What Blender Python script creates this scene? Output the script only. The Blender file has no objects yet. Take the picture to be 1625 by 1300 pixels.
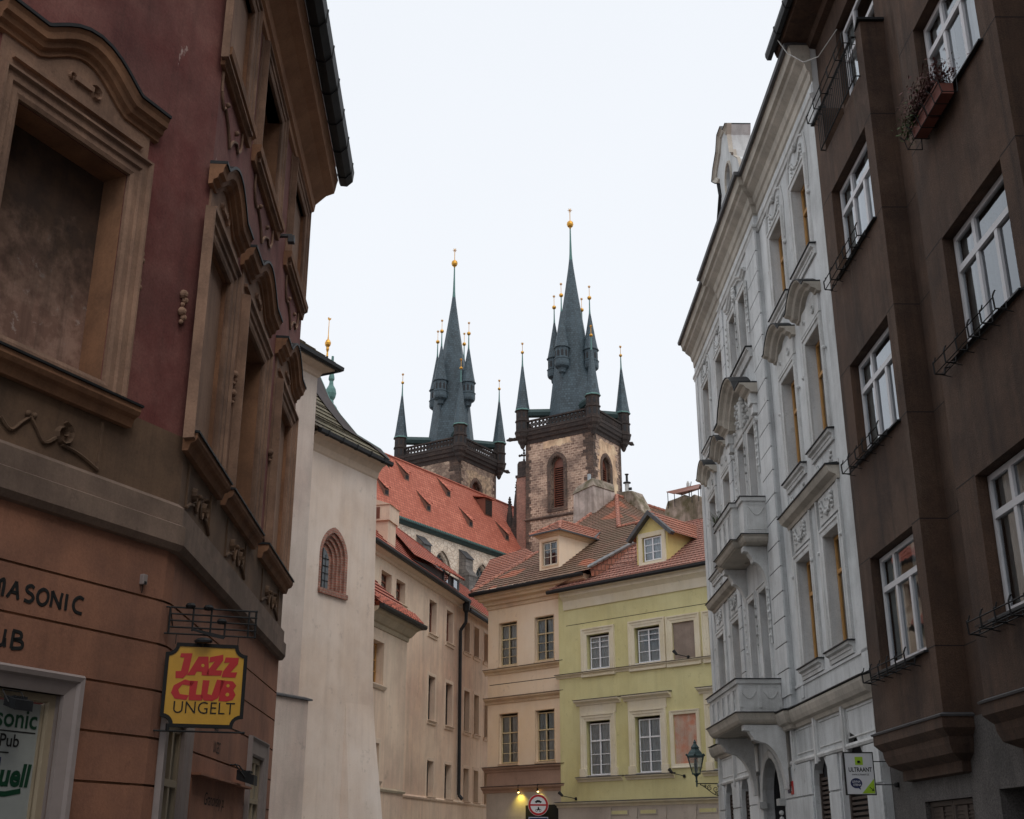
import bpy, bmesh, math, random
from mathutils import Vector, Matrix
from mathutils.geometry import tessellate_polygon
R = math.radians
random.seed(7)
S = bpy.context.scene
COL = S.collection
# ---------------------------------------------------------------- camera
cam_d = bpy.data.cameras.new("camera"); cam = bpy.data.objects.new("camera", cam_d); COL.objects.link(cam)
cam.location = (0, 0, 1.6); cam.rotation_euler = (R(90 + 20.2), 0, 0)
cam_d.sensor_width = 36; cam_d.lens = 1900 / 1625 * 36; cam_d.clip_end = 3000; cam_d.clip_start = .05
S.camera = cam
# ---------------------------------------------------------------- sky and sun (bright overcast)
SUN_EL, SUN_AZ = 52, 150      # azimuth clockwise from +Y
W = bpy.data.worlds.new("World"); S.world = W; W.use_nodes = True
wt = W.node_tree; wt.nodes.clear()
o_ = wt.nodes.new('ShaderNodeOutputWorld'); bg = wt.nodes.new('ShaderNodeBackground'); bg.inputs[1].default_value = .12
sk = wt.nodes.new('ShaderNodeTexSky'); sk.sky_type = 'NISHITA'; sk.sun_disc = False
sk.sun_elevation = R(SUN_EL); sk.sun_rotation = R(SUN_AZ)
tc = wt.nodes.new('ShaderNodeTexCoord'); sp = wt.nodes.new('ShaderNodeSeparateXYZ')
wt.links.new(tc.outputs['Generated'], sp.inputs[0])
rp = wt.nodes.new('ShaderNodeValToRGB'); el = rp.color_ramp.elements
el[0].position = 0.0; el[0].color = (.55, .565, .59, 1)
el[1].position = 1.0; el[1].color = (1, 1, 1, 1)
e = el.new(.30); e.color = (.650, .672, .705, 1)
e = el.new(.66); e.color = (.640, .666, .704, 1)
wt.links.new(sp.outputs[2], rp.inputs[0])
cn = wt.nodes.new('ShaderNodeTexNoise'); cn.inputs['Scale'].default_value = 1.6; cn.inputs['Detail'].default_value = 3
wt.links.new(tc.outputs['Generated'], cn.inputs['Vector'])
mr = wt.nodes.new('ShaderNodeMapRange'); mr.inputs[3].default_value = 10.2; mr.inputs[4].default_value = 11.2
wt.links.new(cn.outputs[0], mr.inputs[0])
ms = wt.nodes.new('ShaderNodeVectorMath'); ms.operation = 'SCALE'
wt.links.new(rp.outputs[0], ms.inputs[0]); wt.links.new(mr.outputs[0], ms.inputs['Scale'])
mx = wt.nodes.new('ShaderNodeMix'); mx.data_type = 'RGBA'; mx.inputs[0].default_value = .96
wt.links.new(sk.outputs[0], mx.inputs[6]); wt.links.new(ms.outputs[0], mx.inputs[7])
wt.links.new(mx.outputs[2], bg.inputs[0]); wt.links.new(bg.outputs[0], o_.inputs[0])
sd = bpy.data.lights.new("sun", 'SUN'); sd.energy = .55; sd.angle = R(25); sd.color = (1, .95, .88)
sun = bpy.data.objects.new("sun", sd); COL.objects.link(sun)
_d = Vector((math.sin(R(SUN_AZ)) * math.cos(R(SUN_EL)), math.cos(R(SUN_AZ)) * math.cos(R(SUN_EL)), math.sin(R(SUN_EL))))
sun.rotation_euler = _d.to_track_quat('Z', 'Y').to_euler(); sun.location = (0, 0, 60)
S.view_settings.view_transform = 'Standard'; S.view_settings.look = 'None'; S.view_settings.gamma = 1
S.view_settings.exposure = 0.14
# ---------------------------------------------------------------- materials
class NT:
    def __init__(s, name):
        s.m = bpy.data.materials.new(name); s.m.use_nodes = True; s.t = s.m.node_tree; s.t.nodes.clear()
        s.out = s.n('ShaderNodeOutputMaterial'); s.b = s.n('ShaderNodeBsdfPrincipled'); s.l(s.b.outputs[0], s.out.inputs[0])
        s.tc = s.n('ShaderNodeTexCoord')
    def n(s, k, **kw):
        x = s.t.nodes.new(k)
        for a, v in kw.items(): setattr(x, a, v)
        return x
    def l(s, a, b): s.t.links.new(a, b)
    def noise(s, scale, detail=4, rough=.6, vec=None, sc=None):
        x = s.n('ShaderNodeTexNoise'); x.inputs['Scale'].default_value = scale; x.inputs['Detail'].default_value = detail
        x.inputs['Roughness'].default_value = rough
        v = vec or s.tc.outputs['Object']
        if sc:
            mp = s.n('ShaderNodeMapping'); mp.inputs['Scale'].default_value = sc; s.l(v, mp.inputs[0]); v = mp.outputs[0]
        s.l(v, x.inputs['Vector']); return x.outputs[0]
    def scaled(s, v, off, k):
        x = s.n('ShaderNodeMath', operation='SUBTRACT'); s.l(v, x.inputs[0]); x.inputs[1].default_value = off
        y = s.n('ShaderNodeMath', operation='MULTIPLY'); s.l(x.outputs[0], y.inputs[0]); y.inputs[1].default_value = k; return y.outputs[0]
    def ramp(s, fac, p0, p1, c0=(0, 0, 0, 1), c1=(1, 1, 1, 1)):
        r = s.n('ShaderNodeValToRGB'); e = r.color_ramp.elements
        e[0].position = p0; e[1].position = p1; e[0].color = c0; e[1].color = c1; s.l(fac, r.inputs[0]); return r.outputs[0]
    def mix(s, fac, a, b, mode='MIX'):
        x = s.n('ShaderNodeMix', data_type='RGBA', blend_type=mode)
        for i, v in ((0, fac), (6, a), (7, b)):
            if isinstance(v, (int, float)): x.inputs[i].default_value = v
            elif isinstance(v, (tuple, list)): x.inputs[i].default_value = tuple(v)[:3] + (1,)
            else: s.l(v, x.inputs[i])
        return x.outputs[2]
    def bump(s, h, strength=.3, dist=.02, prev=None):
        x = s.n('ShaderNodeBump'); x.inputs['Strength'].default_value = strength; x.inputs['Distance'].default_value = dist
        s.l(h, x.inputs['Height'])
        if prev: s.l(prev, x.inputs['Normal'])
        return x.outputs[0]
    def fin(s, col, rough=.85, nrm=None, metal=0):
        if isinstance(col, (tuple, list)): s.b.inputs['Base Color'].default_value = tuple(col)[:3] + (1,)
        else: s.l(col, s.b.inputs['Base Color'])
        if isinstance(rough, (int, float)): s.b.inputs['Roughness'].default_value = rough
        else: s.l(rough, s.b.inputs['Roughness'])
        s.b.inputs['Metallic'].default_value = metal
        if nrm: s.l(nrm, s.b.inputs['Normal'])
        return s.m
def mul(c, k): return tuple(min(1, x * k) for x in c)
def plaster(name, c, stain=None, amt=.45, scale=.7, streak=.35, bump=.25, fine=.12, rough=.9):
    t = NT(name); stain = stain or mul(c, .55)
    n1 = t.noise(scale, 6, .62); f = t.ramp(n1, .40, .64)
    m1 = t.n('ShaderNodeMath', operation='MULTIPLY'); t.l(f, m1.inputs[0]); m1.inputs[1].default_value = amt
    col = t.mix(m1.outputs[0], c, stain)
    n2 = t.noise(1, 5, .7, sc=(3.2, 3.2, .22)); f2 = t.ramp(n2, .46, .70)
    m2 = t.n('ShaderNodeMath', operation='MULTIPLY'); t.l(f2, m2.inputs[0]); m2.inputs[1].default_value = streak
    col = t.mix(m2.outputs[0], col, mul(stain, .8))
    n7 = t.noise(scale * 3.1, 7, .75); col = t.mix(t.ramp(n7, .60, .66), col, t.mix(.35, col, mul(stain, .7)))
    n3 = t.noise(38, 4, .7); col = t.mix(fine, col, t.ramp(n3, .3, .7), 'OVERLAY')
    n4 = t.noise(scale * .35, 4, .6); col = t.mix(.22, col, t.ramp(n4, .3, .7), 'OVERLAY')
    return t.fin(col, rough, t.bump(n1, bump * .6, .02, t.bump(n3, bump, .006)))
def stone(name, c1, c2, cm, bw=.55, bh=.3, mortar=.02, rub=.0, blot=None, blotamt=.5):
    t = NT(name); v = t.tc.outputs['UV']
    if rub:
        nz = t.n('ShaderNodeTexNoise'); nz.inputs['Scale'].default_value = 1.7; nz.inputs['Detail'].default_value = 2; t.l(v, nz.inputs['Vector'])
        vm = t.n('ShaderNodeVectorMath', operation='SCALE'); vm.inputs['Scale'].default_value = rub; t.l(nz.outputs[1], vm.inputs[0])
        va = t.n('ShaderNodeVectorMath', operation='ADD'); t.l(v, va.inputs[0]); t.l(vm.outputs[0], va.inputs[1]); v = va.outputs[0]
    b = t.n('ShaderNodeTexBrick'); t.l(v, b.inputs['Vector']); b.inputs['Scale'].default_value = 1
    b.inputs['Brick Width'].default_value = bw; b.inputs['Row Height'].default_value = bh; b.inputs['Mortar Size'].default_value = mortar
    b.inputs['Color1'].default_value = c1 + (1,); b.inputs['Color2'].default_value = c2 + (1,); b.inputs['Mortar'].default_value = cm + (1,)
    b.inputs['Bias'].default_value = 0.0; b.inputs['Mortar Smooth'].default_value = .3
    col = b.outputs[0]
    n1 = t.noise(.45, 5, .65); col = t.mix(t.ramp(n1, .42, .62), col, t.mix(blotamt, col, blot or mul(c1, .4)))
    n2 = t.noise(5, 5, .7); col = t.mix(.35, col, t.ramp(n2, .3, .7), 'OVERLAY')
    return t.fin(col, .92, t.bump(b.outputs[1], -.7, .03, t.bump(n2, .5, .03)))
def rubble(name, c1, c2, cm, scale=3.2):
    t = NT(name); v = t.tc.outputs['UV']
    mp = t.n('ShaderNodeMapping'); mp.inputs['Scale'].default_value = (.75, 1.25, 1); t.l(v, mp.inputs[0])
    vo = t.n('ShaderNodeTexVoronoi', feature='DISTANCE_TO_EDGE'); vo.inputs['Scale'].default_value = scale; t.l(mp.outputs[0], vo.inputs['Vector'])
    vc = t.n('ShaderNodeTexVoronoi'); vc.inputs['Scale'].default_value = scale; t.l(mp.outputs[0], vc.inputs['Vector'])
    sx = t.n('ShaderNodeSeparateColor'); t.l(vc.outputs['Color'], sx.inputs[0])
    col = t.mix(sx.outputs[0], c1, c2); col = t.mix(t.ramp(vo.outputs[0], .02, .09), cm, col)
    n1 = t.noise(.4, 5, .6); col = t.mix(t.ramp(n1, .45, .65), col, t.mix(.45, col, mul(c1, .45)))
    n2 = t.noise(6, 4, .7); col = t.mix(.3, col, t.ramp(n2, .3, .7), 'OVERLAY')
    return t.fin(col, .92, t.bump(t.ramp(vo.outputs[0], .0, .12), .7, .03))
def tiles(name, c1, c2, dark, bw=.2, bh=.2, moss=None, mossamt=.6, patch=None, blot=.5):
    t = NT(name); v = t.tc.outputs['UV']
    b = t.n('ShaderNodeTexBrick'); t.l(v, b.inputs['Vector']); b.inputs['Scale'].default_value = 1
    b.inputs['Brick Width'].default_value = bw; b.inputs['Row Height'].default_value = bh; b.inputs['Mortar Size'].default_value = bh * .07
    b.inputs['Color1'].default_value = c1 + (1,); b.inputs['Color2'].default_value = c2 + (1,); b.inputs['Mortar'].default_value = dark + (1,)
    col = b.outputs[0]
    n1 = t.noise(blot, 6, .65)
    if moss: col = t.mix(t.ramp(n1, .36, .62), col, t.mix(mossamt, col, moss))
    if patch:
        n3 = t.noise(blot * .7, 2, .5, sc=(1, 1, 1.4)); col = t.mix(t.ramp(n3, .56, .6), col, t.mix(.85, col, patch))
    n2 = t.noise(9, 3, .7); col = t.mix(.3, col, t.ramp(n2, .3, .7), 'OVERLAY')
    return t.fin(col, .85, t.bump(b.outputs[1], -.6, .02, t.bump(n2, .3, .01)))
def slate(name, c):
    t = NT(name); v = t.tc.outputs['UV']
    b = t.n('ShaderNodeTexBrick'); t.l(v, b.inputs['Vector']); b.inputs['Scale'].default_value = 1
    b.inputs['Brick Width'].default_value = .35; b.inputs['Row Height'].default_value = .3; b.inputs['Mortar Size'].default_value = .02
    b.inputs['Color1'].default_value = c + (1,); b.inputs['Color2'].default_value = mul(c, 1.9) + (1,); b.inputs['Mortar'].default_value = mul(c, .45) + (1,)
    n1 = t.noise(.8, 5, .7, sc=(1, 1, .35)); col = t.mix(t.ramp(n1, .45, .75), b.outputs[0], t.mix(.6, b.outputs[0], mul(c, 2.4)))
    return t.fin(col, .6, t.bump(b.outputs[1], -.4, .03))
def metal(name, c, rough=.45, m=0.6, c2=None):
    t = NT(name); n1 = t.noise(5, 5, .7); col = t.mix(t.ramp(n1, .4, .7), c, c2 or mul(c, .6))
    return t.fin(col, rough, t.bump(n1, .1, .005), m)
def paint(name, c, rough=.5, amt=.35):
    t = NT(name); n1 = t.noise(4, 5, .7); col = t.mix(t.ramp(n1, .4, .75), c, t.mix(amt, c, mul(c, .5)))
    n3 = t.noise(60, 3, .6)
    return t.fin(col, rough, t.bump(n3, .12, .003))
def glassmat(name, tint=(.75, .8, .82), refl=1.0):
    t = NT(name); t.t.nodes.remove(t.b)
    tr = t.n('ShaderNodeBsdfTransparent'); tr.inputs[0].default_value = tint + (1,)
    gl = t.n('ShaderNodeBsdfGlossy'); gl.inputs['Roughness'].default_value = .03; gl.inputs[0].default_value = (.9, .95, 1, 1)
    n1 = t.noise(1.4, 2, .5); bp = t.bump(n1, .10, .03); t.l(bp, gl.inputs['Normal'])
    fr = t.n('ShaderNodeFresnel'); fr.inputs[0].default_value = 1.52
    mm = t.n('ShaderNodeMath', operation='MULTIPLY'); t.l(fr.outputs[0], mm.inputs[0]); mm.inputs[1].default_value = refl * 1.75; mm.use_clamp = True
    x = t.n('ShaderNodeMixShader'); t.l(mm.outputs[0], x.inputs[0]); t.l(tr.outputs[0], x.inputs[1]); t.l(gl.outputs[0], x.inputs[2])
    t.l(x.outputs[0], t.out.inputs[0]); return t.m
def emit(name, c, st):
    t = NT(name); t.b.inputs['Emission Color'].default_value = c + (1,); t.b.inputs['Emission Strength'].default_value = st
    return t.fin(c, .5)
M = {}
M['salmon'] = plaster('salmon_plaster', (.36, .165, .10), (.22, .108, .074), .75, 1.3, .45, bump=.6)
M['red'] = plaster('dark_red_plaster', (.165, .042, .036), (.24, .13, .11), .6, 1.7, .3, bump=.5)
M['trim'] = plaster('brown_stucco', (.34, .205, .138), (.165, .098, .068), .75, 1.9, .6, bump=.6)
M['panel'] = plaster('beige_panel_plaster', (.40, .245, .17), (.24, .145, .10), .6, 1.0, .6)
M['apron'] = plaster('ochre_brown_plaster', (.19, .115, .07), (.095, .06, .04), .7, 1.5, .5)
M['band'] = plaster('grey_sandstone_band', (.235, .165, .125), (.13, .09, .07), .6, 2.2, .45)
M['niche'] = plaster('stained_niche_plaster', (.07, .04, .026), (.36, .21, .16), .95, .8, .1, bump=.6)
M['warm'] = plaster('painted_moulding', (.33, .165, .088), (.16, .082, .047), .65, 2.0, .5)
M['greyfr'] = paint('pale_grey_frame', (.30, .25, .235), .6)
M['cap'] = metal('dark_sheet_metal', (.022, .024, .027), .6, .3)
M['zinc'] = metal('weathered_zinc', (.10, .10, .105), .6, .35, (.06, .06, .065))
M['leadw'] = metal('pale_zinc', (.42, .46, .48), .5, .4, (.28, .3, .32))
M['iron'] = metal('black_iron', (.010, .010, .011), .7, .1)
M['creamA'] = plaster('cream_chapel_plaster', (.80, .665, .565), (.58, .46, .38), .42, .6, .22)
M['creamB'] = plaster('grey_cream_buttress_plaster', (.66, .555, .485), (.45, .37, .31), .5, .6, .3)
M['pale'] = plaster('weathered_pale_plaster', (.77, .59, .45), (.50, .375, .29), .6, .45, .4)
M['palefr'] = paint('pale_plaster_trim', (.72, .56, .43), .8)
M['ochretrim'] = plaster('ochre_grey_cornice', (.46, .37, .26), (.30, .24, .18), .5, 1, .3)
M['pink'] = plaster('peach_plaster', (.92, .73, .54), (.79, .60, .43), .35, .6, .18)
M['pinkt'] = plaster('peach_moulding', (.72, .52, .34), (.46, .34, .25), .4, 1.0, .2)
M['sand'] = plaster('sand_coloured_frames', (.62, .50, .30), (.5, .4, .26), .2, 2, .1)
M['dpink'] = plaster('dusty_rose_plaster', (.50, .33, .25), (.38, .25, .2), .4, .8, .3)
M['yel'] = plaster('lime_yellow_plaster', (.72, .66, .345), (.57, .52, .27), .4, .7, .25)
M['yelt'] = plaster('cream_moulding', (.80, .72, .55), (.62, .55, .42), .3, 1.2, .2)
M['ydorm'] = plaster('warm_yellow_plaster', (.68, .55, .22), (.5, .42, .2), .3, 1, .15)
M['gfloor'] = plaster('beige_ground_floor', (.55, .48, .41), (.40, .35, .3), .3, 1, .2)
M['white'] = plaster('off_white_stucco', (.61, .63, .635), (.37, .375, .375), .5, .9, .5)
M['whitet'] = plaster('off_white_moulding', (.60, .61, .605), (.36, .355, .335), .45, 1.6, .4)
M['cornw'] = plaster('beige_grey_cornice', (.48, .44, .38), (.30, .275, .24), .5, 1.2, .4)
M['brown'] = plaster('dark_brown_roughcast', (.088, .050, .031), (.046, .027, .019), .85, .8, .6, bump=.7, fine=.35, rough=.95)
M['grout'] = paint('dark_joint', (.02, .014, .012), .9)
M['greyrc'] = plaster('grey_roughcast', (.11, .10, .095), (.06, .055, .052), .7, 1.0, .6, bump=1.0, fine=.6)
M['wwood'] = paint('white_window_paint', (.60, .60, .62), .45, .2)
M['cwood'] = paint('cream_window_paint', (.62, .56, .46), .5, .3)
M['bwood'] = paint('beige_window_paint', (.36, .29, .20), .5, .25)
M['owood'] = paint('orange_varnished_wood', (.50, .26, .075), .4, .4)
M['rwood'] = paint('reddish_brown_wood', (.20, .065, .038), .5, .4)
M['dwood'] = paint('dark_brown_wood', (.055, .038, .03), .6, .5)
M['wwood2'] = paint('bright_white_window_paint', (.84, .85, .88), .45, .15)
M['curt2'] = paint('grey_white_net_curtain', (.80, .82, .84), .9, .4)
M['eavesw'] = plaster('orange_brown_cornice', (.52, .285, .17), (.34, .18, .11), .5, 1.5, .4)
M['brown2'] = paint('brown_boards', (.20, .105, .075), .8, .4)
M['room'] = paint('dark_room', (.035, .035, .038), .9)
M['curt'] = paint('white_curtain', (.55, .55, .53), .9, .4)
M['glass'] = glassmat('window_glass')
M['lead'] = paint('leaded_glass', (.10, .12, .13), .22)
M['brick'] = stone('red_brick', (.42, .17, .12), (.30, .13, .09), (.34, .27, .22), .26, .085, .012, 0, (.18, .1, .08), .5)
M['tower'] = stone('sandstone_blocks', (.24, .145, .105), (.60, .41, .30), (.62, .46, .35), .56, .29, .045, .06, (.12, .08, .066), .7)
M['tower2'] = rubble('brown_rubble_stone', (.20, .13, .10), (.58, .43, .32), (.30, .22, .17), 2.4)
M['quoin'] = stone('dark_sandstone_quoins', (.075, .05, .042), (.18, .115, .085), (.16, .11, .085), .75, .42, .03, .05, (.05, .04, .034), .6)
M['dstone'] = stone('soot_dark_sandstone', (.048, .035, .031), (.085, .060, .05), (.025, .02, .018), .6, .3, .02, .05, (.03, .026, .026), .6)
M['ochre'] = plaster('patchy_ochre_render', (.85, .60, .39), (.45, .29, .19), .85, 1.0, .4, bump=.8)
M['ochre2'] = plaster('patchy_stone_render', (.66, .48, .32), (.17, .12, .09), .9, 2.2, .4, bump=.9)
M['slate'] = slate('blue_grey_slate', (.036, .054, .066))
def special():
    global M
    t = NT('red_peeling_plaster'); n1 = t.noise(1.5, 6, .65); col = t.mix(t.ramp(n1, .36, .66), (.185, .050, .044), (.28, .12, .10))
    n2 = t.noise(.5, 5, .6); col = t.mix(t.ramp(n2, .45, .65), col, t.mix(.6, col, (.085, .03, .028)))
    n3 = t.noise(2.1, 7, .72, sc=(1, 1, .45)); col = t.mix(t.ramp(n3, .655, .675), col, (.42, .30, .27))
    n4 = t.noise(1, 5, .7, sc=(4, 4, .25)); col = t.mix(t.ramp(n4, .52, .75), col, t.mix(.4, col, (.05, .025, .022)))
    n5 = t.noise(40, 4, .7); col = t.mix(.2, col, t.ramp(n5, .3, .7), 'OVERLAY')
    M['red'] = t.fin(col, .9, t.bump(n3, .35, .015, t.bump(n5, .35, .006)))
    t = NT('dark_brown_roughcast_worn'); n1 = t.noise(.8, 6, .65); col = t.mix(t.ramp(n1, .38, .64), (.092, .052, .033), (.050, .029, .020))
    n2 = t.noise(.45, 5, .7); col = t.mix(t.ramp(n2, .52, .62), col, t.mix(.55, col, (.115, .072, .05)))
    n3 = t.noise(1, 6, .72, sc=(3.5, 3.5, .16)); col = t.mix(t.ramp(n3, .48, .68), col, t.mix(.62, col, (.022, .014, .011)))
    n6 = t.noise(1, 5, .7, sc=(2.0, 2.0, .3)); col = t.mix(t.ramp(n6, .58, .66), col, t.mix(.3, col, (.13, .09, .065)))
    n5 = t.noise(46, 5, .75); col = t.mix(.4, col, t.ramp(n5, .3, .7), 'OVERLAY')
    M['brown'] = t.fin(col, .95, t.bump(n1, .5, .03, t.bump(n5, .9, .012)))
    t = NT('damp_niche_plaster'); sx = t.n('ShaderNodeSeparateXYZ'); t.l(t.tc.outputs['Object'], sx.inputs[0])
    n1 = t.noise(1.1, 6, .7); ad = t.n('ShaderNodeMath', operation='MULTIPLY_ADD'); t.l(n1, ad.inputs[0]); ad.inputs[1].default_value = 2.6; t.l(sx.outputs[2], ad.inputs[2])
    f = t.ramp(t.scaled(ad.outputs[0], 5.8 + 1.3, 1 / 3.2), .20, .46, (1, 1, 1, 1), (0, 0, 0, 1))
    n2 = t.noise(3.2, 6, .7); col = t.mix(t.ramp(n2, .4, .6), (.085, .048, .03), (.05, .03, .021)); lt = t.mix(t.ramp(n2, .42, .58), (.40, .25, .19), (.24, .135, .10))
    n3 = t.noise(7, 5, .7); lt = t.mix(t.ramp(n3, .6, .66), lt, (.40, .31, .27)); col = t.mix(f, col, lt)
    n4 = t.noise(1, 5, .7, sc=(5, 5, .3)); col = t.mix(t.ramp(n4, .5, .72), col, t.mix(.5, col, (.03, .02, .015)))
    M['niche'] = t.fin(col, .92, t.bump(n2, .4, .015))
special()
M['dslate'] = plaster('dark_slate_flashing', (.065, .052, .052), (.035, .03, .03), .5, 1.5, .3)
M['copper'] = metal('green_copper', (.13, .26, .235), .6, .3, (.08, .17, .16))
M['dcopper'] = metal('dark_green_copper', (.032, .06, .062), .6, .25, (.05, .09, .09))
M['gold'] = metal('gilded_metal', (.80, .42, .07), .35, .8, (.45, .22, .05))
M['nave'] = tiles('orange_red_church_tiles', (.42, .11, .065), (.62, .20, .125), (.11, .028, .02), .42, .42, (.34, .085, .05), .6, None, .12)
M['tileC'] = tiles('red_pantiles', (.50, .13, .08), (.62, .19, .12), (.12, .035, .025), .22, .33, (.30, .12, .09), .5, None, .5)
M['tileP'] = tiles('weathered_brown_tiles', (.23, .125, .085), (.34, .19, .13), (.04, .026, .02), .2, .3, (.14, .10, .062), .75, (.42, .15, .085), .55)
M['tileD'] = tiles('red_brown_tiles', (.42, .15, .09), (.52, .21, .14), (.05, .03, .022), .2, .3, (.25, .12, .085), .6, None, .6)
M['tileY'] = tiles('rosy_beaver_tail_tiles', (.40, .17, .13), (.50, .25, .19), (.06, .035, .03), .2, .3, (.24, .13, .1), .65, None, .7)
M['tileM'] = tiles('mossy_brown_tiles', (.13, .105, .078), (.20, .165, .12), (.03, .026, .02), .25, .3, (.14, .125, .065), .6, None, .8)
M['ridge'] = tiles('orange_ridge_tiles', (.42, .15, .095), (.50, .21, .14), (.15, .05, .03), .4, .4, (.26, .12, .09), .6, None, .8)
M['chim'] = plaster('stained_chimney_render', (.56, .47, .42), (.22, .18, .15), .7, 1.2, .7)
M['mossy'] = plaster('mossy_chimney_render', (.36, .29, .24), (.10, .085, .04), .95, 1.5, .8, bump=.8)
M['navew'] = rubble('cream_rubble_wall', (.74, .60, .48), (.88, .74, .60), (.60, .48, .38), 2.2)
M['butt'] = stone('grey_buttress_stone', (.16, .145, .135), (.25, .22, .20), (.08, .075, .07), .7, .4, .02, .05, (.09, .085, .08), .6)
M['mural'] = plaster('faded_red_mural', (.55, .42, .34), (.60, .22, .13), .9, 2.2, .5)
M['sgraf'] = plaster('grey_brown_panel', (.30, .235, .195), (.20, .155, .13), .6, 1.5, .3)
M['signy'] = paint('yellow_sign_enamel', (.56, .30, .02), .4, .4)
M['signr'] = paint('red_sign_paint', (.46, .01, .012), .4, .2)
M['black'] = paint('black_paint', (.008, .008, .008), .85, .2)
M['signw'] = paint('white_sign_enamel', (.72, .73, .75), .35, .1)
M['signg'] = paint('lime_sign_paint', (.38, .60, .03), .4, .1)
M['navy'] = paint('dark_blue_paint', (.02, .03, .10), .4, .1)
M['dgreen'] = paint('dark_green_paint', (.006, .05, .024), .4, .2)
M['boardw'] = paint('pale_green_white_board', (.33, .35, .335), .35, .25)
M['lamp_lit'] = emit('lit_lamp', (1, .72, .25), 6)
M['leaf'] = paint('leaf_green', (.06, .10, .025), .7, .5)
M['dryleaf'] = paint('dark_red_leaf', (.10, .035, .03), .8, .5)
M['terra'] = paint('terracotta_plastic', (.17, .05, .034), .7, .5)
M['asphalt'] = plaster('cobbled_street', (.10, .095, .09), (.06, .06, .055), .5, .8, .1)
M['ground'] = plaster('paved_ground', (.16, .15, .14), (.1, .1, .09), .5, .3, .1)
M['relief'] = M['whitet']
# ---------------------------------------------------------------- geometry helpers
class Fr:
    """A facade frame: u runs along the wall in plan, o out of the wall towards the street, z up."""
    def __init__(s, x, y, ang, cam=(0, 0)):
        s.p = Vector((x, y)); a = R(ang); s.d = Vector((math.sin(a), math.cos(a))); n = Vector((s.d.y, -s.d.x))
        if n.dot(Vector(cam) - s.p) < 0: n = -n
        s.n = n
    def __call__(s, u, o, z):
        q = s.p + s.d * u + s.n * o; return Vector((q.x, q.y, z))
WORLD = lambda x, y, z: Vector((x, y, z))
LOC = {}
def props(o, label=None, cat=None, group=None, kind=None):
    for k, v in (('label', label), ('category', cat), ('group', group), ('kind', kind)):
        if v: o[k] = v
def thing(name, loc, label, cat, group=None):
    o = bpy.data.objects.new(name, None); COL.objects.link(o); o.location = loc; o.empty_display_size = .3
    LOC[o] = Vector(loc); props(o, label, cat, group); return o
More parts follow.
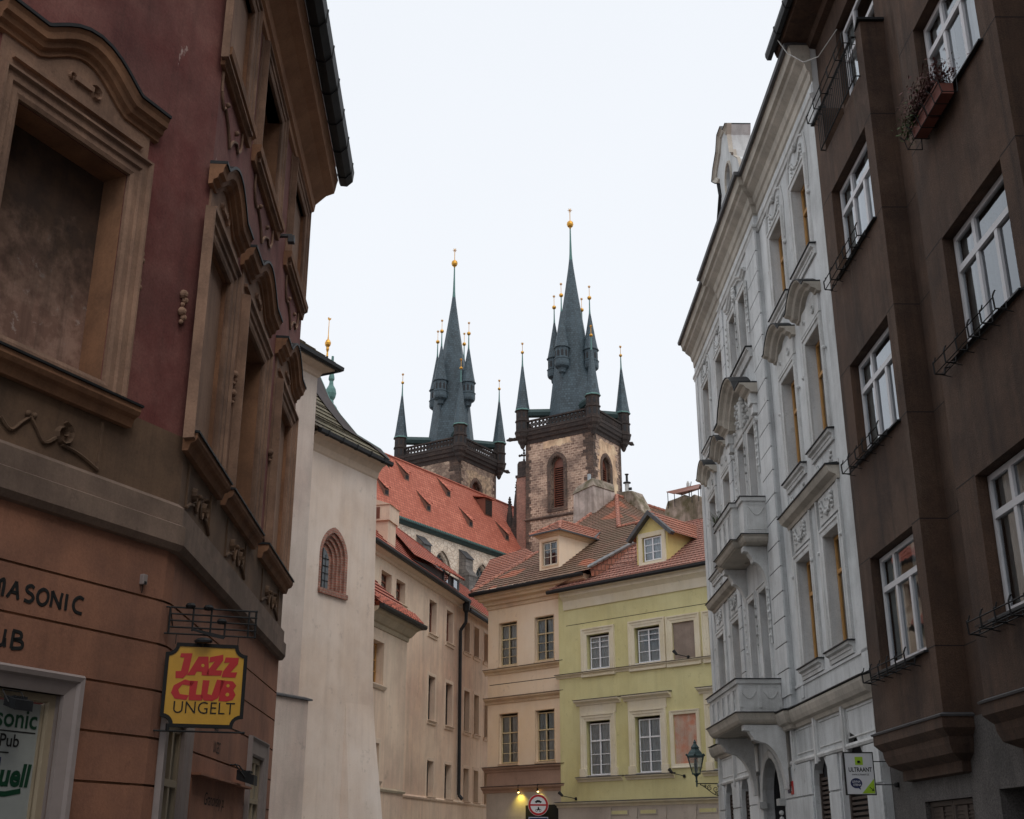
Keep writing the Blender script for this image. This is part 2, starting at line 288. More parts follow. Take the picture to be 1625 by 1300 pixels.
class MB:
    def __init__(s): s.bm = bmesh.new(); s.mi = 0
    def f(s, pts, mi=None):
        try: fc = s.bm.faces.new([s.bm.verts.new(p) for p in pts]); fc.material_index = s.mi if mi is None else mi; return fc
        except ValueError: return None
    def box(s, F, u0, u1, o0, o1, z0, z1, mi=None):
        P = [F(u, o, z) for z in (z0, z1) for u, o in ((u0, o0), (u1, o0), (u1, o1), (u0, o1))]
        v = [s.bm.verts.new(p) for p in P]
        for q in ((0, 1, 2, 3), (4, 5, 6, 7), (0, 1, 5, 4), (1, 2, 6, 5), (2, 3, 7, 6), (3, 0, 4, 7)):
            fc = s.bm.faces.new([v[i] for i in q]); fc.material_index = s.mi if mi is None else mi
    def prism(s, base, vec, mi=None):
        """extrude a planar polygon (world points) along vec"""
        vec = Vector(vec); a = [s.bm.verts.new(p) for p in base]; b = [s.bm.verts.new(p + vec) for p in base]; n = len(a); mi = s.mi if mi is None else mi
        tr = tessellate_polygon([[p.copy() for p in base]])
        for vs in (a, b):
            for t in tr:
                try: s.bm.faces.new([vs[i] for i in t]).material_index = mi
                except ValueError: pass
        for i in range(n): s.bm.faces.new([a[i], a[(i + 1) % n], b[(i + 1) % n], b[i]]).material_index = mi
    def tube(s, p0, p1, r0, r1=None, n=6, mi=None, cap=True):
        p0, p1 = Vector(p0), Vector(p1); r1 = r0 if r1 is None else r1
        d = (p1 - p0); 
        if d.length < 1e-6: return
        d.normalize(); x = d.cross(Vector((0, 0, 1)) if abs(d.z) < .95 else Vector((1, 0, 0))).normalized(); y = d.cross(x)
        mi = s.mi if mi is None else mi
        A = []; B = []
        for i in range(n):
            a = 2 * math.pi * i / n; q = x * math.cos(a) + y * math.sin(a)
            A.append(s.bm.verts.new(p0 + q * r0)); B.append(s.bm.verts.new(p1 + q * r1))
        for i in range(n): s.bm.faces.new([A[i], A[(i + 1) % n], B[(i + 1) % n], B[i]]).material_index = mi
        if cap:
            s.bm.faces.new(A[::-1]).material_index = mi; s.bm.faces.new(B).material_index = mi
    def path(s, pts, r, n=5, mi=None):
        for a, b in zip(pts, pts[1:]): s.tube(a, b, r, r, n, mi)
    def lathe(s, c, prof, n=12, rot=0, mi=None, sx=1, sy=1, smooth=False):
        c = Vector(c); mi = s.mi if mi is None else mi; rings = []
        for r, z in prof:
            rings.append([s.bm.verts.new(c + Vector((r * sx * math.cos(rot + 2 * math.pi * i / n), r * sy * math.sin(rot + 2 * math.pi * i / n), z))) for i in range(n)])
        for A, B in zip(rings, rings[1:]):
            for i in range(n):
                fc = s.bm.faces.new([A[i], A[(i + 1) % n], B[(i + 1) % n], B[i]]); fc.material_index = mi; fc.smooth = smooth
        for Rr in (rings[0], rings[-1]):
            s.bm.faces.new(Rr).material_index = mi
    def ball(s, c, r, mi=None, n=10): s.lathe(c, [(max(.001, r * math.sin(math.pi * i / 6)), -r * math.cos(math.pi * i / 6)) for i in range(7)], n, 0, mi, smooth=True)
    def wall(s, F, outer, holes=(), o=0., depth=.2, mi=None, rmi=None):
        mi = s.mi if mi is None else mi
        rmi = mi if rmi is None else rmi
        def poly(h): return [(h[0], h[2]), (h[1], h[2]), (h[1], h[3]), (h[0], h[3])] if len(h) == 4 and not isinstance(h[0], (tuple, list)) else list(h)
        loops = [poly(outer)]; deps = []
        for h in holes:
            if isinstance(h, dict): deps.append(h['d']); loops.append(poly(h['h']))
            else: deps.append(depth); loops.append(poly(h))
        flat = [p for l in loops for p in l]
        tr = tessellate_polygon([[Vector((p[0], p[1], 0)) for p in l] for l in loops])
        v = [s.bm.verts.new(F(p[0], o, p[1])) for p in flat]
        for t in tr:
            try: s.bm.faces.new([v[i] for i in t]).material_index = mi
            except ValueError: pass
        for l, dd in zip(loops[1:], deps):
            for i in range(len(l)):
                a, b = l[i], l[(i + 1) % len(l)]
                s.f([F(a[0], o, a[1]), F(b[0], o, b[1]), F(b[0], o - dd, b[1]), F(a[0], o - dd, a[1])], rmi)
    def ext(s, F, u0, u1, prof, mi=None):
        """profile [(o,z)] extruded along u"""
        base = [F(u0, o, z) for o, z in prof]; s.prism(base, F(u1, 0, 0) - F(u0, 0, 0), mi)
    def mold(s, F, path, prof, closed=False, mi=None):
        """profile [(a,o)] (a: sideways in the wall plane, o: out) swept along a path [(u,z)]"""
        mi = s.mi if mi is None else mi; n = len(path); P = [Vector(p) for p in path]
        ar = sum(P[i].x * P[(i + 1) % n].y - P[(i + 1) % n].x * P[i].y for i in range(n)) if closed else 0
        def nrm(a, b):
            d = (b - a).normalized(); q = Vector((-d.y, d.x))
            return -q if closed and ar > 0 else q
        rows = []
        for i in range(n):
            ns = []
            if closed or i > 0: ns.append(nrm(P[i - 1], P[i]))
            if closed or i < n - 1: ns.append(nrm(P[i], P[(i + 1) % n]))
            m = ns[0] if len(ns) == 1 else (ns[0] + ns[1]) / max(.3, 1 + ns[0].dot(ns[1]))
            rows.append([s.bm.verts.new(F(P[i].x + m.x * a, o, P[i].y + m.y * a)) for a, o in prof])
        k = len(prof)
        for i in range(n if closed else n - 1):
            A, B = rows[i], rows[(i + 1) % n]
            for j in range(k): s.bm.faces.new([A[j], A[(j + 1) % k], B[(j + 1) % k], B[j]]).material_index = mi
        if not closed:
            for Rr in (rows[0], rows[-1]):
                try: s.bm.faces.new(Rr).material_index = mi
                except ValueError: pass
    def plan(s, path, prof, side=1, mi=None):
        """cornice: profile [(off,z)] swept along a plan path [(x,y)]; side=+1 offsets to the right of travel"""
        mi = s.mi if mi is None else mi; P = [Vector(p) for p in path]; n = len(P); rows = []
        for i in range(n):
            ns = []
            if i > 0: d = (P[i] - P[i - 1]).normalized(); ns.append(Vector((d.y, -d.x)) * side)
            if i < n - 1: d = (P[i + 1] - P[i]).normalized(); ns.append(Vector((d.y, -d.x)) * side)
            m = ns[0] if len(ns) == 1 else (ns[0] + ns[1]) / max(.3, 1 + ns[0].dot(ns[1]))
            rows.append([s.bm.verts.new((P[i].x + m.x * a, P[i].y + m.y * a, z)) for a, z in prof])
        k = len(prof)
        for A, B in zip(rows, rows[1:]):
            for j in range(k): s.bm.faces.new([A[j], A[(j + 1) % k], B[(j + 1) % k], B[j]]).material_index = mi
        for Rr in (rows[0], rows[-1]): s.bm.faces.new(Rr).material_index = mi
    def tileroof(s, pts, course=.3, lift=.035, mi=None, flat=False):
        """convex roof polygon (world) laid in overlapping courses"""
        mi = s.mi if mi is None else mi
        n = (pts[1] - pts[0]).cross(pts[2] - pts[0])
        if n.length < 1e-6: n = (pts[2] - pts[1]).cross(pts[-1] - pts[1])
        n.normalize(); n = -n if n.z < 0 else n
        h = Vector((-n.y, n.x, 0)).normalized(); up = n.cross(h); up = -up if up.z < 0 else up
        if flat: s.f(pts, mi); return
        vs = [p.dot(up) for p in pts]; k0 = math.floor(min(vs) / course); k1 = math.ceil(max(vs) / course)
        def clip(poly, val, keep_ge):
            out = []
            for i in range(len(poly)):
                a, b = poly[i], poly[(i + 1) % len(poly)]; da, db = a.dot(up) - val, b.dot(up) - val
                if not keep_ge: da, db = -da, -db
                if da >= 0: out.append(a)
                if (da > 0 and db < 0) or (da < 0 and db > 0): out.append(a + (b - a) * (da / (da - db)))
            return out
        for k in range(k0, k1):
            lo, hi = k * course, (k + 1) * course
            pl = clip(clip(pts, lo, True), hi, False)
            if len(pl) < 3: continue
            up_ = [p + n * (lift * (1 - (p.dot(up) - lo) / course)) for p in pl]
            s.f(up_, mi)
            low = sorted([i for i, p in enumerate(pl) if abs(p.dot(up) - lo) < 1e-4])
            if len(low) >= 2: s.f([pl[low[0]], pl[low[-1]], up_[low[-1]], up_[low[0]]], mi)
    def text(s, st, F3, size, o=0, shear=0, bold=0, thick=.004, mi=None, sx=1.0, align='LEFT', sp=1.0):
        """lettering laid on a surface; F3(u,o,z) with u to the right as read"""
        cu = bpy.data.curves.new('tmp', 'FONT'); cu.body = st; cu.size = size; cu.shear = shear; cu.offset = bold; cu.align_x = align; cu.space_character = sp
        cu.resolution_u = 3
        ob = bpy.data.objects.new('tmp', cu); COL.objects.link(ob)
        dg = bpy.context.evaluated_depsgraph_get(); me = bpy.data.meshes.new_from_object(ob.evaluated_get(dg))
        mi = s.mi if mi is None else mi
        vs = [v.co.copy() for v in me.vertices]; fs = [tuple(p.vertices) for p in me.polygons]
        V = [s.bm.verts.new(F3(v.x * sx, o + thick, v.y)) for v in vs]
        for q in fs:
            try: s.bm.faces.new([V[i] for i in q]).material_index = mi
            except ValueError: pass
        bpy.data.objects.remove(ob); bpy.data.curves.remove(cu); bpy.data.meshes.remove(me)
    KEEP = {'lettering', 'foliage', 'leaves', 'interior', 'pane', 'symbols', 'digits', 'louvres', 'louvred', 'tracery', 'bars', 'openings', 'window', 'shutter', 'shutters', 'grille', 'finial', 'balustrade', 'surround', 'sill', 'relief', 'bracket', 'hook', 'rails', 'quoins', 'counters', 'stave', 'railing', 'shaft', 'rack'}
    def build(s, name, mats, parent=None, label=None, bevel=0, recalc=True):
        if parent is not None and (not (set(name.split('_')) & s.KEEP) or name == 'window_frieze'):
            bm = s.bm; bm.verts.index_update(); seen = {}; comps = []
            bmesh.ops.remove_doubles(bm, verts=bm.verts, dist=.0004)
            for v in bm.verts:
                if v in seen: continue
                st = [v]; cid = len(comps); cur = []; seen[v] = cid
                while st:
                    w = st.pop(); cur.append(w)
                    for e_ in w.link_edges:
                        x = e_.other_vert(w)
                        if x not in seen: seen[x] = cid; st.append(x)
                lo = [min(q.co[i] for q in cur) - .07 for i in range(3)]; hi = [max(q.co[i] for q in cur) + .07 for i in range(3)]; comps.append([cur, lo, hi])
            ch = True
            while ch and len(comps) > 1:
                ch = False
                for i in range(len(comps)):
                    for j in range(i + 1, len(comps)):
                        A, B = comps[i], comps[j]
                        if all(A[1][k] <= B[2][k] and B[1][k] <= A[2][k] for k in range(3)):
                            A[0] += B[0]; A[1] = [min(p, q) for p, q in zip(A[1], B[1])]; A[2] = [max(p, q) for p, q in zip(A[2], B[2])]; comps.pop(j); ch = True; break
                    if ch: break
            if 1 < len(comps) <= 30:
                r = None
                for cur, _, _ in comps:
                    n_ = MB(); mp = {v: n_.bm.verts.new(v.co) for v in cur}; done = set()
                    for v in cur:
                        for f in v.link_faces:
                            if f in done: continue
                            done.add(f)
                            try: n_.bm.faces.new([mp[x] for x in f.verts]).material_index = f.material_index
                            except ValueError: pass
                    r = n_._build(name, mats, parent, label, bevel, recalc)
                bm.free(); return r
        return s._build(name, mats, parent, label, bevel, recalc)
    def _build(s, name, mats, parent=None, label=None, bevel=0, recalc=True):
        bm = s.bm
        bmesh.ops.remove_doubles(bm, verts=bm.verts, dist=.0004)
        if recalc: bmesh.ops.recalc_face_normals(bm, faces=bm.faces)
        off = Vector((0, 0, 0)); p = parent
        while p is not None and p not in LOC: p = p.parent
        if p is not None: off = LOC[p]
        uv = bm.loops.layers.uv.new('uv')
        for fc in bm.faces:
            n = fc.normal
            if abs(n.z) > .995: 
                for l in fc.loops: l[uv].uv = (l.vert.co.x, l.vert.co.y)
            else:
                h = Vector((-n.y, n.x, 0)).normalized(); up = n.cross(h); up = -up if up.z < 0 else up
                if h.x < -1e-6 or (abs(h.x) <= 1e-6 and h.y < 0): h = -h
                for l in fc.loops: l[uv].uv = (l.vert.co.dot(h), l.vert.co.dot(up))
        for v in bm.verts: v.co -= off
        me = bpy.data.meshes.new(name); bm.to_mesh(me); bm.free()
        for m in (mats if isinstance(mats, (list, tuple)) else [mats]): me.materials.append(M[m] if isinstance(m, str) else m)
        ob = bpy.data.objects.new(name, me); COL.objects.link(ob)
        if parent is not None: ob.parent = parent
        else: LOC[ob] = Vector((0, 0, 0))
        if label: ob['label'] = label
        if bevel:
            b = ob.modifiers.new('bevel', 'BEVEL'); b.width = bevel; b.segments = 2; b.limit_method = 'ANGLE'
        return ob
def rect(u0, u1, z0, z1): return [(u0, z0), (u1, z0), (u1, z1), (u0, z1)]
def arch(u0, u1, z0, zs, k=8, point=0.0):
    """rectangle with an arched top springing at zs; point>0 makes it pointed"""
    c = (u0 + u1) / 2; r = (u1 - u0) / 2; pts = [(u0, z0), (u1, z0)]
    if point:
        Rr = r * (1 + point); 
        a1 = math.acos((Rr - r) / Rr)
        for i in range(k + 1): a = a1 * i / k; pts.append((u1 - Rr + Rr * math.cos(a), zs + Rr * math.sin(a)))
        for i in range(k - 1, -1, -1): a = a1 * i / k; pts.append((u0 + Rr - Rr * math.cos(a), zs + Rr * math.sin(a)))
    else:
        for i in range(k + 1): a = math.pi * i / k; pts.append((c + r * math.cos(a), zs + r * math.sin(a)))
    return pts
def window(F, parent, u0, u1, z0, z1, o, wood, cols=2, rows=(), transom=None, fw=.06, bar=.028, mull=.07, curtain=.5, poly=None, glass='glass', tcols=None, thick=.06, colf=None, cm='curt'):
    """one glazed window: the timber frame is the part, its pane and the room behind are sub-parts"""
    m = MB()
    m.box(F, u0, u0 + fw, o - thick, o, z0, z1); m.box(F, u1 - fw, u1, o - thick, o, z0, z1)
    m.box(F, u0 + fw, u1 - fw, o - thick + .002, o - .002, z0, z0 + fw); m.box(F, u0 + fw, u1 - fw, o - thick + .002, o - .002, z1 - fw, z1)
    a, b = u0 + fw, u1 - fw; zt = z0 + (z1 - z0) * transom if transom else z1 - fw
    if transom: m.box(F, a, b, o - thick + .004, o + .012, zt - mull / 2, zt + mull / 2)
    cl = colf or [(i + 1) / cols for i in range(cols - 1)]
    for c in cl:
        x = a + (b - a) * c
        m.box(F, x - mull / 2, x + mull / 2, o - thick + .006, o + .006, z0 + fw, zt - (mull / 2 if transom else 0))
    if transom:
        for c in (cl if tcols is None else tcols):
            x = a + (b - a) * c; m.box(F, x - mull / 2, x + mull / 2, o - thick + .006, o + .006, zt + mull / 2, z1 - fw)
    for r_ in rows:
        z = z0 + (z1 - z0) * r_; m.box(F, a, b, o - thick + .015, o - .01, z - bar / 2, z + bar / 2)
    fr = m.build('window', wood, parent)
    g = MB(); q = [F(u0, o - .035, z0), F(u1, o - .035, z0), F(u1, o - .035, z1), F(u0, o - .035, z1)]; nn = (q[1] - q[0]).cross(q[2] - q[1])
    if nn.x * F.n.x + nn.y * F.n.y < 0: q.reverse()
    g.f(q); g.build('pane', glass, fr, recalc=False)
    r = MB(); r.f([F(u0 - .1, o - .7, z0 - .1), F(u1 + .1, o - .7, z0 - .1), F(u1 + .1, o - .7, z1 + .1), F(u0 - .1, o - .7, z1 + .1)], 0)
    if curtain:
        for side in (0, 1):
            cw = (u1 - u0) * curtain * .5; n = 7
            for i in range(n):
                x0 = (u0 + cw * i / n) if side == 0 else (u1 - cw * i / n); x1 = (u0 + cw * (i + 1) / n) if side == 0 else (u1 - cw * (i + 1) / n)
                d0, d1 = (.10, .14) if i % 2 else (.14, .10)
                r.f([F(x0, o - d0, z0), F(x1, o - d1, z0), F(x1, o - d1, z1), F(x0, o - d0, z1)], 1)
    r.build('room_interior', ['room', cm], fr)
    return fr
def body(mb, F, u0, u1, depth, z0, z1, mi=None, o=-.9):
    """side, back and lid that close a building behind its front"""
    mi = mb.mi if mi is None else mi
    A = [F(u0, 0, z0), F(u0, -depth, z0), F(u1, -depth, z0), F(u1, 0, z0)]; B = [F(u0, 0, z1), F(u0, -depth, z1), F(u1, -depth, z1), F(u1, 0, z1)]
    for i in range(3): mb.f([A[i], A[i + 1], B[i + 1], B[i]], mi)
    mb.f(B, mi)
def garland(m, F, u, z, w, h, o=.0, r=.018):
    """hanging stucco garland with bunches"""
    k = 9; pts = []
    for i in range(k + 1):
        t = i / k; uu = u - w / 2 + w * t; zz = z - h * (1 - (2 * t - 1) ** 2); pts.append(F(uu, o + .02, zz))
    m.path(pts, r, 5)
    for i, p in enumerate(pts[1:-1]):
        if i % 2 == 0: m.ball(p + Vector((0, 0, -.02)), r * (1.6 + .8 * (i == 3 or i == 4)), n=6)
    for s_ in (-1, 1):
        for j in range(4): m.ball(F(u + s_ * (w / 2 + .01 * j), o + .02, z - .10 * j), r * (1.9 - .3 * j), n=6)
def smooth(pts, k=5):
    P = [pts[0]] + list(pts) + [pts[-1]]; out = []
    for i in range(1, len(P) - 2):
        for j in range(k):
            t = j / k; a, b, c, d = P[i - 1], P[i], P[i + 1], P[i + 2]
            out.append(tuple(.5 * ((2 * b[q]) + (c[q] - a[q]) * t + (2 * a[q] - 5 * b[q] + 4 * c[q] - d[q]) * t * t + (3 * b[q] - a[q] - 3 * c[q] + d[q]) * t ** 3) for q in (0, 1)))
    return out + [tuple(pts[-1])]
def scroll(m, F, pts, r=.02, o=.015): m.path([F(u, o, z) for u, z in smooth(pts)], r, 5)
def spiral(cu, cz, r, turns=1.4, dirn=1, a0=0, k=14):
    return [(cu + r * (1 - .8 * i / k) * math.cos(a0 + dirn * 2 * math.pi * turns * i / k), cz + r * (1 - .8 * i / k) * math.sin(a0 + dirn * 2 * math.pi * turns * i / k)) for i in range(k + 1)]
# ---------------------------------------------------------------- ground
g = MB(); g.f([Vector((-900, -300, 0)), Vector((900, -300, 0)), Vector((900, 1500, 0)), Vector((-900, 1500, 0))])
ob = g.build('ground', 'ground'); props(ob, 'paved ground between and beyond the houses', 'ground', kind='structure')
g = MB(); g.prism([Vector(p) for p in ((-3.2, -8, .004), (6.4, -8, .004), (6.4, 41, .004), (5, 52, .004), (-1.5, 62, .004), (-4, 60, .004), (-6, 38, .004), (-3.2, 18, .004))], (0, 0, .02))
ob = g.build('street', 'asphalt'); props(ob, 'cobbled lane running between the house fronts', 'street', kind='structure')
# ================================================================ corner house (left)
L1 = Fr(-3.4, 11.8, 25.6); L2 = Fr(-3.4, 11.8, -2.2)
CH = thing('corner_house', (-3.4, 11.8, 0), 'dark red and brown baroque corner house with salmon ground floor and curved window hoods', 'house')
COURSE = [0, .45, .88, 1.31, 1.74, 2.17, 2.6, 3.04, 3.48, 3.9, 4.42]
def courses(m, F, u0, u1, holes, dep=.022, gap=.022, lv=COURSE, grout=1):
    """grooved render: every course is a raised slab over the recessed wall face"""
    us = sorted({u0, u1} | {x for h in holes for x in h[:2] if u0 < x < u1})
    for a, b in zip(us, us[1:]):
        for z0, z1 in zip(lv, lv[1:]):
            seg = [(z0 + gap / 2, z1 - gap / 2)]
            for h in holes:
                if h[0] <= a + 1e-6 and h[1] >= b - 1e-6:
                    ns = []
                    for s0, s1 in seg:
                        if h[3] <= s0 or h[2] >= s1: ns.append((s0, s1)); continue
                        if h[2] > s0 + .005: ns.append((s0, h[2]))
                        if h[3] < s1 - .005: ns.append((h[3], s1))
                    seg = ns
            for s0, s1 in seg:
                P = lambda u, o, z: F(u, o, z)
                m.f([P(a, 0, s0), P(b, 0, s0), P(b, 0, s1), P(a, 0, s1)]); m.f([P(a, 0, s0), P(b, 0, s0), P(b, -dep, s0), P(a, -dep, s0)], grout); m.f([P(a, 0, s1), P(b, 0, s1), P(b, -dep, s1), P(a, -dep, s1)], grout)
hB = (-3.1, -1.23, .9, 2.87); h1 = (.40, 1.16, .9, 2.80); h2 = (5.35, 6.35, .9, 2.82)
m = MB()
m.wall(L1, (-14, -.09, 0, 4.5), [{'h': rect(*hB), 'd': .16}], o=-.022, mi=1, rmi=0); m.wall(L2, (.09, 7.3, 0, 4.5), [{'h': rect(*h1), 'd': .2}, {'h': rect(*h2), 'd': .2}], o=-.022, mi=1, rmi=0)  # unseen left stretch of this and the upper wall is added to block sky light
courses(m, L1, -14, -.09, [hB]); courses(m, L2, .09, 7.3, [h1, h2])
a, b = L1(-.09, 0, 0), L2(.09, 0, 0)     # small chamfer of the corner
for z0, z1 in zip(COURSE, COURSE[1:]):
    m.f([Vector((a.x, a.y, z0 + .011)), Vector((b.x, b.y, z0 + .011)), Vector((b.x, b.y, z1 - .011)), Vector((a.x, a.y, z1 - .011))])
a2, b2 = L1(-.11, -.022, 0), L2(.11, -.022, 0); m.f([Vector((a2.x, a2.y, 0)), Vector((b2.x, b2.y, 0)), Vector((b2.x, b2.y, 4.5)), Vector((a2.x, a2.y, 4.5))], 1)
m.build('ground_floor_wall', ['salmon', 'warm'], CH)
m = MB()
nich = {'h': rect(-2.72, -1.26, 5.80, 8.07), 'd': .3}
m.wall(L1, (-14, 0, 5.62, 13.0), [nich], mi=0, rmi=2); m.wall(L1, (-14, 0, 4.45, 5.62), mi=1)
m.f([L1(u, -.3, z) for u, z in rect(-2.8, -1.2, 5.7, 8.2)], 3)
hs = [{'h': rect(.05, 1.25, 5.82, 8.02), 'd': .05}, {'h': rect(2.37, 3.85, 5.82, 8.05), 'd': .38}, {'h': rect(5.35, 6.65, 5.82, 8.08), 'd': .05},
      {'h': rect(.05, 1.30, 10.45, 12.03), 'd': .05}, {'h': rect(2.37, 3.88, 10.5, 12.03), 'd': .38}, {'h': rect(5.4, 6.78, 10.5, 12.05), 'd': .05}]
m.wall(L2, (0, 7.3, 5.62, 13.0), hs, mi=0, rmi=2); m.wall(L2, (0, 7.3, 4.45, 5.62), mi=1)
for h in (hs[0], hs[2], hs[3], hs[5]): u0, u1, z0, z1 = h['h'][0][0], h['h'][1][0], h['h'][0][1], h['h'][2][1]; m.f([L2(u, -.05, z) for u, z in rect(u0 - .02, u1 + .02, z0 - .02, z1 + .02)], 4)
body(m, L2, 7.3, .3, 9, 0, 13.0, 0); 
m.f([L1(-14, 0, 0), L1(-14, 0, 13), L1(-14, -6, 13), L1(-14, -6, 0)], 0)
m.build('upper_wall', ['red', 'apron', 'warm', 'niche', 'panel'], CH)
c0, c1, c2 = L1(-14, 0, 0).xy, L1(0, 0, 0).xy, L2(7.3, 0, 0).xy
m = MB(); m.plan([c0, c1, c2], [(-.02, 4.40), (.06, 4.41), (.10, 4.47), (.10, 4.66), (.06, 4.68), (.06, 4.86), (.0, 4.91), (-.02, 4.91)]); m.build('string_band', 'band', CH)
m = MB(); m.plan([c0, c1, c2], [(-.02, 12.30), (.05, 12.32), (.06, 12.42), (.10, 12.44), (.12, 12.58), (.30, 12.76), (.44, 12.82), (.46, 12.90), (.48, 13.02), (.50, 13.10), (-.02, 13.10)]); m.build('eaves_cornice', 'eavesw', CH)
m = MB(); m.plan([c0, c1, c2 + Vector((0, .12))], [(.50, 13.11), (.53, 13.05), (.65, 13.04), (.75, 13.14), (.77, 13.34), (.50, 13.36)])
for i in range(9): 
    uu = .3 + i * .85; m.plan([L2(uu, 0, 0).xy, L2(uu + .03, 0, 0).xy], [(.50, 13.10), (.53, 13.035), (.66, 13.025), (.765, 13.13), (.785, 13.35), (.50, 13.37)])
m.build('gutter', 'cap', CH)
m = MB(); e1, e2, e3 = L1(-14, .55, 13.36), Vector((L1(0, .55, 0).x + .12, L1(0, .55, 0).y + .08, 13.36)), L2(7.4, .55, 13.36); top1, top2 = L2(-1, -5, 17.4), L2(7.4, -5, 17.4); m.f([e2, e3, top2, top1]); m.f([e1, e2, top1, L1(-14, -6, 17.4)]); m.build('roof', 'tileD', CH)
FRP = [(0, 0), (0, .035), (.05, .05), (.13, .05), (.15, .075), (.25, .075), (.27, .11), (.30, .11), (.32, .0)]
def bay1(F, u0, u1, z0, z1, hood=True, lift=0, uc=None, wide=.33, near=None, far=None):
    uc = (u0 + u1) / 2; a, b = u0 - wide, u1 + wide
    a_ = max(a, near) if near is not None else a
    m = MB(); m.wall(F, (a_, b, z0 - .02, z1 + .86), [rect(u0 - .01, u1 + .01, z0, z1 + .01)], o=.025)
    m.f([F(a_, 0, z0), F(a_, .025, z0), F(a_, .025, z1 + .86), F(a_, 0, z1 + .86)]); m.f([F(b, 0, z0), F(b, .025, z0), F(b, .025, z1 + .86), F(b, 0, z1 + .86)]); m.build('window_surround', 'trim', CH)
    m = MB(); m.mold(F, [(max(u0 - .0, u0), z0), (u1, z0), (u1, z1), (u0, z1)], [(p * .8, q + .02) for p, q in FRP], True); m.build('window_moulding', 'trim', CH)
    m = MB(); m.box(F, a_ + .12, b - .12, .02, .07, z1 + .38, z1 + .42); m.mold(F, spiral(uc - .16, z1 + .62, .07), [(0, 0), (.02, .06), (.04, 0)]); m.mold(F, spiral(uc + .16, z1 + .62, .07, dirn=-1, a0=math.pi), [(0, 0), (.02, .06), (.04, 0)]); m.box(F, uc - .12, uc + .12, .02, .06, z1 + .6, z1 + .66)
    m.build('scroll_ornament', 'trim', CH)
    # curved hood
    hz = z1 + .62; bump = .30; n = 12; hw = min(.62, (b - a) * .3); L = [(a_ - .12, hz)]
    for i in range(n + 1):
        t = i / n; x = uc - hw + 2 * hw * t; L.append((x, hz + bump * (math.sin(math.pi * t) ** 1.3)))
    L.append((b + .10, hz))
    m = MB(); m.mold(F, L, [(-.05, 0), (-.04, .05), (.01, .055), (.03, .10), (.08, .115), (.10, .155), (.16, .165), (.20, .185), (.205, 0)]); m.build('window_hood', 'warm', CH)
    m = MB(); m.mold(F, L, [(.207, 0), (.207, .20), (.24, .20), (.25, 0)]); m.build('hood_flashing', 'cap', CH)
def sill(F, a, b, z, out=.17, h=.2):
    m = MB(); m.ext(F, a, b, [(0, z - h), (out * .4, z - h), (out * .55, z - h * .6), (out * .85, z - h * .5), (out, z - h * .3), (out, z - .012), (0, z - .012)]); m.build('window_sill', 'warm', CH)
    m = MB(); m.ext(F, a - .015, b + .015, [(0, z - .01), (out + .02, z - .01), (out + .02, z + .012), (0, z + .03)]); m.build('sill_flashing', 'cap', CH)
bay1(L1, -2.72, -1.26, 5.80, 8.07, wide=.24)
bay1(L2, .06, 1.25, 5.82, 8.02, near=.0); bay1(L2, 2.37, 3.85, 5.82, 8.05); bay1(L2, 5.35, 6.65, 5.82, 8.08)
sill(L1, -3.15, -.85, 5.66); sill(L2, -.1, 1.78, 5.66, .15); sill(L2, 1.98, 4.24, 5.66, .15); sill(L2, 4.72, 7.28, 5.66, .15)
for u0, u1, z0, z1, nr in ((.05, 1.30, 10.47, 12.03, 0), (2.37, 3.88, 10.5, 12.03, None), (5.4, 6.78, 10.5, 12.05, None)):
    m = MB(); a = u0 - .3 if nr is None else 0; m.wall(L2, (a, u1 + .32, z0 - .02, z1 + .24), [rect(u0 - .01, u1 + .01, z0, z1)], o=.02); m.box(L2, u1 + .318, u1 + .32, 0, .02, z0, z1 + .24); m.box(L2, a, a + .002, 0, .02, z0, z1 + .24)
    m.mold(L2, [(u0, z0), (u1, z0), (u1, z1), (u0, z1)], [(p * .7, q * .8 + .015) for p, q in FRP], True); m.build('window_surround', 'trim', CH)
    m = MB(); m.path([L2(u0 + .1 + (u1 - u0 - .2) * i / 10, .05, z1 + .18 + .03 * math.sin(i * 2.1)) for i in range(11)], .02, 5); m.build('scroll_ornament', 'trim', CH)
    m = MB(); a = u0 - .35 if nr is None else -.1; m.ext(L2, a, u1 + .38, [(0, z0 - .28), (.05, z0 - .28), (.07, z0 - .16), (.12, z0 - .13), (.13, z0 - .03), (0, z0 - .03)]); m.build('window_sill', 'warm', CH)
    m = MB(); uc = (u0 + u1) / 2
    for s_ in (-1, 1):
        scroll(m, L2, [(uc + s_ * (u1 - u0) * .52, z0 - .3), (uc + s_ * (u1 - u0) * .5, z0 - .55), (uc + s_ * (u1 - u0) * .38, z0 - .68), (uc + s_ * (u1 - u0) * .3, z0 - .62), (uc + s_ * (u1 - u0) * .12, z0 - .74), (uc, z0 - .92)], .02)
        m.ball(L2(uc + s_ * .3, .02, z0 - .52), .035, n=6)
    m.build('scroll_ornament', 'trim', CH)
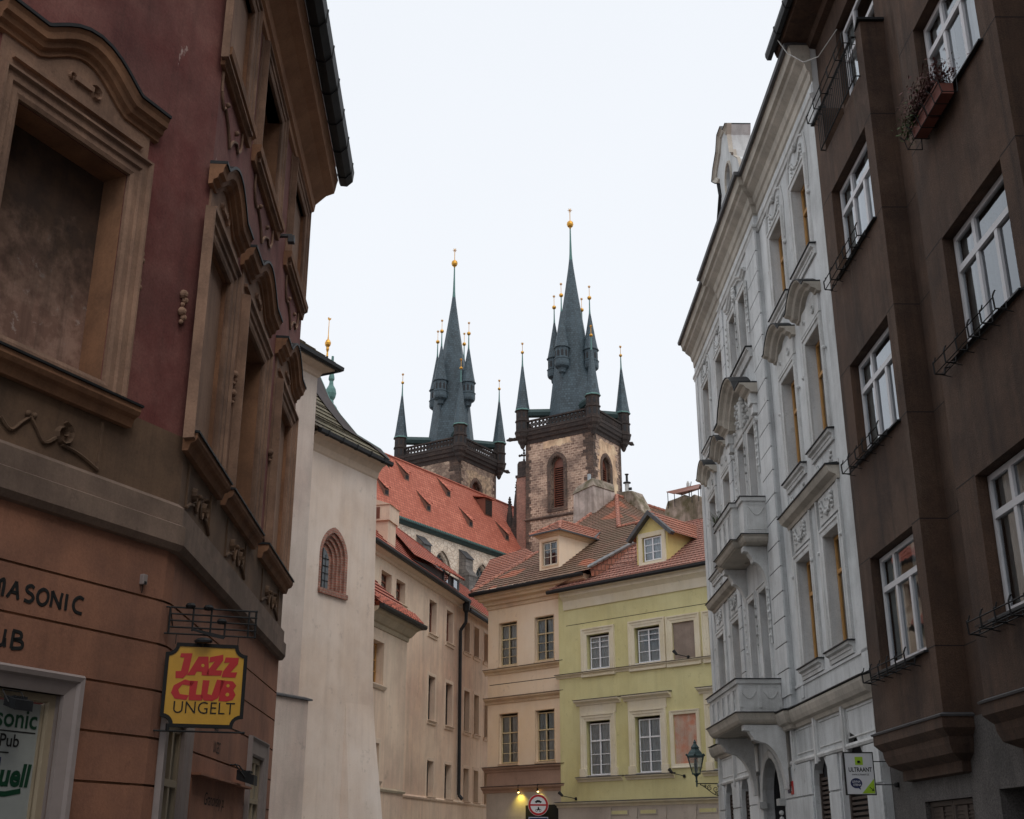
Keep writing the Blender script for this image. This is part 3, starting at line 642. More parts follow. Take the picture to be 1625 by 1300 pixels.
for (F, u0, u1) in ((L1, -2.9, -1.15), (L2, .25, 1.45), (L2, 2.45, 3.8), (L2, 5.2, 6.8)):   # carved aprons under the sills
    m = MB(); uc = (u0 + u1) / 2; w = (u1 - u0) / 2
    for s_ in (-1, 1):
        F_ = F; m.mold(F_, spiral(uc + s_ * w * .45, 5.16, .10, 1.3, -s_, math.pi / 2 if s_ < 0 else math.pi / 2), [(0, 0), (.018, .05), (.036, 0)])
        scroll(m, F_, [(uc + s_ * w * .45, 5.06), (uc + s_ * w * .7, 5.03), (uc + s_ * w * .98, 4.95)], .018)
        scroll(m, F_, [(uc + s_ * w * .36, 5.1), (uc + s_ * w * .22, 5.02), (uc + s_ * w * .1, 5.12), (uc, 5.2)], .018)
        m.ball(F_(uc + s_ * w * .04, .02, 5.22), .03, n=6)
    m.box(F_, uc - w, uc - w + .03, 0, .02, 4.95, 5.42); m.box(F_, uc + w - .03, uc + w, 0, .02, 4.95, 5.42)
    m.build('carved_apron', 'apron', CH)
for F, u in ((L1, -.98), (L2, -.0 + .0)):
    pass
m = MB()
for F, u, z in ((L1, -.97, 7.3), (L1, -.97, 7.0), (L2, 2.02, 7.15), (L2, 2.02, 6.9), (L2, 4.98, 7.1), (L1, -.28, 7.15), (L1, -.28, 6.95)):
    for k in range(3): m.ball(F(u + .03 * (k % 2), .03, z - .06 * k), .05 - .012 * k, n=6)
m.build('stucco_rosette', 'trim', CH)
window(L2, CH, 2.5, 3.72, 5.86, 8.0, -.30, 'greyfr', 2, (), .62, .07, curtain=.6)
window(L2, CH, 2.5, 3.75, 10.52, 12.0, -.30, 'greyfr', 2, (), None, .07, curtain=.5)
for u0, u1, z1 in ((.40, 1.16, 2.80), (5.35, 6.35, 2.82)):
    window(L2, CH, u0, u1, .9, z1, -.02, 'bwood', 2, (.42,), .70, .07, curtain=.6)
    m = MB(); m.mold(L2, [(u0, .9), (u1, .9), (u1, z1), (u0, z1)], [(0, -.12), (0, .02), (.03, .035), (.20, .035), (.235, .06), (.25, .06), (.26, 0), (.1, -.02)], True); m.build('window_moulding', 'greyfr', CH)
m = MB(); m.mold(L1, [(hB[0], .9), (hB[1], .9), (hB[1], 2.87), (hB[0], 2.87)], [(0, -.1), (0, .02), (.10, .05), (.12, .08), (.16, .09), (.185, .05), (.19, 0), (.1, -.02)], True); m.build('display_frame', 'greyfr', CH)
m = MB(); m.mold(L1, [(-3.0, .98), (-1.31, .98), (-1.31, 2.80), (-3.0, 2.80)], [(.08, -.13), (.08, -.07), (.01, -.07), (.0, -.10), (.0, -.13)], True); m.box(L1, -1.332, -1.325, -.14, -.10, 1.0, 2.79); m.build('display_inner_frame', 'bwood', CH)
# painted lettering
TL = lambda u0, z0, F=L1, o=.0: (lambda u, oo, z: F(u0 + u, oo + o, z0 + z))
def stroke(m, F, pts, w=.03, sx=1): m.mold(F, smooth(pts, 4) if len(pts) > 3 else pts, [(-w * .5, .002), (-w * .35, .006), (w * .5, .006), (w * .5, .002)])
m = MB()
GL = {'M': [[(0, 0), (.02, .75), (.0, 1)], [(0, 1), (.25, .8), (.3, .3), (.28, 0)], [(.3, .8), (.5, 1), (.58, .7), (.55, 0)]],
      'A': [[(0, 0), (.25, .55), (.42, 1.05)], [(.42, 1.05), (.52, .5), (.62, 0)], [(.14, .38), (.62, .36)]],
      'S': [[(.5, .92), (.3, 1.02), (.08, .85), (.12, .62), (.4, .48), (.5, .25), (.3, .02), (.0, .08)]],
      'O': [[(.35, 1), (.1, .8), (.0, .45), (.12, .1), (.35, 0), (.6, .2), (.68, .55), (.58, .88), (.35, 1)]],
      'N': [[(.0, 0), (.04, .5), (.0, 1)], [(.0, 1), (.3, .5), (.62, 0)], [(.62, 0), (.6, .6), (.66, 1.02)]],
      'I': [[(.06, 1.03), (.04, .5), (.06, 0)]], 'C': [[(.52, .95), (.3, 1.03), (.06, .8), (.0, .4), (.15, .06), (.5, .0)]],
      'L': [[(.06, 1), (.02, .4), (.05, .0), (.42, .02)]], 'U': [[(0, 1), (.0, .3), (.2, .0), (.45, .12), (.5, .5), (.52, 1)], [(.52, .5), (.56, 0)]],
      'B': [[(.04, 1), (.02, 0)], [(.0, 1), (.35, .95), (.38, .65), (.06, .52)], [(.06, .52), (.45, .45), (.46, .12), (.02, 0)]]}
def word(m, F, places, z, h):
    for ch, u, w in places:
        for st in GL[ch]: stroke(m, F, [(u + x * w, z + y * h) for x, y in st], .031)
word(m, L1, [('M', -2.13, .17), ('A', -1.985, .19), ('S', -1.80, .19), ('O', -1.66, .18), ('N', -1.50, .18), ('I', -1.335, .15), ('C', -1.24, .22)], 3.60, .14)
m.build('painted_lettering', 'black', CH); m = MB()
word(m, L1, [('C', -2.42, .2), ('L', -2.24, .2), ('U', -2.07, .24), ('B', -1.87, .24)], 3.19, .145)
m.build('painted_lettering', 'black', CH); m = MB()
m.text('CLUB', TL(2.72, 2.93, L2), .13, sx=.75, bold=.004); m.text('UNGELT', TL(2.75, 2.68, L2), .19, sx=.62, sp=.9)
m.build('painted_lettering', 'black', CH)
m = MB(); m.box(L2, 1.63, 4.95, 0, .12, 2.36, 2.385); m.box(L2, 1.65, 4.9, 0, .02, 1.2, 2.36); m.build('signboard_canopy', ['salmon'], CH)
m = MB(); m.text('Granovsky p.', TL(2.35, 2.08, L2, .02), .2, shear=.3, sx=1.15); m.build('signboard_lettering', 'black', CH)
# printed display board inside the frame
DB = thing('display_board', L1(-2.1, -.12, 1.0), 'white board with green and black lettering in a pale frame at the left edge', 'notice board')
m = MB(); m.box(L1, -3.0, -1.325, -.150, -.128, 1.0, 2.785); m.build('board', 'boardw', DB)
m = MB(); TB = lambda u0, z0: TL(u0, z0, L1, -.128)
m.text('Masonic', TB(-2.07, 2.575), .222, bold=.003, sx=.98); m.build('heading_lettering', 'dgreen', DB)
m = MB(); m.box(L1, -2.9, -1.36, -.128, -.124, 2.535, 2.545); m.text('Pub', TB(-1.74, 2.415), .145, bold=.002); m.box(L1, -2.4, -1.62, -.128, -.124, 2.36, 2.37); m.build('lettering', 'black', DB)
m = MB(); m.text('Urquell', TB(-2.06, 2.105), .25, shear=.12, bold=.009, sx=.92); m.mold(L1, [(-2.3, 2.06), (-1.95, 2.045), (-1.6, 2.045), (-1.44, 2.075)], [(-.03, -.127), (-.03, -.124), (.012, -.124), (.012, -.127)]); m.build('brewery_lettering', 'dgreen', DB)
m = MB(); m.box(L1, -1.765, -1.69, -.128, -.124, 2.25, 2.325); m.build('blue_sticker', 'navy', DB)
m = MB(); m.box(L1, -2.2, -1.72, -.128, -.124, 1.92, 2.0); m.box(L1, -2.15, -1.745, -.1235, -.1225, 1.90, 1.975, 1); m.build('red_label', ['navy', 'signr'], DB)
# lamps fixed to the corner house
def floodlight(u, o, z, F, label, s=1.0, ang=0):
    t = thing('floodlight', F(u, o, z), label, 'floodlight', 'black floodlights on the corner house')
    m = MB(); c = F(u, o, z); x = Vector((F.d.x, F.d.y, 0)); n = Vector((F.n.x, F.n.y, 0))
    w, h, dd = .11 * s, .055 * s, .10 * s
    P = [c + x * (w * a) + n * (dd * b) + Vector((0, 0, h * k - b * .03 * s)) for k in (-1, 1) for a, b in ((-1, -1), (1, -1), (1 * (1.15), 1), (-1.15, 1))]
    vv = [m.bm.verts.new(p) for p in P]
    for q in ((0, 1, 2, 3), (4, 5, 6, 7), (0, 1, 5, 4), (1, 2, 6, 5), (2, 3, 7, 6), (3, 0, 4, 7)): m.bm.faces.new([vv[i] for i in q])
    for i in range(5): m.box(F, u - w * .8 + i * w * .36, u - w * .7 + i * w * .36, o - dd * .9, o + dd * .5, z + h * .9, z + h * 1.35)
    m.build('lamp_housing', 'cap', t)
    m = MB(); m.path([c + x * w * 1.15, c + x * w * 1.2 - n * dd * 1.2 + Vector((0, 0, h * 2.6)), c - x * w * 1.2 - n * dd * 1.2 + Vector((0, 0, h * 2.6)), c - x * w * 1.15], .008 * s, 4)
    m.path([c - n * dd * 1.2 + Vector((0, 0, h * 2.6)), F(u, max(0, 0), z + h * 2.6)], .009 * s, 4); m.build('bracket', 'iron', t); return t
floodlight(-1.80, .10, 2.74, L1, 'black floodlight hanging in front of the pub board', .75)
floodlight(3.9, .22, 2.45, L2, 'black floodlight above the lower signboard between the ground floor windows', 1.1)
AB = thing('alarm_box', L1(-.41, 0, 4.0), 'small grey box high on the salmon wall right of the painted lettering', 'alarm box')
m = MB(); m.box(L1, -.445, -.385, 0, .05, 4.0, 4.10); m.build('casing', 'greyfr', AB, bevel=.006); m = MB(); m.box(L1, -.43, -.40, .05, .056, 4.005, 4.03); m.path([L1(-.415, .02, 4.0), L1(-.415, .02, 3.92)], .004); m.build('grille', 'black', AB)
CL = thing('wall_light', L2(4.55, .0, 10.5), 'small grey fitting on the wall beside the upper window', 'light')
m = MB(); m.box(L2, 4.38, 4.44, 0, .22, 10.36, 10.41); m.box(L2, 4.36, 4.46, .16, .26, 10.26, 10.38); m.build('housing', 'zinc', CL, bevel=.01)
# hanging jazz sign
JS = Fr(-3.4, 11.8, 72)
HS = thing('hanging_sign', JS(.4, 0, 3.0), 'yellow cut-corner sign with red letters hanging under an iron music stave at the house corner', 'sign')
def notch(u0, u1, z0, z1, r):
    o = []
    for cx, cz, a0 in ((u0, z0, 90), (u1, z0, 180), (u1, z1, 270), (u0, z1, 0)):
        seq = [(cx + r * math.cos(R(a0 - 90 * i / 5)), cz + r * math.sin(R(a0 - 90 * i / 5))) for i in range(6)]
        o += seq
    return o
N = notch(.035, .785, 2.725, 3.495, .095)
m = MB(); m.prism([JS(u, .012, z) for u, z in N], JS(0, -.012, 0) - JS(0, .012, 0)); m.build('plate', 'signy', HS)
m = MB(); m.mold(JS, N, [(-.016, -.022), (-.016, .022), (.018, .022), (.018, -.022)], True); m.build('frame', 'black', HS)
TJ = lambda u0, z0, sl=0: (lambda u, o, z: JS(u0 + u, o + .013, z0 + z + sl * u))
m = MB()
for st in ([(.16, 3.41), (.27, 3.415), (.245, 3.22), (.20, 3.17), (.13, 3.17), (.125, 3.235), (.175, 3.24), (.195, 3.37), (.155, 3.37)],
           [(.235, 3.20), (.33, 3.385), (.425, 3.39), (.445, 3.205), (.375, 3.205), (.372, 3.24), (.325, 3.24), (.31, 3.205)],
           [(.44, 3.385), (.565, 3.415), (.57, 3.36), (.505, 3.26), (.57, 3.26), (.56, 3.21), (.42, 3.205), (.425, 3.25), (.49, 3.345), (.435, 3.33)],
           [(.59, 3.39), (.72, 3.39), (.715, 3.33), (.65, 3.245), (.715, 3.25), (.70, 3.195), (.565, 3.195), (.575, 3.25), (.635, 3.34), (.58, 3.335)],
           [(.31, 3.14), (.22, 3.16), (.12, 3.10), (.10, 3.03), (.14, 2.975), (.25, 2.965), (.27, 3.01), (.185, 3.02), (.165, 3.06), (.20, 3.11), (.29, 3.10)],
           [(.27, 3.15), (.345, 3.15), (.335, 3.02), (.40, 3.02), (.40, 2.965), (.27, 2.965)],
           [(.39, 3.16), (.455, 3.16), (.445, 3.03), (.485, 3.02), (.525, 3.17), (.60, 3.165), (.55, 2.995), (.50, 2.965), (.42, 2.965), (.385, 3.0)],
           [(.565, 3.165), (.68, 3.16), (.715, 3.12), (.69, 3.075), (.715, 3.03), (.69, 2.98), (.63, 2.963), (.555, 2.965)]):
    m.prism([JS(u, .0125, z) for u, z in st], JS(0, .016, 0) - JS(0, .0125, 0))
m.build('red_lettering', 'signr', HS)
m = MB()
for u, z, r in ((.378, 3.30, .016), (.635, 3.115, .016), (.635, 3.03, .018)): m.prism([JS(u + r * math.cos(a), .0165, z + r * math.sin(a)) for a in [2 * math.pi * i / 8 for i in range(8)]], JS(0, .001, 0) - JS(0, 0, 0))
m.build('letter_counters', 'signy', HS)
m = MB(); m.text('UNGELT', TJ(.125, 2.84), .165, sx=.93, sp=1.02, bold=-.001); m.build('black_lettering', 'black', HS)
m = MB()
for i in range(5): m.tube(JS(-.02 if i in (0, 4) else .02, 0, 3.86 - .065 * i), JS(.86, 0, 3.86 - .065 * i), .009); m.ball(JS(.862, 0, 3.86 - .065 * i), .013)
for u in (.02, .86): m.tube(JS(u, 0, 3.60), JS(u, 0, 3.86), .011)
m.tube(JS(.79, 0, 3.60), JS(.79, 0, 3.86), .010)
for u in (.10, .70): m.tube(JS(u, 0, 3.60), JS(u, 0, 3.50), .004)
m.tube(JS(.02, 0, 3.86), L2(.25, 0, 3.70), .006); m.build('stave', 'iron', HS)
for u, z0, z1 in ((.245, 3.63, 3.87), (.42, 3.61, 3.86), (.56, 3.58, 3.73)):
    m = MB(); m.tube(JS(u, .01, z0), JS(u, .01, z1), .010)
    m.lathe(JS(u - .035, .01, z1 + .01), [(.002, -.026), (.04, -.022), (.052, 0), (.036, .024), (.002, .03)], 10); m.build('note', 'iron', HS)
m = MB(); m.prism([JS(u, .01, z) for u, z in ((.24, 3.64), (.24, 3.66), (.56, 3.60), (.56, 3.565), (.44, 3.585))], JS(0, .02, 0) - JS(0, .01, 0)); m.build('note_beam', 'iron', HS)
m = MB(); m.tube(JS(-.03, 0, 2.672), JS(.82, 0, 2.672), .010); m.ball(JS(.82, 0, 2.672), .014); m.tube(JS(.67, 0, 2.72), JS(.82, 0, 2.672), .004); m.tube(JS(.1, 0, 2.672), JS(.1, 0, 2.74), .02); m.build('lower_rod', 'iron', HS)
m = MB(); m.lathe(JS(.36, .06, 3.535), [(.02, -.03), (.075, -.02), (.085, 0), (.06, .02), (.02, .03)], 10, sx=1.1, sy=.7); m.tube(JS(.36, .06, 3.5), JS(.36, .0, 3.49), .012); m.build('sign_lamp', 'cap', HS)
# ================================================================ white house (right)
WH = Fr(6.8, 22.9, -.6)
WT = thing('white_house', (6.8, 30, 0), 'tall off-white stucco house with two balconies and shaped roof gable, right of the yellow house', 'house')
A_ = [(1.22, 2.45), (3.62, 4.90), (12.1, 13.2), (14.6, 15.76)]; CTR = [(7.78, 8.70), (9.26, 10.16)]
FL = [(5.52, 7.97), (9.97, 12.5), (14.35, 16.55)]
m = MB(); holes = []
for u0, u1 in A_:
    for z0, z1 in FL: holes.append({'h': rect(u0, u1, z0, z1), 'd': .34})
m.wall(WH, (0, 17.2, 4.45, 18.35), holes + [rect(6.14, 11.46, 4.46, 18.34)])
ch = [{'h': rect(u0, u1, z0, z1), 'd': .46} for u0, u1 in CTR for z0, z1 in ((5.05, 8.0), (9.2, 12.5), (14.62, 16.55))]
m.wall(WH, (6.12, 11.48, 4.45, 18.35), ch, o=.12)
for u in (6.12, 11.48): m.f([WH(u, 0, 4.45), WH(u, .12, 4.45), WH(u, .12, 18.35), WH(u, 0, 18.35)])
body(m, WH, 0, 17.2, 12, 0, 18.9); m.build('upper_wall', 'white', WT)
m = MB(); gh = [arch(1.05, 2.8, .9, 2.95, 6), arch(3.78, 5.08, .9, 2.95, 6), arch(8.05, 10.2, 0, 2.75, 10), arch(12.35, 13.6, .9, 2.95, 6), arch(14.85, 16.1, .9, 2.95, 6)]
m.wall(WH, (0, 17.2, 0, 4.46), [{'h': h, 'd': .2} for h in gh], o=.0); m.build('ground_floor_wall', 'white', WT)
m = MB(); body_cols = [(0, .98), (2.86, 3.72), (5.14, 7.9), (10.35, 12.28), (13.66, 14.78), (16.16, 17.2)]
for u0, u1 in body_cols:      # rusticated piers
    for z0, z1 in zip([0, .7, 1.35, 2.05, 2.75], [.7, 1.35, 2.05, 2.75, 3.5]): m.box(WH, u0 + .01, u1 - .01, .001, .045, z0 + .018, z1 - .018)
m.build('rusticated_piers', 'white', WT, bevel=.01)
m = MB(); m.ext(WH, 0, 7.0, [(0, 3.50), (.05, 3.5), (.07, 3.55), (.05, 3.60), (0, 3.60)]); m.ext(WH, 10.9, 17.2, [(0, 3.50), (.05, 3.5), (.07, 3.55), (.05, 3.60), (0, 3.60)])
for u in (2.15, 4.45, 6.6, 11.8, 14.2, 16.6): m.box(WH, u - .12, u + .12, 0, .05, 3.42, 4.4); m.box(WH, u - .07, u + .07, .05, .085, 3.38, 4.35)
for u0, u1 in ((.15, 1.95), (2.4, 4.25), (4.7, 6.4), (12, 14), (14.4, 16.4)): m.mold(WH, rect(u0, u1, 3.7, 4.25), [(-.03, 0), (-.02, .02), (.0, .02), (.01, 0)], True)
m.build('frieze_panels', 'whitet', WT)
m = MB(); m.plan([WH(0, 0, 0).xy, WH(6.2, 0, 0).xy, WH(6.2, .12, 0).xy, WH(11.4, .12, 0).xy, WH(11.4, 0, 0).xy, WH(17.35, 0, 0).xy], [(-.01, 4.28), (.05, 4.30), (.07, 4.38), (.16, 4.42), (.20, 4.5), (.24, 4.62), (.24, 4.68), (0, 4.74), (-.01, 4.74)], -1); m.build('first_floor_cornice', 'cornw', WT)
m = MB(); m.plan([WH(0, 0, 0).xy, WH(6.2, 0, 0).xy, WH(6.2, .12, 0).xy, WH(11.4, .12, 0).xy, WH(11.4, 0, 0).xy, WH(17.35, 0, 0).xy], [(-.01, 4.742), (.27, 4.70), (.27, 4.72), (-.01, 4.78)], -1); m.build('cornice_flashing', 'cap', WT)
# eaves
pe = [WH(-.02, 0, 0).xy, WH(6.1, 0, 0).xy, WH(6.1, .12, 0).xy, WH(11.5, .12, 0).xy, WH(11.5, 0, 0).xy, WH(17.3, 0, 0).xy]
m = MB(); m.plan(pe, [(-.01, 17.95), (.04, 18.0), (.05, 18.2), (.10, 18.25), (.14, 18.42), (.30, 18.55), (.33, 18.62), (.42, 18.66), (.44, 18.80), (.50, 18.92), (-.01, 18.92)], -1); m.build('eaves_cornice', 'cornw', WT)
m = MB(); m.plan(pe, [(.505, 18.86), (.56, 18.88), (.58, 18.97), (-.4, 19.1), (-.4, 18.94), (.4, 18.93)], -1); m.build('gutter', 'zinc', WT)
m = MB(); m.plan(pe, [(-.01, 17.42), (.04, 17.44), (.06, 17.52), (.09, 17.55), (.09, 17.62), (-.01, 17.66)], -1); m.build('frieze_moulding', 'whitet', WT)
m = MB(); m.tileroof([WH(-.1, .3, 19.08), WH(17.4, .3, 19.08), WH(17.4, -5.5, 22.6), WH(-.1, -5.5, 22.6)], .33); m.build('roof', 'tileD', WT)
# quoins
m = MB()
z = 5.05
lv = []
while z < 17.3: lv.append((z, z + .62)); z += .62
for z0, z1 in lv:
    for u0, u1 in ((6.02, 7.22), (11.08, 11.56)):
        m.box(WH, u0, u1, .10, .155, z0 + .014, z1 - .014)
for u0, u1 in ((6.08, 6.5), (11.1, 11.5)): m.box(WH, u0, u1, .0, .13, 4.8, 17.35)
for z0, z1 in lv[1:]:
    for u0, u1 in ((6.03, 7.21), (11.09, 11.55)): m.box(WH, u0, u1, .126, .146, z0 - .012, z0 + .012, 1)
m.build('quoin_strips', ['white', 'zinc'], WT)
m = MB(); m.box(WH, .04, .5, 0, .03, 4.8, 17.9); m.box(WH, 16.75, 17.2, 0, .03, 4.8, 17.9); m.box(WH, 5.25, 5.5, 0, .02, 4.9, 17.4); m.box(WH, .0, 6.1, 0, .03, 5.18, 5.24); m.box(WH, 11.5, 17.2, 0, .03, 5.18, 5.24); m.build('edge_pilasters', 'white', WT)
FP = [(0, 0), (0, .04), (.04, .05), (.10, .05), (.115, .075), (.17, .075), (.19, .05), (.20, 0)]
for u0, u1 in A_:
    uc = (u0 + u1) / 2; w = u1 - u0
    for k, (z0, z1) in enumerate(FL):
        window(WH, WT, u0 + .02, u1 - .02, z0 + .02, z1 - .02, -.20, 'owood', 2, (), .68, .075, mull=.08, curtain=.3)
        m = MB(); m.mold(WH, rect(u0, u1, z0, z1), FP, True); m.build('window_moulding', 'whitet', WT)
        # sill
        m = MB(); m.ext(WH, u0 - .28, u1 + .28, [(0, z0 - .26), (.05, z0 - .26), (.06, z0 - .12), (.13, z0 - .08), (.14, z0 - .02), (0, z0 - .02)]); m.build('window_sill', 'whitet', WT)
        m = MB(); m.ext(WH, u0 - .32, u1 + .32, [(0, z0 - .018), (.17, z0 - .018), (.17, z0 + .004), (0, z0 + .015)]); m.build('sill_flashing', 'cap', WT)
        m = MB()
        if k == 2:
            garland(m, WH, uc, z1 + .62, w * .75, .28, .0, .026)
            for s_ in (-1, 1): scroll(m, WH, [(uc + s_ * w * .62, z1 + .75), (uc + s_ * w * .72, z1 + .3), (uc + s_ * w * .70, z1 - .2), (uc + s_ * w * .66, z1 - .7)], .03); m.ball(WH(uc + s_ * w * .66, .03, z1 - .85), .06)
            scroll(m, WH, [(uc - w * .6, z1 + .72), (uc - w * .3, z1 + .9), (uc, z1 + .78), (uc + w * .3, z1 + .9), (uc + w * .6, z1 + .72)], .032)
            for q in range(5): m.ball(WH(uc - .1 + .05 * q, .05, z1 + .82 - .05 * (q % 2)), .06, n=6)
        if k == 1:
            m.box(WH, u0 - .2, u1 + .2, 0, .06, z1 + .22, z1 + .75)
            for s_ in (-1, 1): m.mold(WH, spiral(uc + s_ * w * .33, z1 + .45, .1, 1.2, s_), [(0, .05), (.02, .10), (.04, .05)])
            garland(m, WH, uc, z0 - .42, w * .9, .38, 0, .02)
            for s_ in (-1, 1): m.ball(WH(uc + s_ * (w * .5 + .3), .05, z1 - .7), .05)
        if k == 0:
            m.wall(WH, (u0 - .12, u1 + .12, z1 + .26, z1 + .86), o=.03); garland(m, WH, uc, z1 + .72, w * .7, .3, .04, .028)
            for q in range(10): m.ball(WH(uc + random.uniform(-.35, .35) * w, .05, z1 + .38 + random.random() * .36), .035, n=5)
            m.box(WH, u0 - .32, u0 - .22, 0, .06, z0, z1 + .86); m.box(WH, u1 + .22, u1 + .32, 0, .06, z0, z1 + .86)
            m.ball(WH(u0 - .27, .07, z1 - .3), .045); m.ball(WH(u1 + .27, .07, z1 - .3), .045)
        m.build('stucco_ornament', 'whitet', WT)
    # second-floor arched hood
    z1 = FL[1][1]; a, b = u0 - .34, u1 + .34; L = [(a, z1 + .70), (a + .24, z1 + .70)]
    for i in range(9): t = i / 8; L.append((a + .30 + (b - a - .6) * t, z1 + .76 + .34 * math.sin(math.pi * t) ** .8))
    L += [(b - .24, z1 + .70), (b, z1 + .70)]
    m = MB(); m.mold(WH, L, [(-.06, 0), (-.05, .10), (.0, .12), (.03, .22), (.10, .26), (.13, .36), (.16, .38), (.165, 0)]); m.build('window_hood', 'cornw', WT)
    m = MB(); m.mold(WH, L, [(.167, 0), (.167, .40), (.19, .40), (.20, 0)]); m.build('hood_flashing', 'cap', WT)
for a, b in ((.85, 5.32), (11.72, 16.15)):      # shared hood over the first-floor pairs
    z = 8.86; m = MB(); m.ext(WH, a, b, [(0, z - .02), (.06, z - .02), (.08, z + .06), (.22, z + .12), (.26, z + .2), (.28, z + .26), (0, z + .26)]); m.build('window_hood', 'cornw', WT)
    m = MB(); m.ext(WH, a - .03, b + .03, [(0, z + .262), (.31, z + .262), (.31, z + .285), (0, z + .33)]); m.build('hood_flashing', 'cap', WT)
    m = MB(); m.ext(WH, a - .05, b + .4, [(0, 9.16), (.03, 9.16), (.03, 9.25), (0, 9.25)]); m.build('string_moulding', 'whitet', WT)
for i, (u0, u1) in enumerate(CTR):
    for z0, z1 in ((5.05, 8.0), (9.2, 12.5), (14.62, 16.55)):
        F2 = Fr(*(WH(0, .12, 0).xy), -.6)
        window(F2, WT, u0 + .01, u1 - .01, z0 + .02, z1 - .02, -.34, 'owood', 2, (), .72, .07, curtain=0)
        m = MB(); m.mold(F2, rect(u0, u1, z0, z1), [(0, 0), (0, .03), (.05, .045), (.12, .045), (.13, .07), (.17, .07), (.18, 0)], True); m.build('window_moulding', 'whitet', WT)
        m = MB(); 
        for j in range(5): m.ball(F2((8.98), .06 + .02 * (j % 2), z1 - .3 - .25 * j), .055 - .006 * j, n=6)
        s_ = -1 if i == 0 else 1; ue = u0 - .28 if i == 0 else u1 + .28
        for j in range(7): m.ball(F2(ue, .05, z1 - .1 - .2 * j), .05, n=6)
        m.path([F2(ue, .03, z1 + .1), F2(ue, .03, z1 - 1.5)], .03, 5); m.build('stucco_ornament', 'whitet', WT)
F2 = Fr(*(WH(0, .12, 0).xy), -.6)
m = MB(); m.ext(F2, 7.45, 10.6, [(0, 14.32), (.06, 14.34), (.10, 14.5), (.16, 14.54), (.16, 14.6), (0, 14.6)]); m.build('window_sill', 'whitet', WT)
m = MB(); m.ext(F2, 7.42, 10.63, [(0, 14.602), (.20, 14.602), (.20, 14.63), (0, 14.64)]); m.build('sill_flashing', 'cap', WT)
# third floor curl over the centre pair
m = MB(); L = [(7.5, 17.0), (7.9, 16.9), (8.4, 17.15), (8.98, 17.22), (9.55, 17.15), (10.05, 16.9), (10.45, 17.0)]; m.mold(F2, L, [(-.05, 0), (-.04, .06), (0, .07), (.04, .12), (.08, .13), (.09, 0)])
for j in range(8): m.ball(F2(8.98 + .05 * math.sin(j * 2), .08, 17.1 - .05 * j), .07, n=6)
m.build('window_hood', 'whitet', WT)
# big segmental pediment above the balcony doors
z = 12.78; L = [(7.0, z + .42), (7.75, z + .42)]
for i in range(11): t = i / 10; L.append((7.85 + 2.3 * t, z + .62 + .62 * math.sin(math.pi * t) ** .8))
L += [(10.25, z + .42), (11.0, z + .42)]
m = MB(); m.mold(F2, L, [(-.10, 0), (-.08, .22), (-.02, .25), (.02, .34), (.10, .40), (.13, .5), (.17, .52), (.175, 0)]); m.build('pediment', 'cornw', WT)
m = MB(); m.mold(F2, L, [(.177, 0), (.177, .55), (.20, .55), (.22, 0)]); m.build('pediment_flashing', 'cap', WT)
m = MB()
for uc in (7.3, 10.7): m.box(F2, uc - .18, uc + .18, 0, .22, z + .05, z + .36); m.box(F2, uc - .14, uc + .14, 0, .16, z - .2, z + .05); m.mold(F2, spiral(uc, z - .35, .14), [(0, 0), (.025, .12), (.05, 0)])
m.wall(F2, (7.5, 10.5, z - .1, z + .9), o=.03)
m.lathe(F2(8.98, .08, z - .08), [(.01, 0), (.12, .08), (.2, .35), (.2, .7), (.1, .98), (.01, 1.05)], 8, sx=.5, sy=1)
for j in range(46): m.ball(F2(8.98 + random.gauss(0, .45), .07 + random.random() * .06, z + .05 + random.random() * .75), random.uniform(.03, .075), n=5)
m.ext(F2, 7.45, 10.5, [(0, z - .14), (.08, z - .14), (.10, z - .08), (0, z - .06)])
m.build('pediment_relief', 'whitet', WT)
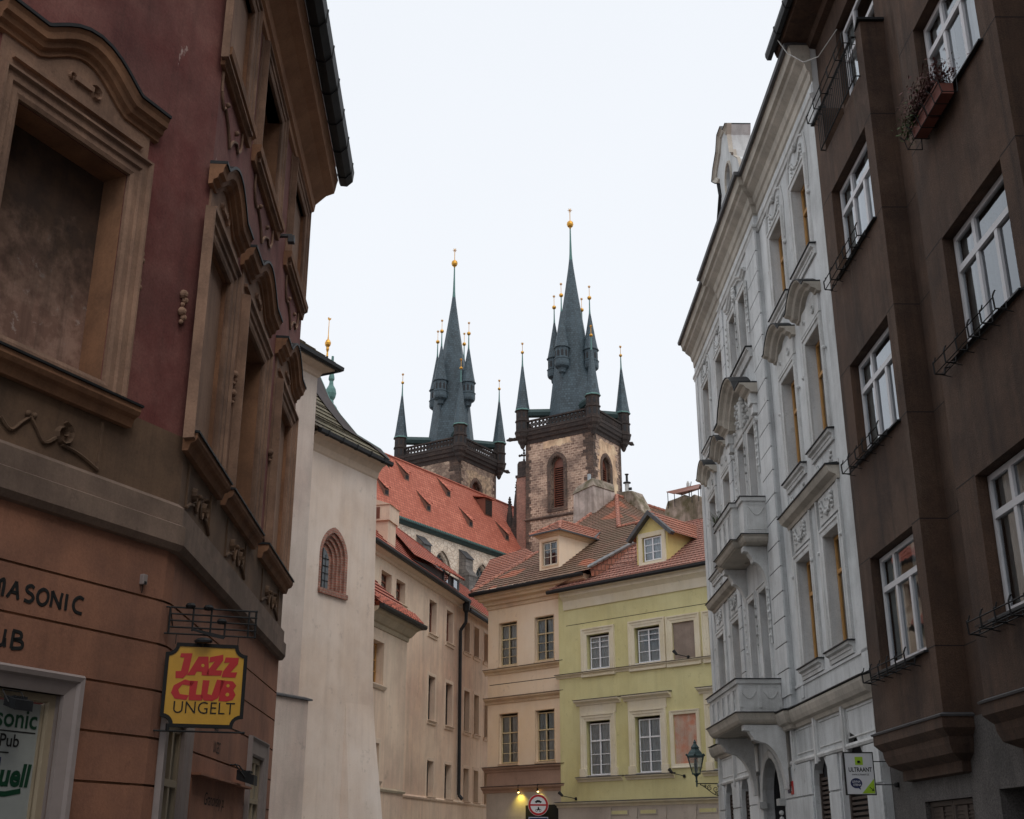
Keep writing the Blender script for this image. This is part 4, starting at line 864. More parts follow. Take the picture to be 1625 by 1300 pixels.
# balconies
def balcony(name_lbl, path, z0, z1, slab0, ucor, cz, cdepth, holes_u):
    B = MB(); B.plan(path, [(-.6, slab0), (-.05, slab0), (.0, slab0 + .05), (.04, slab0 + .10), (.07, slab0 + .18), (.10, z0 - .02), (.10, z0), (-.6, z0)], -1); 
    poly = [Vector((p[0], p[1], slab0 + .02)) for p in path]; B.f(poly); B.f([p + Vector((0, 0, z0 - slab0 - .03)) for p in poly])
    b = B.build('balcony', 'cornw', WT, label=name_lbl)
    m = MB(); m.plan(path, [(-.14, z0), (0, z0), (0, z0 + .10), (-.14, z0 + .10)], -1); m.plan(path, [(-.14, z1 - .20), (0, z1 - .20), (0, z1 - .1), (-.14, z1 - .1)], -1)
    # end panels solid, front with openings between piers
    n = len(path)
    for i in range(n - 1):
        p, q = Vector(path[i]), Vector(path[i + 1]); L_ = (q - p).length; d = (q - p).normalized(); nn = Vector((-d.y, d.x))
        if nn.x > 0 and abs(d.y) > .5: nn = -nn
        isfront = abs(d.y) > .7 and L_ > 1.5
        def PP(t, o, z): w_ = p + d * t; return Vector((w_.x, w_.y, z))
        segs = [(0, L_)]
        if isfront: k = holes_u; st = L_ / (k * 2 + 1); segs = [(st * (2 * j), st * (2 * j + 1)) for j in range(k + 1)]
        for a, c in segs:
            v0, v1 = p + d * a, p + d * c; s_ = Vector((-d.y, d.x)); 
            base = [Vector((x.x, x.y, z0 + .09)) for x in (v0, v1, v1 - s_ * -.09, v0 - s_ * -.09)]
            inward = Vector((.09, 0, 0)) if isfront or abs(d.y) > .7 else Vector((0, (.09 if i > n / 2 else -.09) * -1, 0))
            base = [Vector((v0.x, v0.y, z0 + .09)), Vector((v1.x, v1.y, z0 + .09)), Vector((v1.x, v1.y, z0 + .09)) + inward, Vector((v0.x, v0.y, z0 + .09)) + inward]
            m.prism(base, (0, 0, z1 - z0 - .28))
        if isfront:
            for j in range(k):
                c = p + d * (st * (2 * j + 1.5)); m.lathe((c.x + .045, c.y, z0 + .1), [(.05, 0), (.03, .05), (.055, .22), (.03, .36), (.05, z1 - z0 - .3)], 8)
    m.build('balustrade', 'whitet', b)
    m = MB(); m.plan(path, [(-.17, z1 - .10), (.05, z1 - .10), (.07, z1 - .03), (.07, z1), (-.17, z1)], -1); m.build('handrail', 'whitet', b)
    m = MB(); m.plan(path, [(-.2, z1 + .002), (.10, z1 + .002), (.10, z1 + .022), (-.2, z1 + .03)], -1); m.plan(path, [(-.02, z0 + .002), (.13, z0 + .002), (.13, z0 + .02), (-.02, z0 + .04)], -1); m.build('flashing', 'cap', b)
    for u in ucor:
        c = MB(); pr = [(0, slab0 - .01), (cdepth, slab0 - .01), (cdepth, slab0 - .14)]
        for i in range(7): a = R(90 - 180 * i / 6); pr.append((cdepth - .13 - .13 * math.cos(a) * 0 - .12 * (1 - math.sin(a)) * .4, slab0 - .16 - .1 * i / 3))
        for i in range(9): t = i / 8; pr.append((cdepth * .62 - cdepth * .55 * math.sin(t * math.pi / 2), slab0 - .42 - (cz - .42) * (1 - math.cos(t * math.pi / 2))))
        pr.append((0, slab0 - cz)); c.prism([F2(u - .15, o, zz) for o, zz in pr], F2(.3, 0, 0) - F2(0, 0, 0)); c.build('corbel', 'whitet', b, bevel=.01)
    return b
P = lambda *q: [WH(u, o, 0).xy for u, o in q]
balcony('upper balcony with solid garlanded end panel', P((7.1, .10), (7.1, .74), (7.75, .74), (7.75, .90), (10.1, .90), (10.1, .74), (10.85, .74), (10.85, .10)), 9.2, 10.2, 9.0, (7.6, 10.35), 1.15, .62, 3)
balcony('lower deeper balcony above the arched doorway', P((6.9, .10), (6.9, 1.2), (11.1, 1.2), (11.1, .10)), 4.72, 5.52, 4.46, (7.1, 10.85), 1.5, 1.0, 5)
m = MB()
for u, o, z, w in ((7.098, .42, 9.95, .42),): 
    FE = Fr(*(WH(7.1, 0, 0).xy), 270 - .6, cam=(6.4, 0)); 
    pts = [FE(.2 + .4 * i / 8, .012, z - .22 * math.sin(math.pi * i / 8)) for i in range(9)]; m.path(pts, .012, 4); m.mold(FE, rect(.16, .66, 9.36, 9.98), [(-.012, 0), (0, .012), (.012, 0)], True)
FE = Fr(*(WH(6.9, 0, 0).xy), 270 - .6, cam=(6.4, 0))
for c in (.42, .95):
    m.path([FE(c - .17 + .34 * i / 8, .012, 5.22 - .16 * math.sin(math.pi * i / 8)) for i in range(9)], .010, 4)
for c in (.2, .69, 1.15): m.box(FE, c - .035, c + .035, 0, .025, 4.85, 5.38)
m.build('end_panel_garlands', 'whitet', WT)
for (u0, u1) in ((1.05, 2.8), (3.78, 5.08), (12.35, 13.6), (14.85, 16.1)):
    m = MB(); m.f([WH(u, -.22, z) for u, z in rect(u0 - .05, u1 + .05, .8, 3.9)], 1)
    for i in range(22): zz = .95 + i * .1; m.box(WH, u0 + .1, u1 - .1, -.20, -.14, zz, zz + .055)
    m.box(WH, u0, u0 + .1, -.21, -.12, .9, 3.2); m.box(WH, u1 - .1, u1, -.21, -.12, .9, 3.2); m.build('louvred_shutter', ['dwood', 'room'], WT)
m = MB(); m.mold(WH, arch(8.05, 10.2, 0.0, 2.75, 10)[1:] , [(0, -.02), (0, .10), (-.06, .12), (-.18, .12), (-.22, .06), (-.22, 0)]); m.box(WH, 7.8, 8.12, 0, .20, 2.62, 2.78); m.box(WH, 10.12, 10.45, 0, .20, 2.62, 2.78)
for j in range(6): m.ball(WH(7.92, .14, 2.45 - .14 * j), .06, n=6)
m.build('door_surround', 'whitet', WT)
m = MB(); dd_ = arch(8.05, 10.2, 0, 2.75, 10)
for i in range(len(dd_)): a, b = dd_[i], dd_[(i + 1) % len(dd_)]; m.f([WH(a[0], -.205, a[1]), WH(b[0], -.205, b[1]), WH(b[0], -3.5, b[1]), WH(a[0], -3.5, a[1])])
m.f([WH(u, -3.5, z) for u, z in dd_]); m.build('doorway_interior', 'room', WT)
m = MB(); m.box(WH, 8.08, 9.1, -3.2, -3.14, .05, 2.7); m.box(WH, 9.14, 10.17, -3.2, -3.14, .05, 2.7); m.build('door', 'dwood', WT)
# roof gable
GF = Fr(*(WH(0, -.25, 0).xy), -.6)
GP = [(8.3, 19.0), (8.35, 20.6), (8.75, 21.4), (9.2, 21.75), (9.22, 22.0), (9.6, 22.15), (9.75, 22.9), (9.6, 23.2), (9.85, 23.35), (10.3, 23.4), (10.65, 23.75), (11.2, 23.8), (11.55, 23.4), (12.2, 23.15), (12.5, 22.9), (11.95, 22.5), (11.75, 21.9), (12.3, 21.3), (12.65, 20.6), (12.7, 19.0)]
ov = [(10.5 + .42 * math.cos(2 * math.pi * i / 14), 21.75 + .52 * math.sin(2 * math.pi * i / 14)) for i in range(14)]
m = MB(); m.wall(GF, GP, [{'h': ov, 'd': .3}])
for i in range(len(GP)): a, b = GP[i], GP[(i + 1) % len(GP)]; m.f([GF(a[0], 0, a[1]), GF(b[0], 0, b[1]), GF(b[0], -.62, b[1]), GF(a[0], -.62, a[1])])
m.f([GF(u, -.62, z) for u, z in GP]); m.f([GF(u, -.3, z) for u, z in ov], 1); m.build('roof_gable', ['white', 'room'], WT)
m = MB(); m.mold(GF, GP[5:16], [(-.12, 0), (-.10, .05), (-.02, .08), (.03, .14), (.035, -.0)]); m.mold(GF, GP[1:5], [(-.02, .0), (0, .08), (.05, .10), (.05, .0)]); m.mold(GF, ov, [(0, 0), (.02, .05), (.08, .05), (.10, 0)], True); m.build('gable_coping', 'cornw', WT)
m = MB(); m.mold(GF, GP[8:16], [(.037, .16), (.06, .16), (.06, -.68), (.037, -.68)]); m.mold(GF, GP[15:19], [(.037, .1), (.06, .1), (.06, -.68), (.037, -.68)]); m.build('gable_flashing', 'cap', WT)
# number plates, plant
for nm, u, mt, lb, z0, z1, tx in (('house_number_plate', 6.98, 'signr', 'small red house number plate beside the arched doorway', 2.84, 3.14, '8'), ('house_number_plate', 7.30, 'navy', 'small dark blue number plate next to the red one', 2.88, 3.08, '5')):
    t = thing(nm, WH(u, .05, z0), lb, 'number plate'); m = MB(); m.box(WH, u - .13, u + .12, .046, .062, z0, z1); m.build('plate', mt, t, bevel=.004)
    m = MB(); m.text(tx + '14'[:1], lambda a, o, z, u=u, z0=z0: WH(u + .09 - a, .062 + o, z0 + .08 + z), .15, bold=.003); m.build('digits', 'signw', t)
t = thing('potted_plant', WH(10.2, .82, 10.22), 'small spiky green plant in a trough on the upper balcony rail', 'plant')
m = MB(); m.box(WH, 9.85, 10.6, .74, .90, 10.235, 10.37); m.build('trough', 'cap', t, bevel=.01)
m = MB()
for i in range(46):
    b = WH(random.uniform(9.9, 10.55), .82 + random.uniform(-.05, .05), 10.36); d = Vector((random.gauss(0, .16), random.gauss(0, .2), random.uniform(.12, .3))); s_ = Vector((d.y, -d.x, 0)).normalized() * .014
    m.f([b - s_, b + s_, b + d * .7 + s_ * .8, b + d]); 
m.build('leaves', 'leaf', t)
# ================================================================ dark brown house (right, near)
BR = Fr(6.95, 22.9, 180 - .6)         # u runs towards the camera, o out to the street
BT = thing('brown_house', (6.95, 16, 0), 'dark brown roughcast house with shallow bays and white windows, along the right edge', 'house')
BO = .45
BAYS = [(.80, 4.25, 1.5, 3.86), (5.90, 9.40, 6.62, 8.88)]
BFL = [(4.57, 6.58), (8.42, 10.37), (12.28, 14.2)]
m = MB()
top = [{'h': rect(a, b, 15.2, 18.2), 'd': .25} for _, _, a, b in BAYS]
m.wall(BR, (-.02, 36, 16.0, 18.85), [{'h': rect(a, b, 16.2, 18.2), 'd': .25} for _, _, a, b in BAYS]); m.wall(BR, (-.02, .82, 3.3, 16.0)); m.wall(BR, (4.24, 5.92, 3.3, 16.0)); m.wall(BR, (9.38, 36, 3.3, 16.0))  # near stretch past the camera is added out of view, cutting sky light
body(m, BR, -.02, 36, 10, 0, 18.8); m.build('upper_wall', 'brown', BT)
BF = Fr(*(BR(0, BO, 0).xy), 180 - .6)
for a, b, w0, w1 in BAYS:
    m = MB()
    out = [(a, 3.5), (b, 3.5), (b, 16.25), (w1 + .05, 16.25), (w1 + .05, 15.2), (w0 - .05, 15.2), (w0 - .05, 16.25), (a, 16.25)]
    m.wall(BF, out, [{'h': rect(w0, w1, z0, z1), 'd': .30} for z0, z1 in BFL])
    for u in (a, b): m.f([BR(u, 0, 3.5), BR(u, BO, 3.5), BR(u, BO, 16.25), BR(u, 0, 16.25)])
    for u0, u1 in ((a, w0 - .05), (w1 + .05, b)): m.f([BR(u0, 0, 16.25), BR(u1, 0, 16.25), BR(u1, BO, 16.25), BR(u0, BO, 16.25)])
    for u in (w0 - .05, w1 + .05): m.f([BR(u, 0, 15.2), BR(u, BO, 15.2), BR(u, BO, 16.25), BR(u, 0, 16.25)])
    m.f([BR(w0 - .05, 0, 15.2), BR(w1 + .05, 0, 15.2), BR(w1 + .05, BO, 15.2), BR(w0 - .05, BO, 15.2)])
    m.build('bay', 'brown', BT, label=None)
    m = MB(); c = [(0, 3.50), (BO + .05, 3.50), (BO + .05, 3.34), (BO - .02, 3.26), (BO - .06, 3.22), (BO - .07, 3.12), (BO - .12, 2.98), (BO - .26, 2.90), (BO - .30, 2.88), (BO - .30, 2.72), (0, 2.70)]
    pa = [BR(a, 0, 0).xy, BR(a, .001, 0).xy]
    prof = [(o - BO, z) for o, z in c[1:-1]]; m.plan([BR(a + .02, 0, 0).xy, BR(a + .02, BO, 0).xy, BR(b, BO, 0).xy, BR(b, 0, 0).xy], prof + [(-.44, 2.7), (-.44, 3.5)], 1); m.build('bay_corbel', 'brown', BT)
    m = MB(); m.plan([BR(a, 0, 0).xy, BR(a, BO, 0).xy, BR(b, BO, 0).xy, BR(b, 0, 0).xy], [(-.01, 3.502), (.07, 3.502), (.08, 3.53), (-.01, 3.57)], 1); m.build('bay_flashing', 'zinc', BT)
    m = MB(); m.plan([BR(w1 + .07, BO - .05, 0).xy, BR(b, BO - .0, 0).xy, BR(b, 0, 0).xy], [(-.1, 16.255), (.06, 16.26), (.06, 16.31), (-.1, 16.33)], 1); m.plan([BR(a, 0, 0).xy, BR(a, BO, 0).xy, BR(w0 - .07, BO, 0).xy], [(-.1, 16.255), (.06, 16.26), (.06, 16.31), (-.1, 16.33)], 1); m.build('bay_cap', 'cap', BT)
    for k, (z0, z1) in enumerate(BFL):
        window(BF, BT, w0 + .03, w1 - .03, z0 + .03, z1 - .02, -.16, 'wwood', 3, (), .70, .085, mull=.10, curtain=(.75, .35, .8)[k], tcols=(1 / 3,), glass='glass')
        m = MB(); m.ext(BF, w0 - .06, w1 + .08, [(-.28, z0 + .02), (.07, z0 - .02), (.075, z0 - .05), (-.28, z0 - .02)]); m.build('sill_flashing', 'cap', BT)
    window(BR, BT, w0 + .05, w1 - .05, 15.22, 18.1, -.14, 'wwood', 3, (), .72, .085, mull=.10, curtain=.4, tcols=(1 / 3,))
m = MB()     # scored joints in the roughcast
for z in (4.57, 6.60, 8.42, 10.39, 12.28, 14.22):
    for a, b, w0, w1 in BAYS:
        for u0, u1 in ((a, w0), (w1, b)): m.box(BF, u0, u1, -.005, .0025, z - .009, z + .009)
        m.box(Fr(*(BR(b, 0, 0).xy), 270 - .6, cam=(0, 0)), .0, BO, -.005, .0025, z - .009, z + .009)
    m.box(BR, 4.25, 4.75, -.005, .0025, z - .009, z + .009)
m.build('scored_joints', 'grout', BT)
m = MB(); m.ext(BR, -.6, 36, [(0, 18.82), (.15, 18.84), (.2, 18.98), (.74, 19.02), (.78, 19.14), (.80, 19.26), (0, 19.3)]); m.build('eaves', 'brown', BT)
m = MB(); m.ext(BR, -.75, 36, [(.81, 19.14), (.83, 19.06), (.93, 19.06), (.97, 19.15), (.97, 19.24), (.81, 19.26)]); 
for i in range(12): m.ext(BR, .2 + i * .9, .24 + i * .9, [(.805, 19.12), (.83, 19.04), (.94, 19.04), (.985, 19.15), (.985, 19.26), (.805, 19.27)])
m.build('gutter', 'cap', BT)
m = MB(); m.tileroof([BR(-.6, .8, 19.28), BR(36, .8, 19.28), BR(36, -5, 24), BR(-.6, -5, 24)], .33); m.build('roof', 'tileD', BT)
m = MB(); m.wall(BR, (-.02, 36, 0, 3.5), [{'h': rect(1.68, 3.84, 1.0, 2.36), 'd': .16}, {'h': rect(4.9, 8.6, 0, 2.42), 'd': 1.6}], o=.012); m.build('ground_floor_wall', 'greyrc', BT)
m = MB(); m.f([BR(u, -1.55, z) for u, z in rect(4.7, 8.8, 0, 2.6)]); m.build('passage_interior', 'room', BT)
m = MB(); m.box(BR, 1.68, 3.84, -.14, -.10, 1.0, 2.36)
for a in (1.70, 2.78):
    m.mold(BR, rect(a + .06, a + .98, 1.08, 2.28), [(-.02, -.10), (0, -.07), (.07, -.07), (.08, -.10)], True); m.box(BR, a + .45, a + .58, -.10, -.07, 1.1, 2.26)
    for i in range(20): m.box(BR, a + .1, a + .94, -.10, -.085, 1.12 + i * .056, 1.145 + i * .056)
m.build('window_shutters', 'dwood', BT)
m = MB(); m.path([BR(.0, .86, 19.1), BR(.15, .7, 18.6), BR(.5, .45, 18.1), BR(1.1, .3, 17.8), BR(1.9, .1, 17.9)], .012, 4); m.build('cable', 'curt', BT)
m = MB()      # french balcony in front of the top window
a, b = BAYS[0][2] - .08, BAYS[0][3] + .1
for z in (15.24, 16.12): m.tube(BF(a, .10, z), BF(b, .10, z), .016)
for u in (a, b):
    for z in (15.24, 16.12): m.tube(BF(u, .10, z), BF(u, -.1, z), .014)
for i in range(23): u = a + (b - a) * i / 22; m.tube(BF(u, .10, 15.24), BF(u, .10, 16.12), .009, n=4)
m.build('balcony_railing', 'iron', BT)
def brackets(F, u0, u1, z, label, nm='planter_rack', o=.1, k=6):
    t = thing(nm, F((u0 + u1) / 2, o, z), label, 'planter rack', 'empty iron planter racks under the windows of the brown house')
    m = MB()
    for zz, oo in ((z, .08), (z - .10, .10), (z - .10, .23), (z + .06, .25)): m.tube(F(u0, oo, zz), F(u1, oo, zz), .011, n=4)
    m.build('rails', 'iron', t)
    for i in range(k):
        m = MB(); u = u0 + (u1 - u0) * i / (k - 1); m.path([F(u, 0, z + .02), F(u, .08, z), F(u, .09, z - .10), F(u, .24, z - .10), F(u, .25, z + .08), F(u, .22, z + .10 + .05 * (i % 2)), F(u + .02, .21, z + .16)], .013, 4); m.path([F(u, 0, z - .14), F(u, .2, z - .10)], .008, 4); m.build('hook', 'iron', t)
    return t
a, b = BAYS[0][2], BAYS[0][3]
brackets(BF, a - .35, b - .35, 4.50, 'empty black planter rack under the lowest white window of the far bay')
brackets(BF, a - .35, b - .45, 8.40, 'empty black planter rack under the middle white window of the far bay')
brackets(BF, a - .3, b - .4, 12.24, 'empty black planter rack under the window below the railing, beside the white house')
brackets(BF, BAYS[1][2] - .35, BAYS[1][3] - .2, 4.50, 'empty black planter rack at the right edge, lowest of the near bay')
brackets(BF, BAYS[1][2] - .35, BAYS[1][3] - .3, 8.38, 'empty black planter rack at the right edge, below the flower box')
brackets(BF, a - .35, b - .0, 16.16, 'spiky black rack along the top rail of the french balcony')
FX = thing('flower_box', BF(7.4, .2, 12.1), 'reddish plastic flower box with withered plants under the upper right window', 'flower box')
m = MB(); 
for u0, u1 in ((6.78, 7.35), (7.40, 7.98)): m.prism([BF(u0 + .03, .10, 12.02), BF(u0 + .03, .29, 12.02), BF(u0, .31, 12.22), BF(u0, .08, 12.22)], BF(u1, 0, 0) - BF(u0, 0, 0)); m.box(BF, u0 - .01, u1 + .01, .30, .325, 12.20, 12.235)
m.build('trough', 'terra', FX)
m = MB()
for zz, oo in ((12.16, .34), (12.0, .30), (12.24, .07)): m.tube(BF(6.55, oo, zz), BF(8.1, oo, zz), .009, n=4)
for i in range(6): u = 6.55 + i * .31; m.path([BF(u, 0, 12.24), BF(u, .07, 12.24), BF(u, .08, 11.99), BF(u, .31, 11.99), BF(u, .35, 12.16), BF(u - .04, .40, 12.24)], .009, 4)
m.build('rack', 'iron', FX)
for nm, mt, nn, sp_, hh in (('foliage', 'dryleaf', 2200, .12, .34), ('green_foliage', 'leaf', 900, .10, .3)):
    m = MB()
    for i in range(nn):
        u = random.choice((7.0, 7.25, 7.55, 7.8)) + random.gauss(0, .16) if nm == 'foliage' else random.choice((6.62, 6.75, 6.9, 7.05)) + random.gauss(0, .08)
        p = BF(u, .20 + random.gauss(0, sp_), 12.24 + abs(random.gauss(0, hh * .55)) - (.12 if nm != 'foliage' and random.random() < .5 else 0)); s_ = random.uniform(.02, .05)
        a_ = Vector((random.gauss(0, 1), random.gauss(0, 1), random.gauss(0, 1))).normalized(); b_ = a_.orthogonal().normalized(); m.f([p - a_ * s_, p + b_ * s_ * .6, p + a_ * s_, p - b_ * s_ * .6])
    m.build(nm, mt, FX, recalc=False)
# advertising sign on the grey wall between the white and the brown house
U = Fr(6.95, 22.5, 270); US = thing('advertising_sign', (6.4, 22.5, 2.9), 'white rectangular company sign with lime green square and dark speech bubble on two short arms', 'sign')
# u runs left from the wall; reading direction is reversed
RU = lambda x0, z0, o=0: (lambda u, oo, z: U(-(x0 + u) + 6.95 - 6.5, oo + o, z0 + z))   # x measured from x=6.5
m = MB(); m.box(U, .45 - .01, .45 + .49, -.02, .02, 2.54, 3.245); m.build('panel', 'signw', US)
m = MB(); m.mold(U, rect(.43, .96, 2.525, 3.26), [(-.012, -.03), (-.012, .03), (.004, .03), (.004, -.03)], True); m.build('frame', 'black', US)
m = MB(); m.box(U, .45 + .17, .45 + .31, .02, .024, 3.04, 3.18); m.prism([U(.45 - x, .02, z) for x, z in ((.0, 2.55), (.0, 2.80), (-.23, 2.55))], U(0, .024, 0) - U(0, .02, 0)); m.build('green_shapes', 'signg', US)
m = MB(); m.text('ULTRAANT', RU(-.44, 2.925, .021), .105, bold=.0025, sx=.78); m.text('WWW.ULTRAANT.CZ', RU(-.385, 2.86, .021), .038, sx=.8, bold=.0008)
m.lathe(U(.45 + .245, .026, 3.10), [(.001, -.028), (.02, -.02), (.028, 0), (.02, .014), (.001, .016)], 8, sx=1, sy=.2); m.path([U(.45 + .265, .03, 3.09), U(.45 + .268, .03, 3.065)], .004, 4); m.path([U(.45 + .24, .03, 3.09), U(.45 + .24, .03, 3.065)], .004, 4); m.path([U(.45 + .22, .03, 3.10), U(.45 + .217, .03, 3.07)], .004, 4)
m.path([U(.45 + .09, .03, 2.66), U(.45 + .02, .03, 2.60)], .005, 4); m.path([U(.45 + .055, .03, 2.595), U(.45 + .02, .03, 2.60), U(.45 + .025, .03, 2.64)], .005, 4); m.build('dark_lettering', 'black', US)
m = MB(); m.prism([U(.45 + .32 + .105 * math.cos(2 * math.pi * i / 20), .02, 2.725 + .088 * math.sin(2 * math.pi * i / 20)) for i in range(20)], U(0, .024, 0) - U(0, .02, 0)); m.prism([U(.45 + x, .02, z) for x, z in ((.30, 2.65), (.25, 2.61), (.255, 2.66))], U(0, .0235, 0) - U(0, .02, 0)); m.build('speech_bubble', 'navy', US)
m = MB(); m.text('LEVNA', RU(-.395, 2.735, .025), .05, bold=.0012, sx=.95); m.text('STENA', RU(-.38, 2.68, .025), .05, bold=.0012, sx=.95); m.build('light_lettering', 'signw', US)
m = MB()
for z in (3.10, 2.70): m.tube(U(.43, 0, z), U(.06, 0, z), .010); m.lathe(U(.04, 0, z - .045), [(.03, 0), (.05, .02), (.05, .07), (.03, .09)], 8)
m.build('mounting_arms', 'iron', US)
# street lantern
LF = Fr(6.62, 40.0, 270)
SL = thing('street_lamp', (5.9, 40, 4.2), 'green iron street lantern on a scrolled bracket at the far end of the white house', 'street lamp')
c = Vector((5.9, 40, 0))
m = MB(); m.lathe(c, [(.30, 4.40), (.31, 4.44), (.27, 4.48), (.22, 4.56), (.16, 4.62), (.13, 4.66), (.15, 4.70), (.12, 4.74), (.07, 4.80), (.045, 4.84), (.06, 4.87), (.03, 4.90), (.01, 4.95)], 6, .3)
for i in range(6): a = .3 + math.pi / 3 * i; m.ball(c + Vector((.31 * math.cos(a), .31 * math.sin(a), 4.47)), .035, n=6)
m.build('lantern_roof', 'dcopper', SL)
m = MB()
for i in range(6):
    a = .3 + math.pi / 3 * i; b = a + math.pi / 3; m.tube(c + Vector((.28 * math.cos(a), .28 * math.sin(a), 4.40)), c + Vector((.14 * math.cos(a), .14 * math.sin(a), 3.90)), .011, n=4)
m.lathe(c, [(.15, 3.87), (.16, 3.90), (.10, 3.86), (.04, 3.80), (.03, 3.7), (.05, 3.66), (.03, 3.62), (.03, 3.52), (.01, 3.48)][::-1], 6, .3); m.build('lantern_frame', 'dcopper', SL)
m = MB()
for i in range(6):
    a = .3 + math.pi / 3 * i; b = a + math.pi / 3; q = lambda r, t, z: c + Vector((r * math.cos(t), r * math.sin(t), z)); m.f([q(.27, a, 4.40), q(.27, b, 4.40), q(.135, b, 3.90), q(.135, a, 3.90)])
m.build('lantern_glass', 'glass', SL)
m = MB(); m.lathe(c, [(.01, 3.9), (.05, 3.95), (.06, 4.15), (.05, 4.3), (.01, 4.36)], 8); m.build('mantle', 'curt', SL)
m = MB(); B = lambda x, z: Vector((x, 40, z)); m.tube(B(5.88, 3.59), B(6.62, 3.59), .018)
m.path([B(6.0 + .62 * t, 3.56 - .34 * math.sin(t * math.pi / 2) ** 1.5) for t in [i / 10 for i in range(11)]], .014, 5)
for cx, cz, r, dn in ((6.30, 3.46, .09, 1), (6.50, 3.42, .11, -1), (6.52, 3.28, .06, 1), (6.15, 3.52, .05, -1)):
    m.path([B(x, z) for x, z in spiral(cx, cz, r, 1.5, dn, 1)], .011, 4)
m.tube(B(6.62, 3.2), B(6.62, 3.66), .02); m.build('bracket', 'iron', SL)
# ================================================================ yellow and peach houses
YF = Fr(8.5, 50, -46.2); YH = thing('yellow_house', YF(4, 0, 0), 'lime yellow house with cream window frames, rosy tile roof and one gabled dormer', 'house')
win_up = [(5.72, 7.05), (2.90, 4.30)]; win_lo = [(5.80, 7.18), (3.06, 4.43)]
m = MB(); hs = [{'h': rect(a, b, 9.22, 10.80), 'd': .24} for a, b in win_up] + [{'h': rect(a, b, 4.64, 6.98), 'd': .24} for a, b in win_lo] + [{'h': rect(1.08, 2.23, 9.2, 10.76), 'd': .05}, {'h': rect(1.22, 2.39, 4.95, 6.93), 'd': .05}]
hs += [{'h': rect(-.9, .35, 9.2, 10.76), 'd': .05}, {'h': rect(-.9, .45, 4.64, 6.98), 'd': .24}]
m.wall(YF, (-3, 8.75, 3.5, 13.0), hs); 
# slightly battered left edge: body of the house
body(m, YF, -3, 8.75, 9, 0, 13.0); m.build('upper_wall', 'yel', YH)
m = MB(); m.wall(YF, (-3, 8.85, 0, 3.5), [{'h': rect(6.1, 7.8, .9, 2.7), 'd': .2}], o=.03)
for a, b in ((4.93, 5.86), (3.41, 4.3), (.4, 1.3)): m.box(YF, a, b, .03, .06, 3.0, 3.2)
for u in (6.05, 4.62, 3.1, 1.6): m.prism([YF(u + x, .03, z) for x, z in ((-.14, 2.4), (.14, 2.4), (.22, 3.28), (-.22, 3.28))], YF(0, .05, 0) - YF(0, 0, 0))
m.build('ground_floor_wall', 'gfloor', YH)
m = MB(); 
for a, b in ((4.97, 5.82), (3.45, 4.26), (.44, 1.26)): m.box(YF, a, b, .06, .064, 3.03, 3.17)
m.build('ground_floor_panels', 'yel', YH)
def con(F, T, a, b, z0, z1, out, mt, nm='cornice', cap=None):
    h = z1 - z0; m = MB(); m.ext(F, a, b, [(0, z0), (out * .25, z0 + h * .05), (out * .35, z0 + h * .4), (out * .75, z0 + h * .6), (out, z0 + h * .75), (out, z1), (0, z1)]); r = m.build(nm, mt, T)
    if cap: m = MB(); m.ext(F, a - .03, b + .03, [(0, z1 + .001), (out + .03, z1 + .001), (out + .03, z1 + .022), (0, z1 + .05)]); m.build(nm + '_flashing', cap, T)
con(YF, YH, -3, 8.95, 3.35, 3.56, .22, 'yelt', 'ground_floor_cornice', 'zinc'); con(YF, YH, -3, 8.9, 8.97, 9.14, .15, 'yelt', 'string_course', 'dwood')
m = MB(); m.ext(YF, -3, 8.4, [(0, 12.1), (.06, 12.1), (.10, 12.5), (.22, 12.62), (.30, 12.68), (.33, 12.85), (.42, 12.9), (.42, 12.98), (0, 12.98)]); m.ext(YF, -3, 8.72, [(.2, 12.985), (.44, 12.985), (.44, 13.11), (.2, 13.25)]); m.build('eaves_cornice', 'yelt', YH)
m = MB(); m.box(YF, -3, 8.3, -.004, .003, 11.36, 11.385); m.build('scored_line', 'grout', YH)
m = MB(); m.ext(YF, -3.2, 9.0, [(.43, 12.98), (.45, 12.88), (.56, 12.86), (.62, 12.93), (.62, 13.02), (.43, 13.04)]); m.build('gutter', 'cap', YH)
FY = [(0, 0), (0, .035), (.10, .045), (.12, .065), (.22, .07), (.24, .10), (.30, .10), (.31, 0)]
def ywin(F, T, a, b, z0, z1, wood, lower, frame=True, rows=None):
    window(F, T, a + .12, b - .1, z0 + .04, z1 - .1, -.13, wood, 2, rows or ((.33, .66, .835) if not lower else (.24, .48)), .66 if lower else None, .05, .030, .065, curtain=.95, cm='curt2')
    m = MB(); m.mold(F, rect(a, b, z0, z1), FY, True) if not lower else m.mold(F, [(a, z0), (a, z1), (b, z1), (b, z0)], FY); m.build('window_moulding', 'yelt', T)
    m = MB(); m.box(F, a - .02, b + .02, -.12, .02, z0 - .0, z0 + .03); m.build('window_sill', 'wwood', T)
for a, b in win_up: ywin(YF, YH, a, b, 9.22, 10.80, 'wwood2', False)
for a, b in win_lo + [(-.9, .45)]:
    ywin(YF, YH, a, b, 4.64, 6.98, 'wwood2', True, rows=(.20, .40))
    con(YF, YH, a - .62, b + .55, 7.66, 7.90, .26, 'yelt', 'window_hood', 'zinc'); con(YF, YH, a - .62, b + .55, 4.40, 4.58, .16, 'yelt', 'window_sill_course', 'zinc')
    m = MB(); m.box(YF, a - .36, b + .34, 0, .05, 7.28, 7.66); m.box(YF, a - .38, a - .02, .0, .11, 4.6, 4.95); m.box(YF, b + .02, b + .36, .0, .11, 4.6, 4.95); m.build('window_frieze', 'yelt', YH)
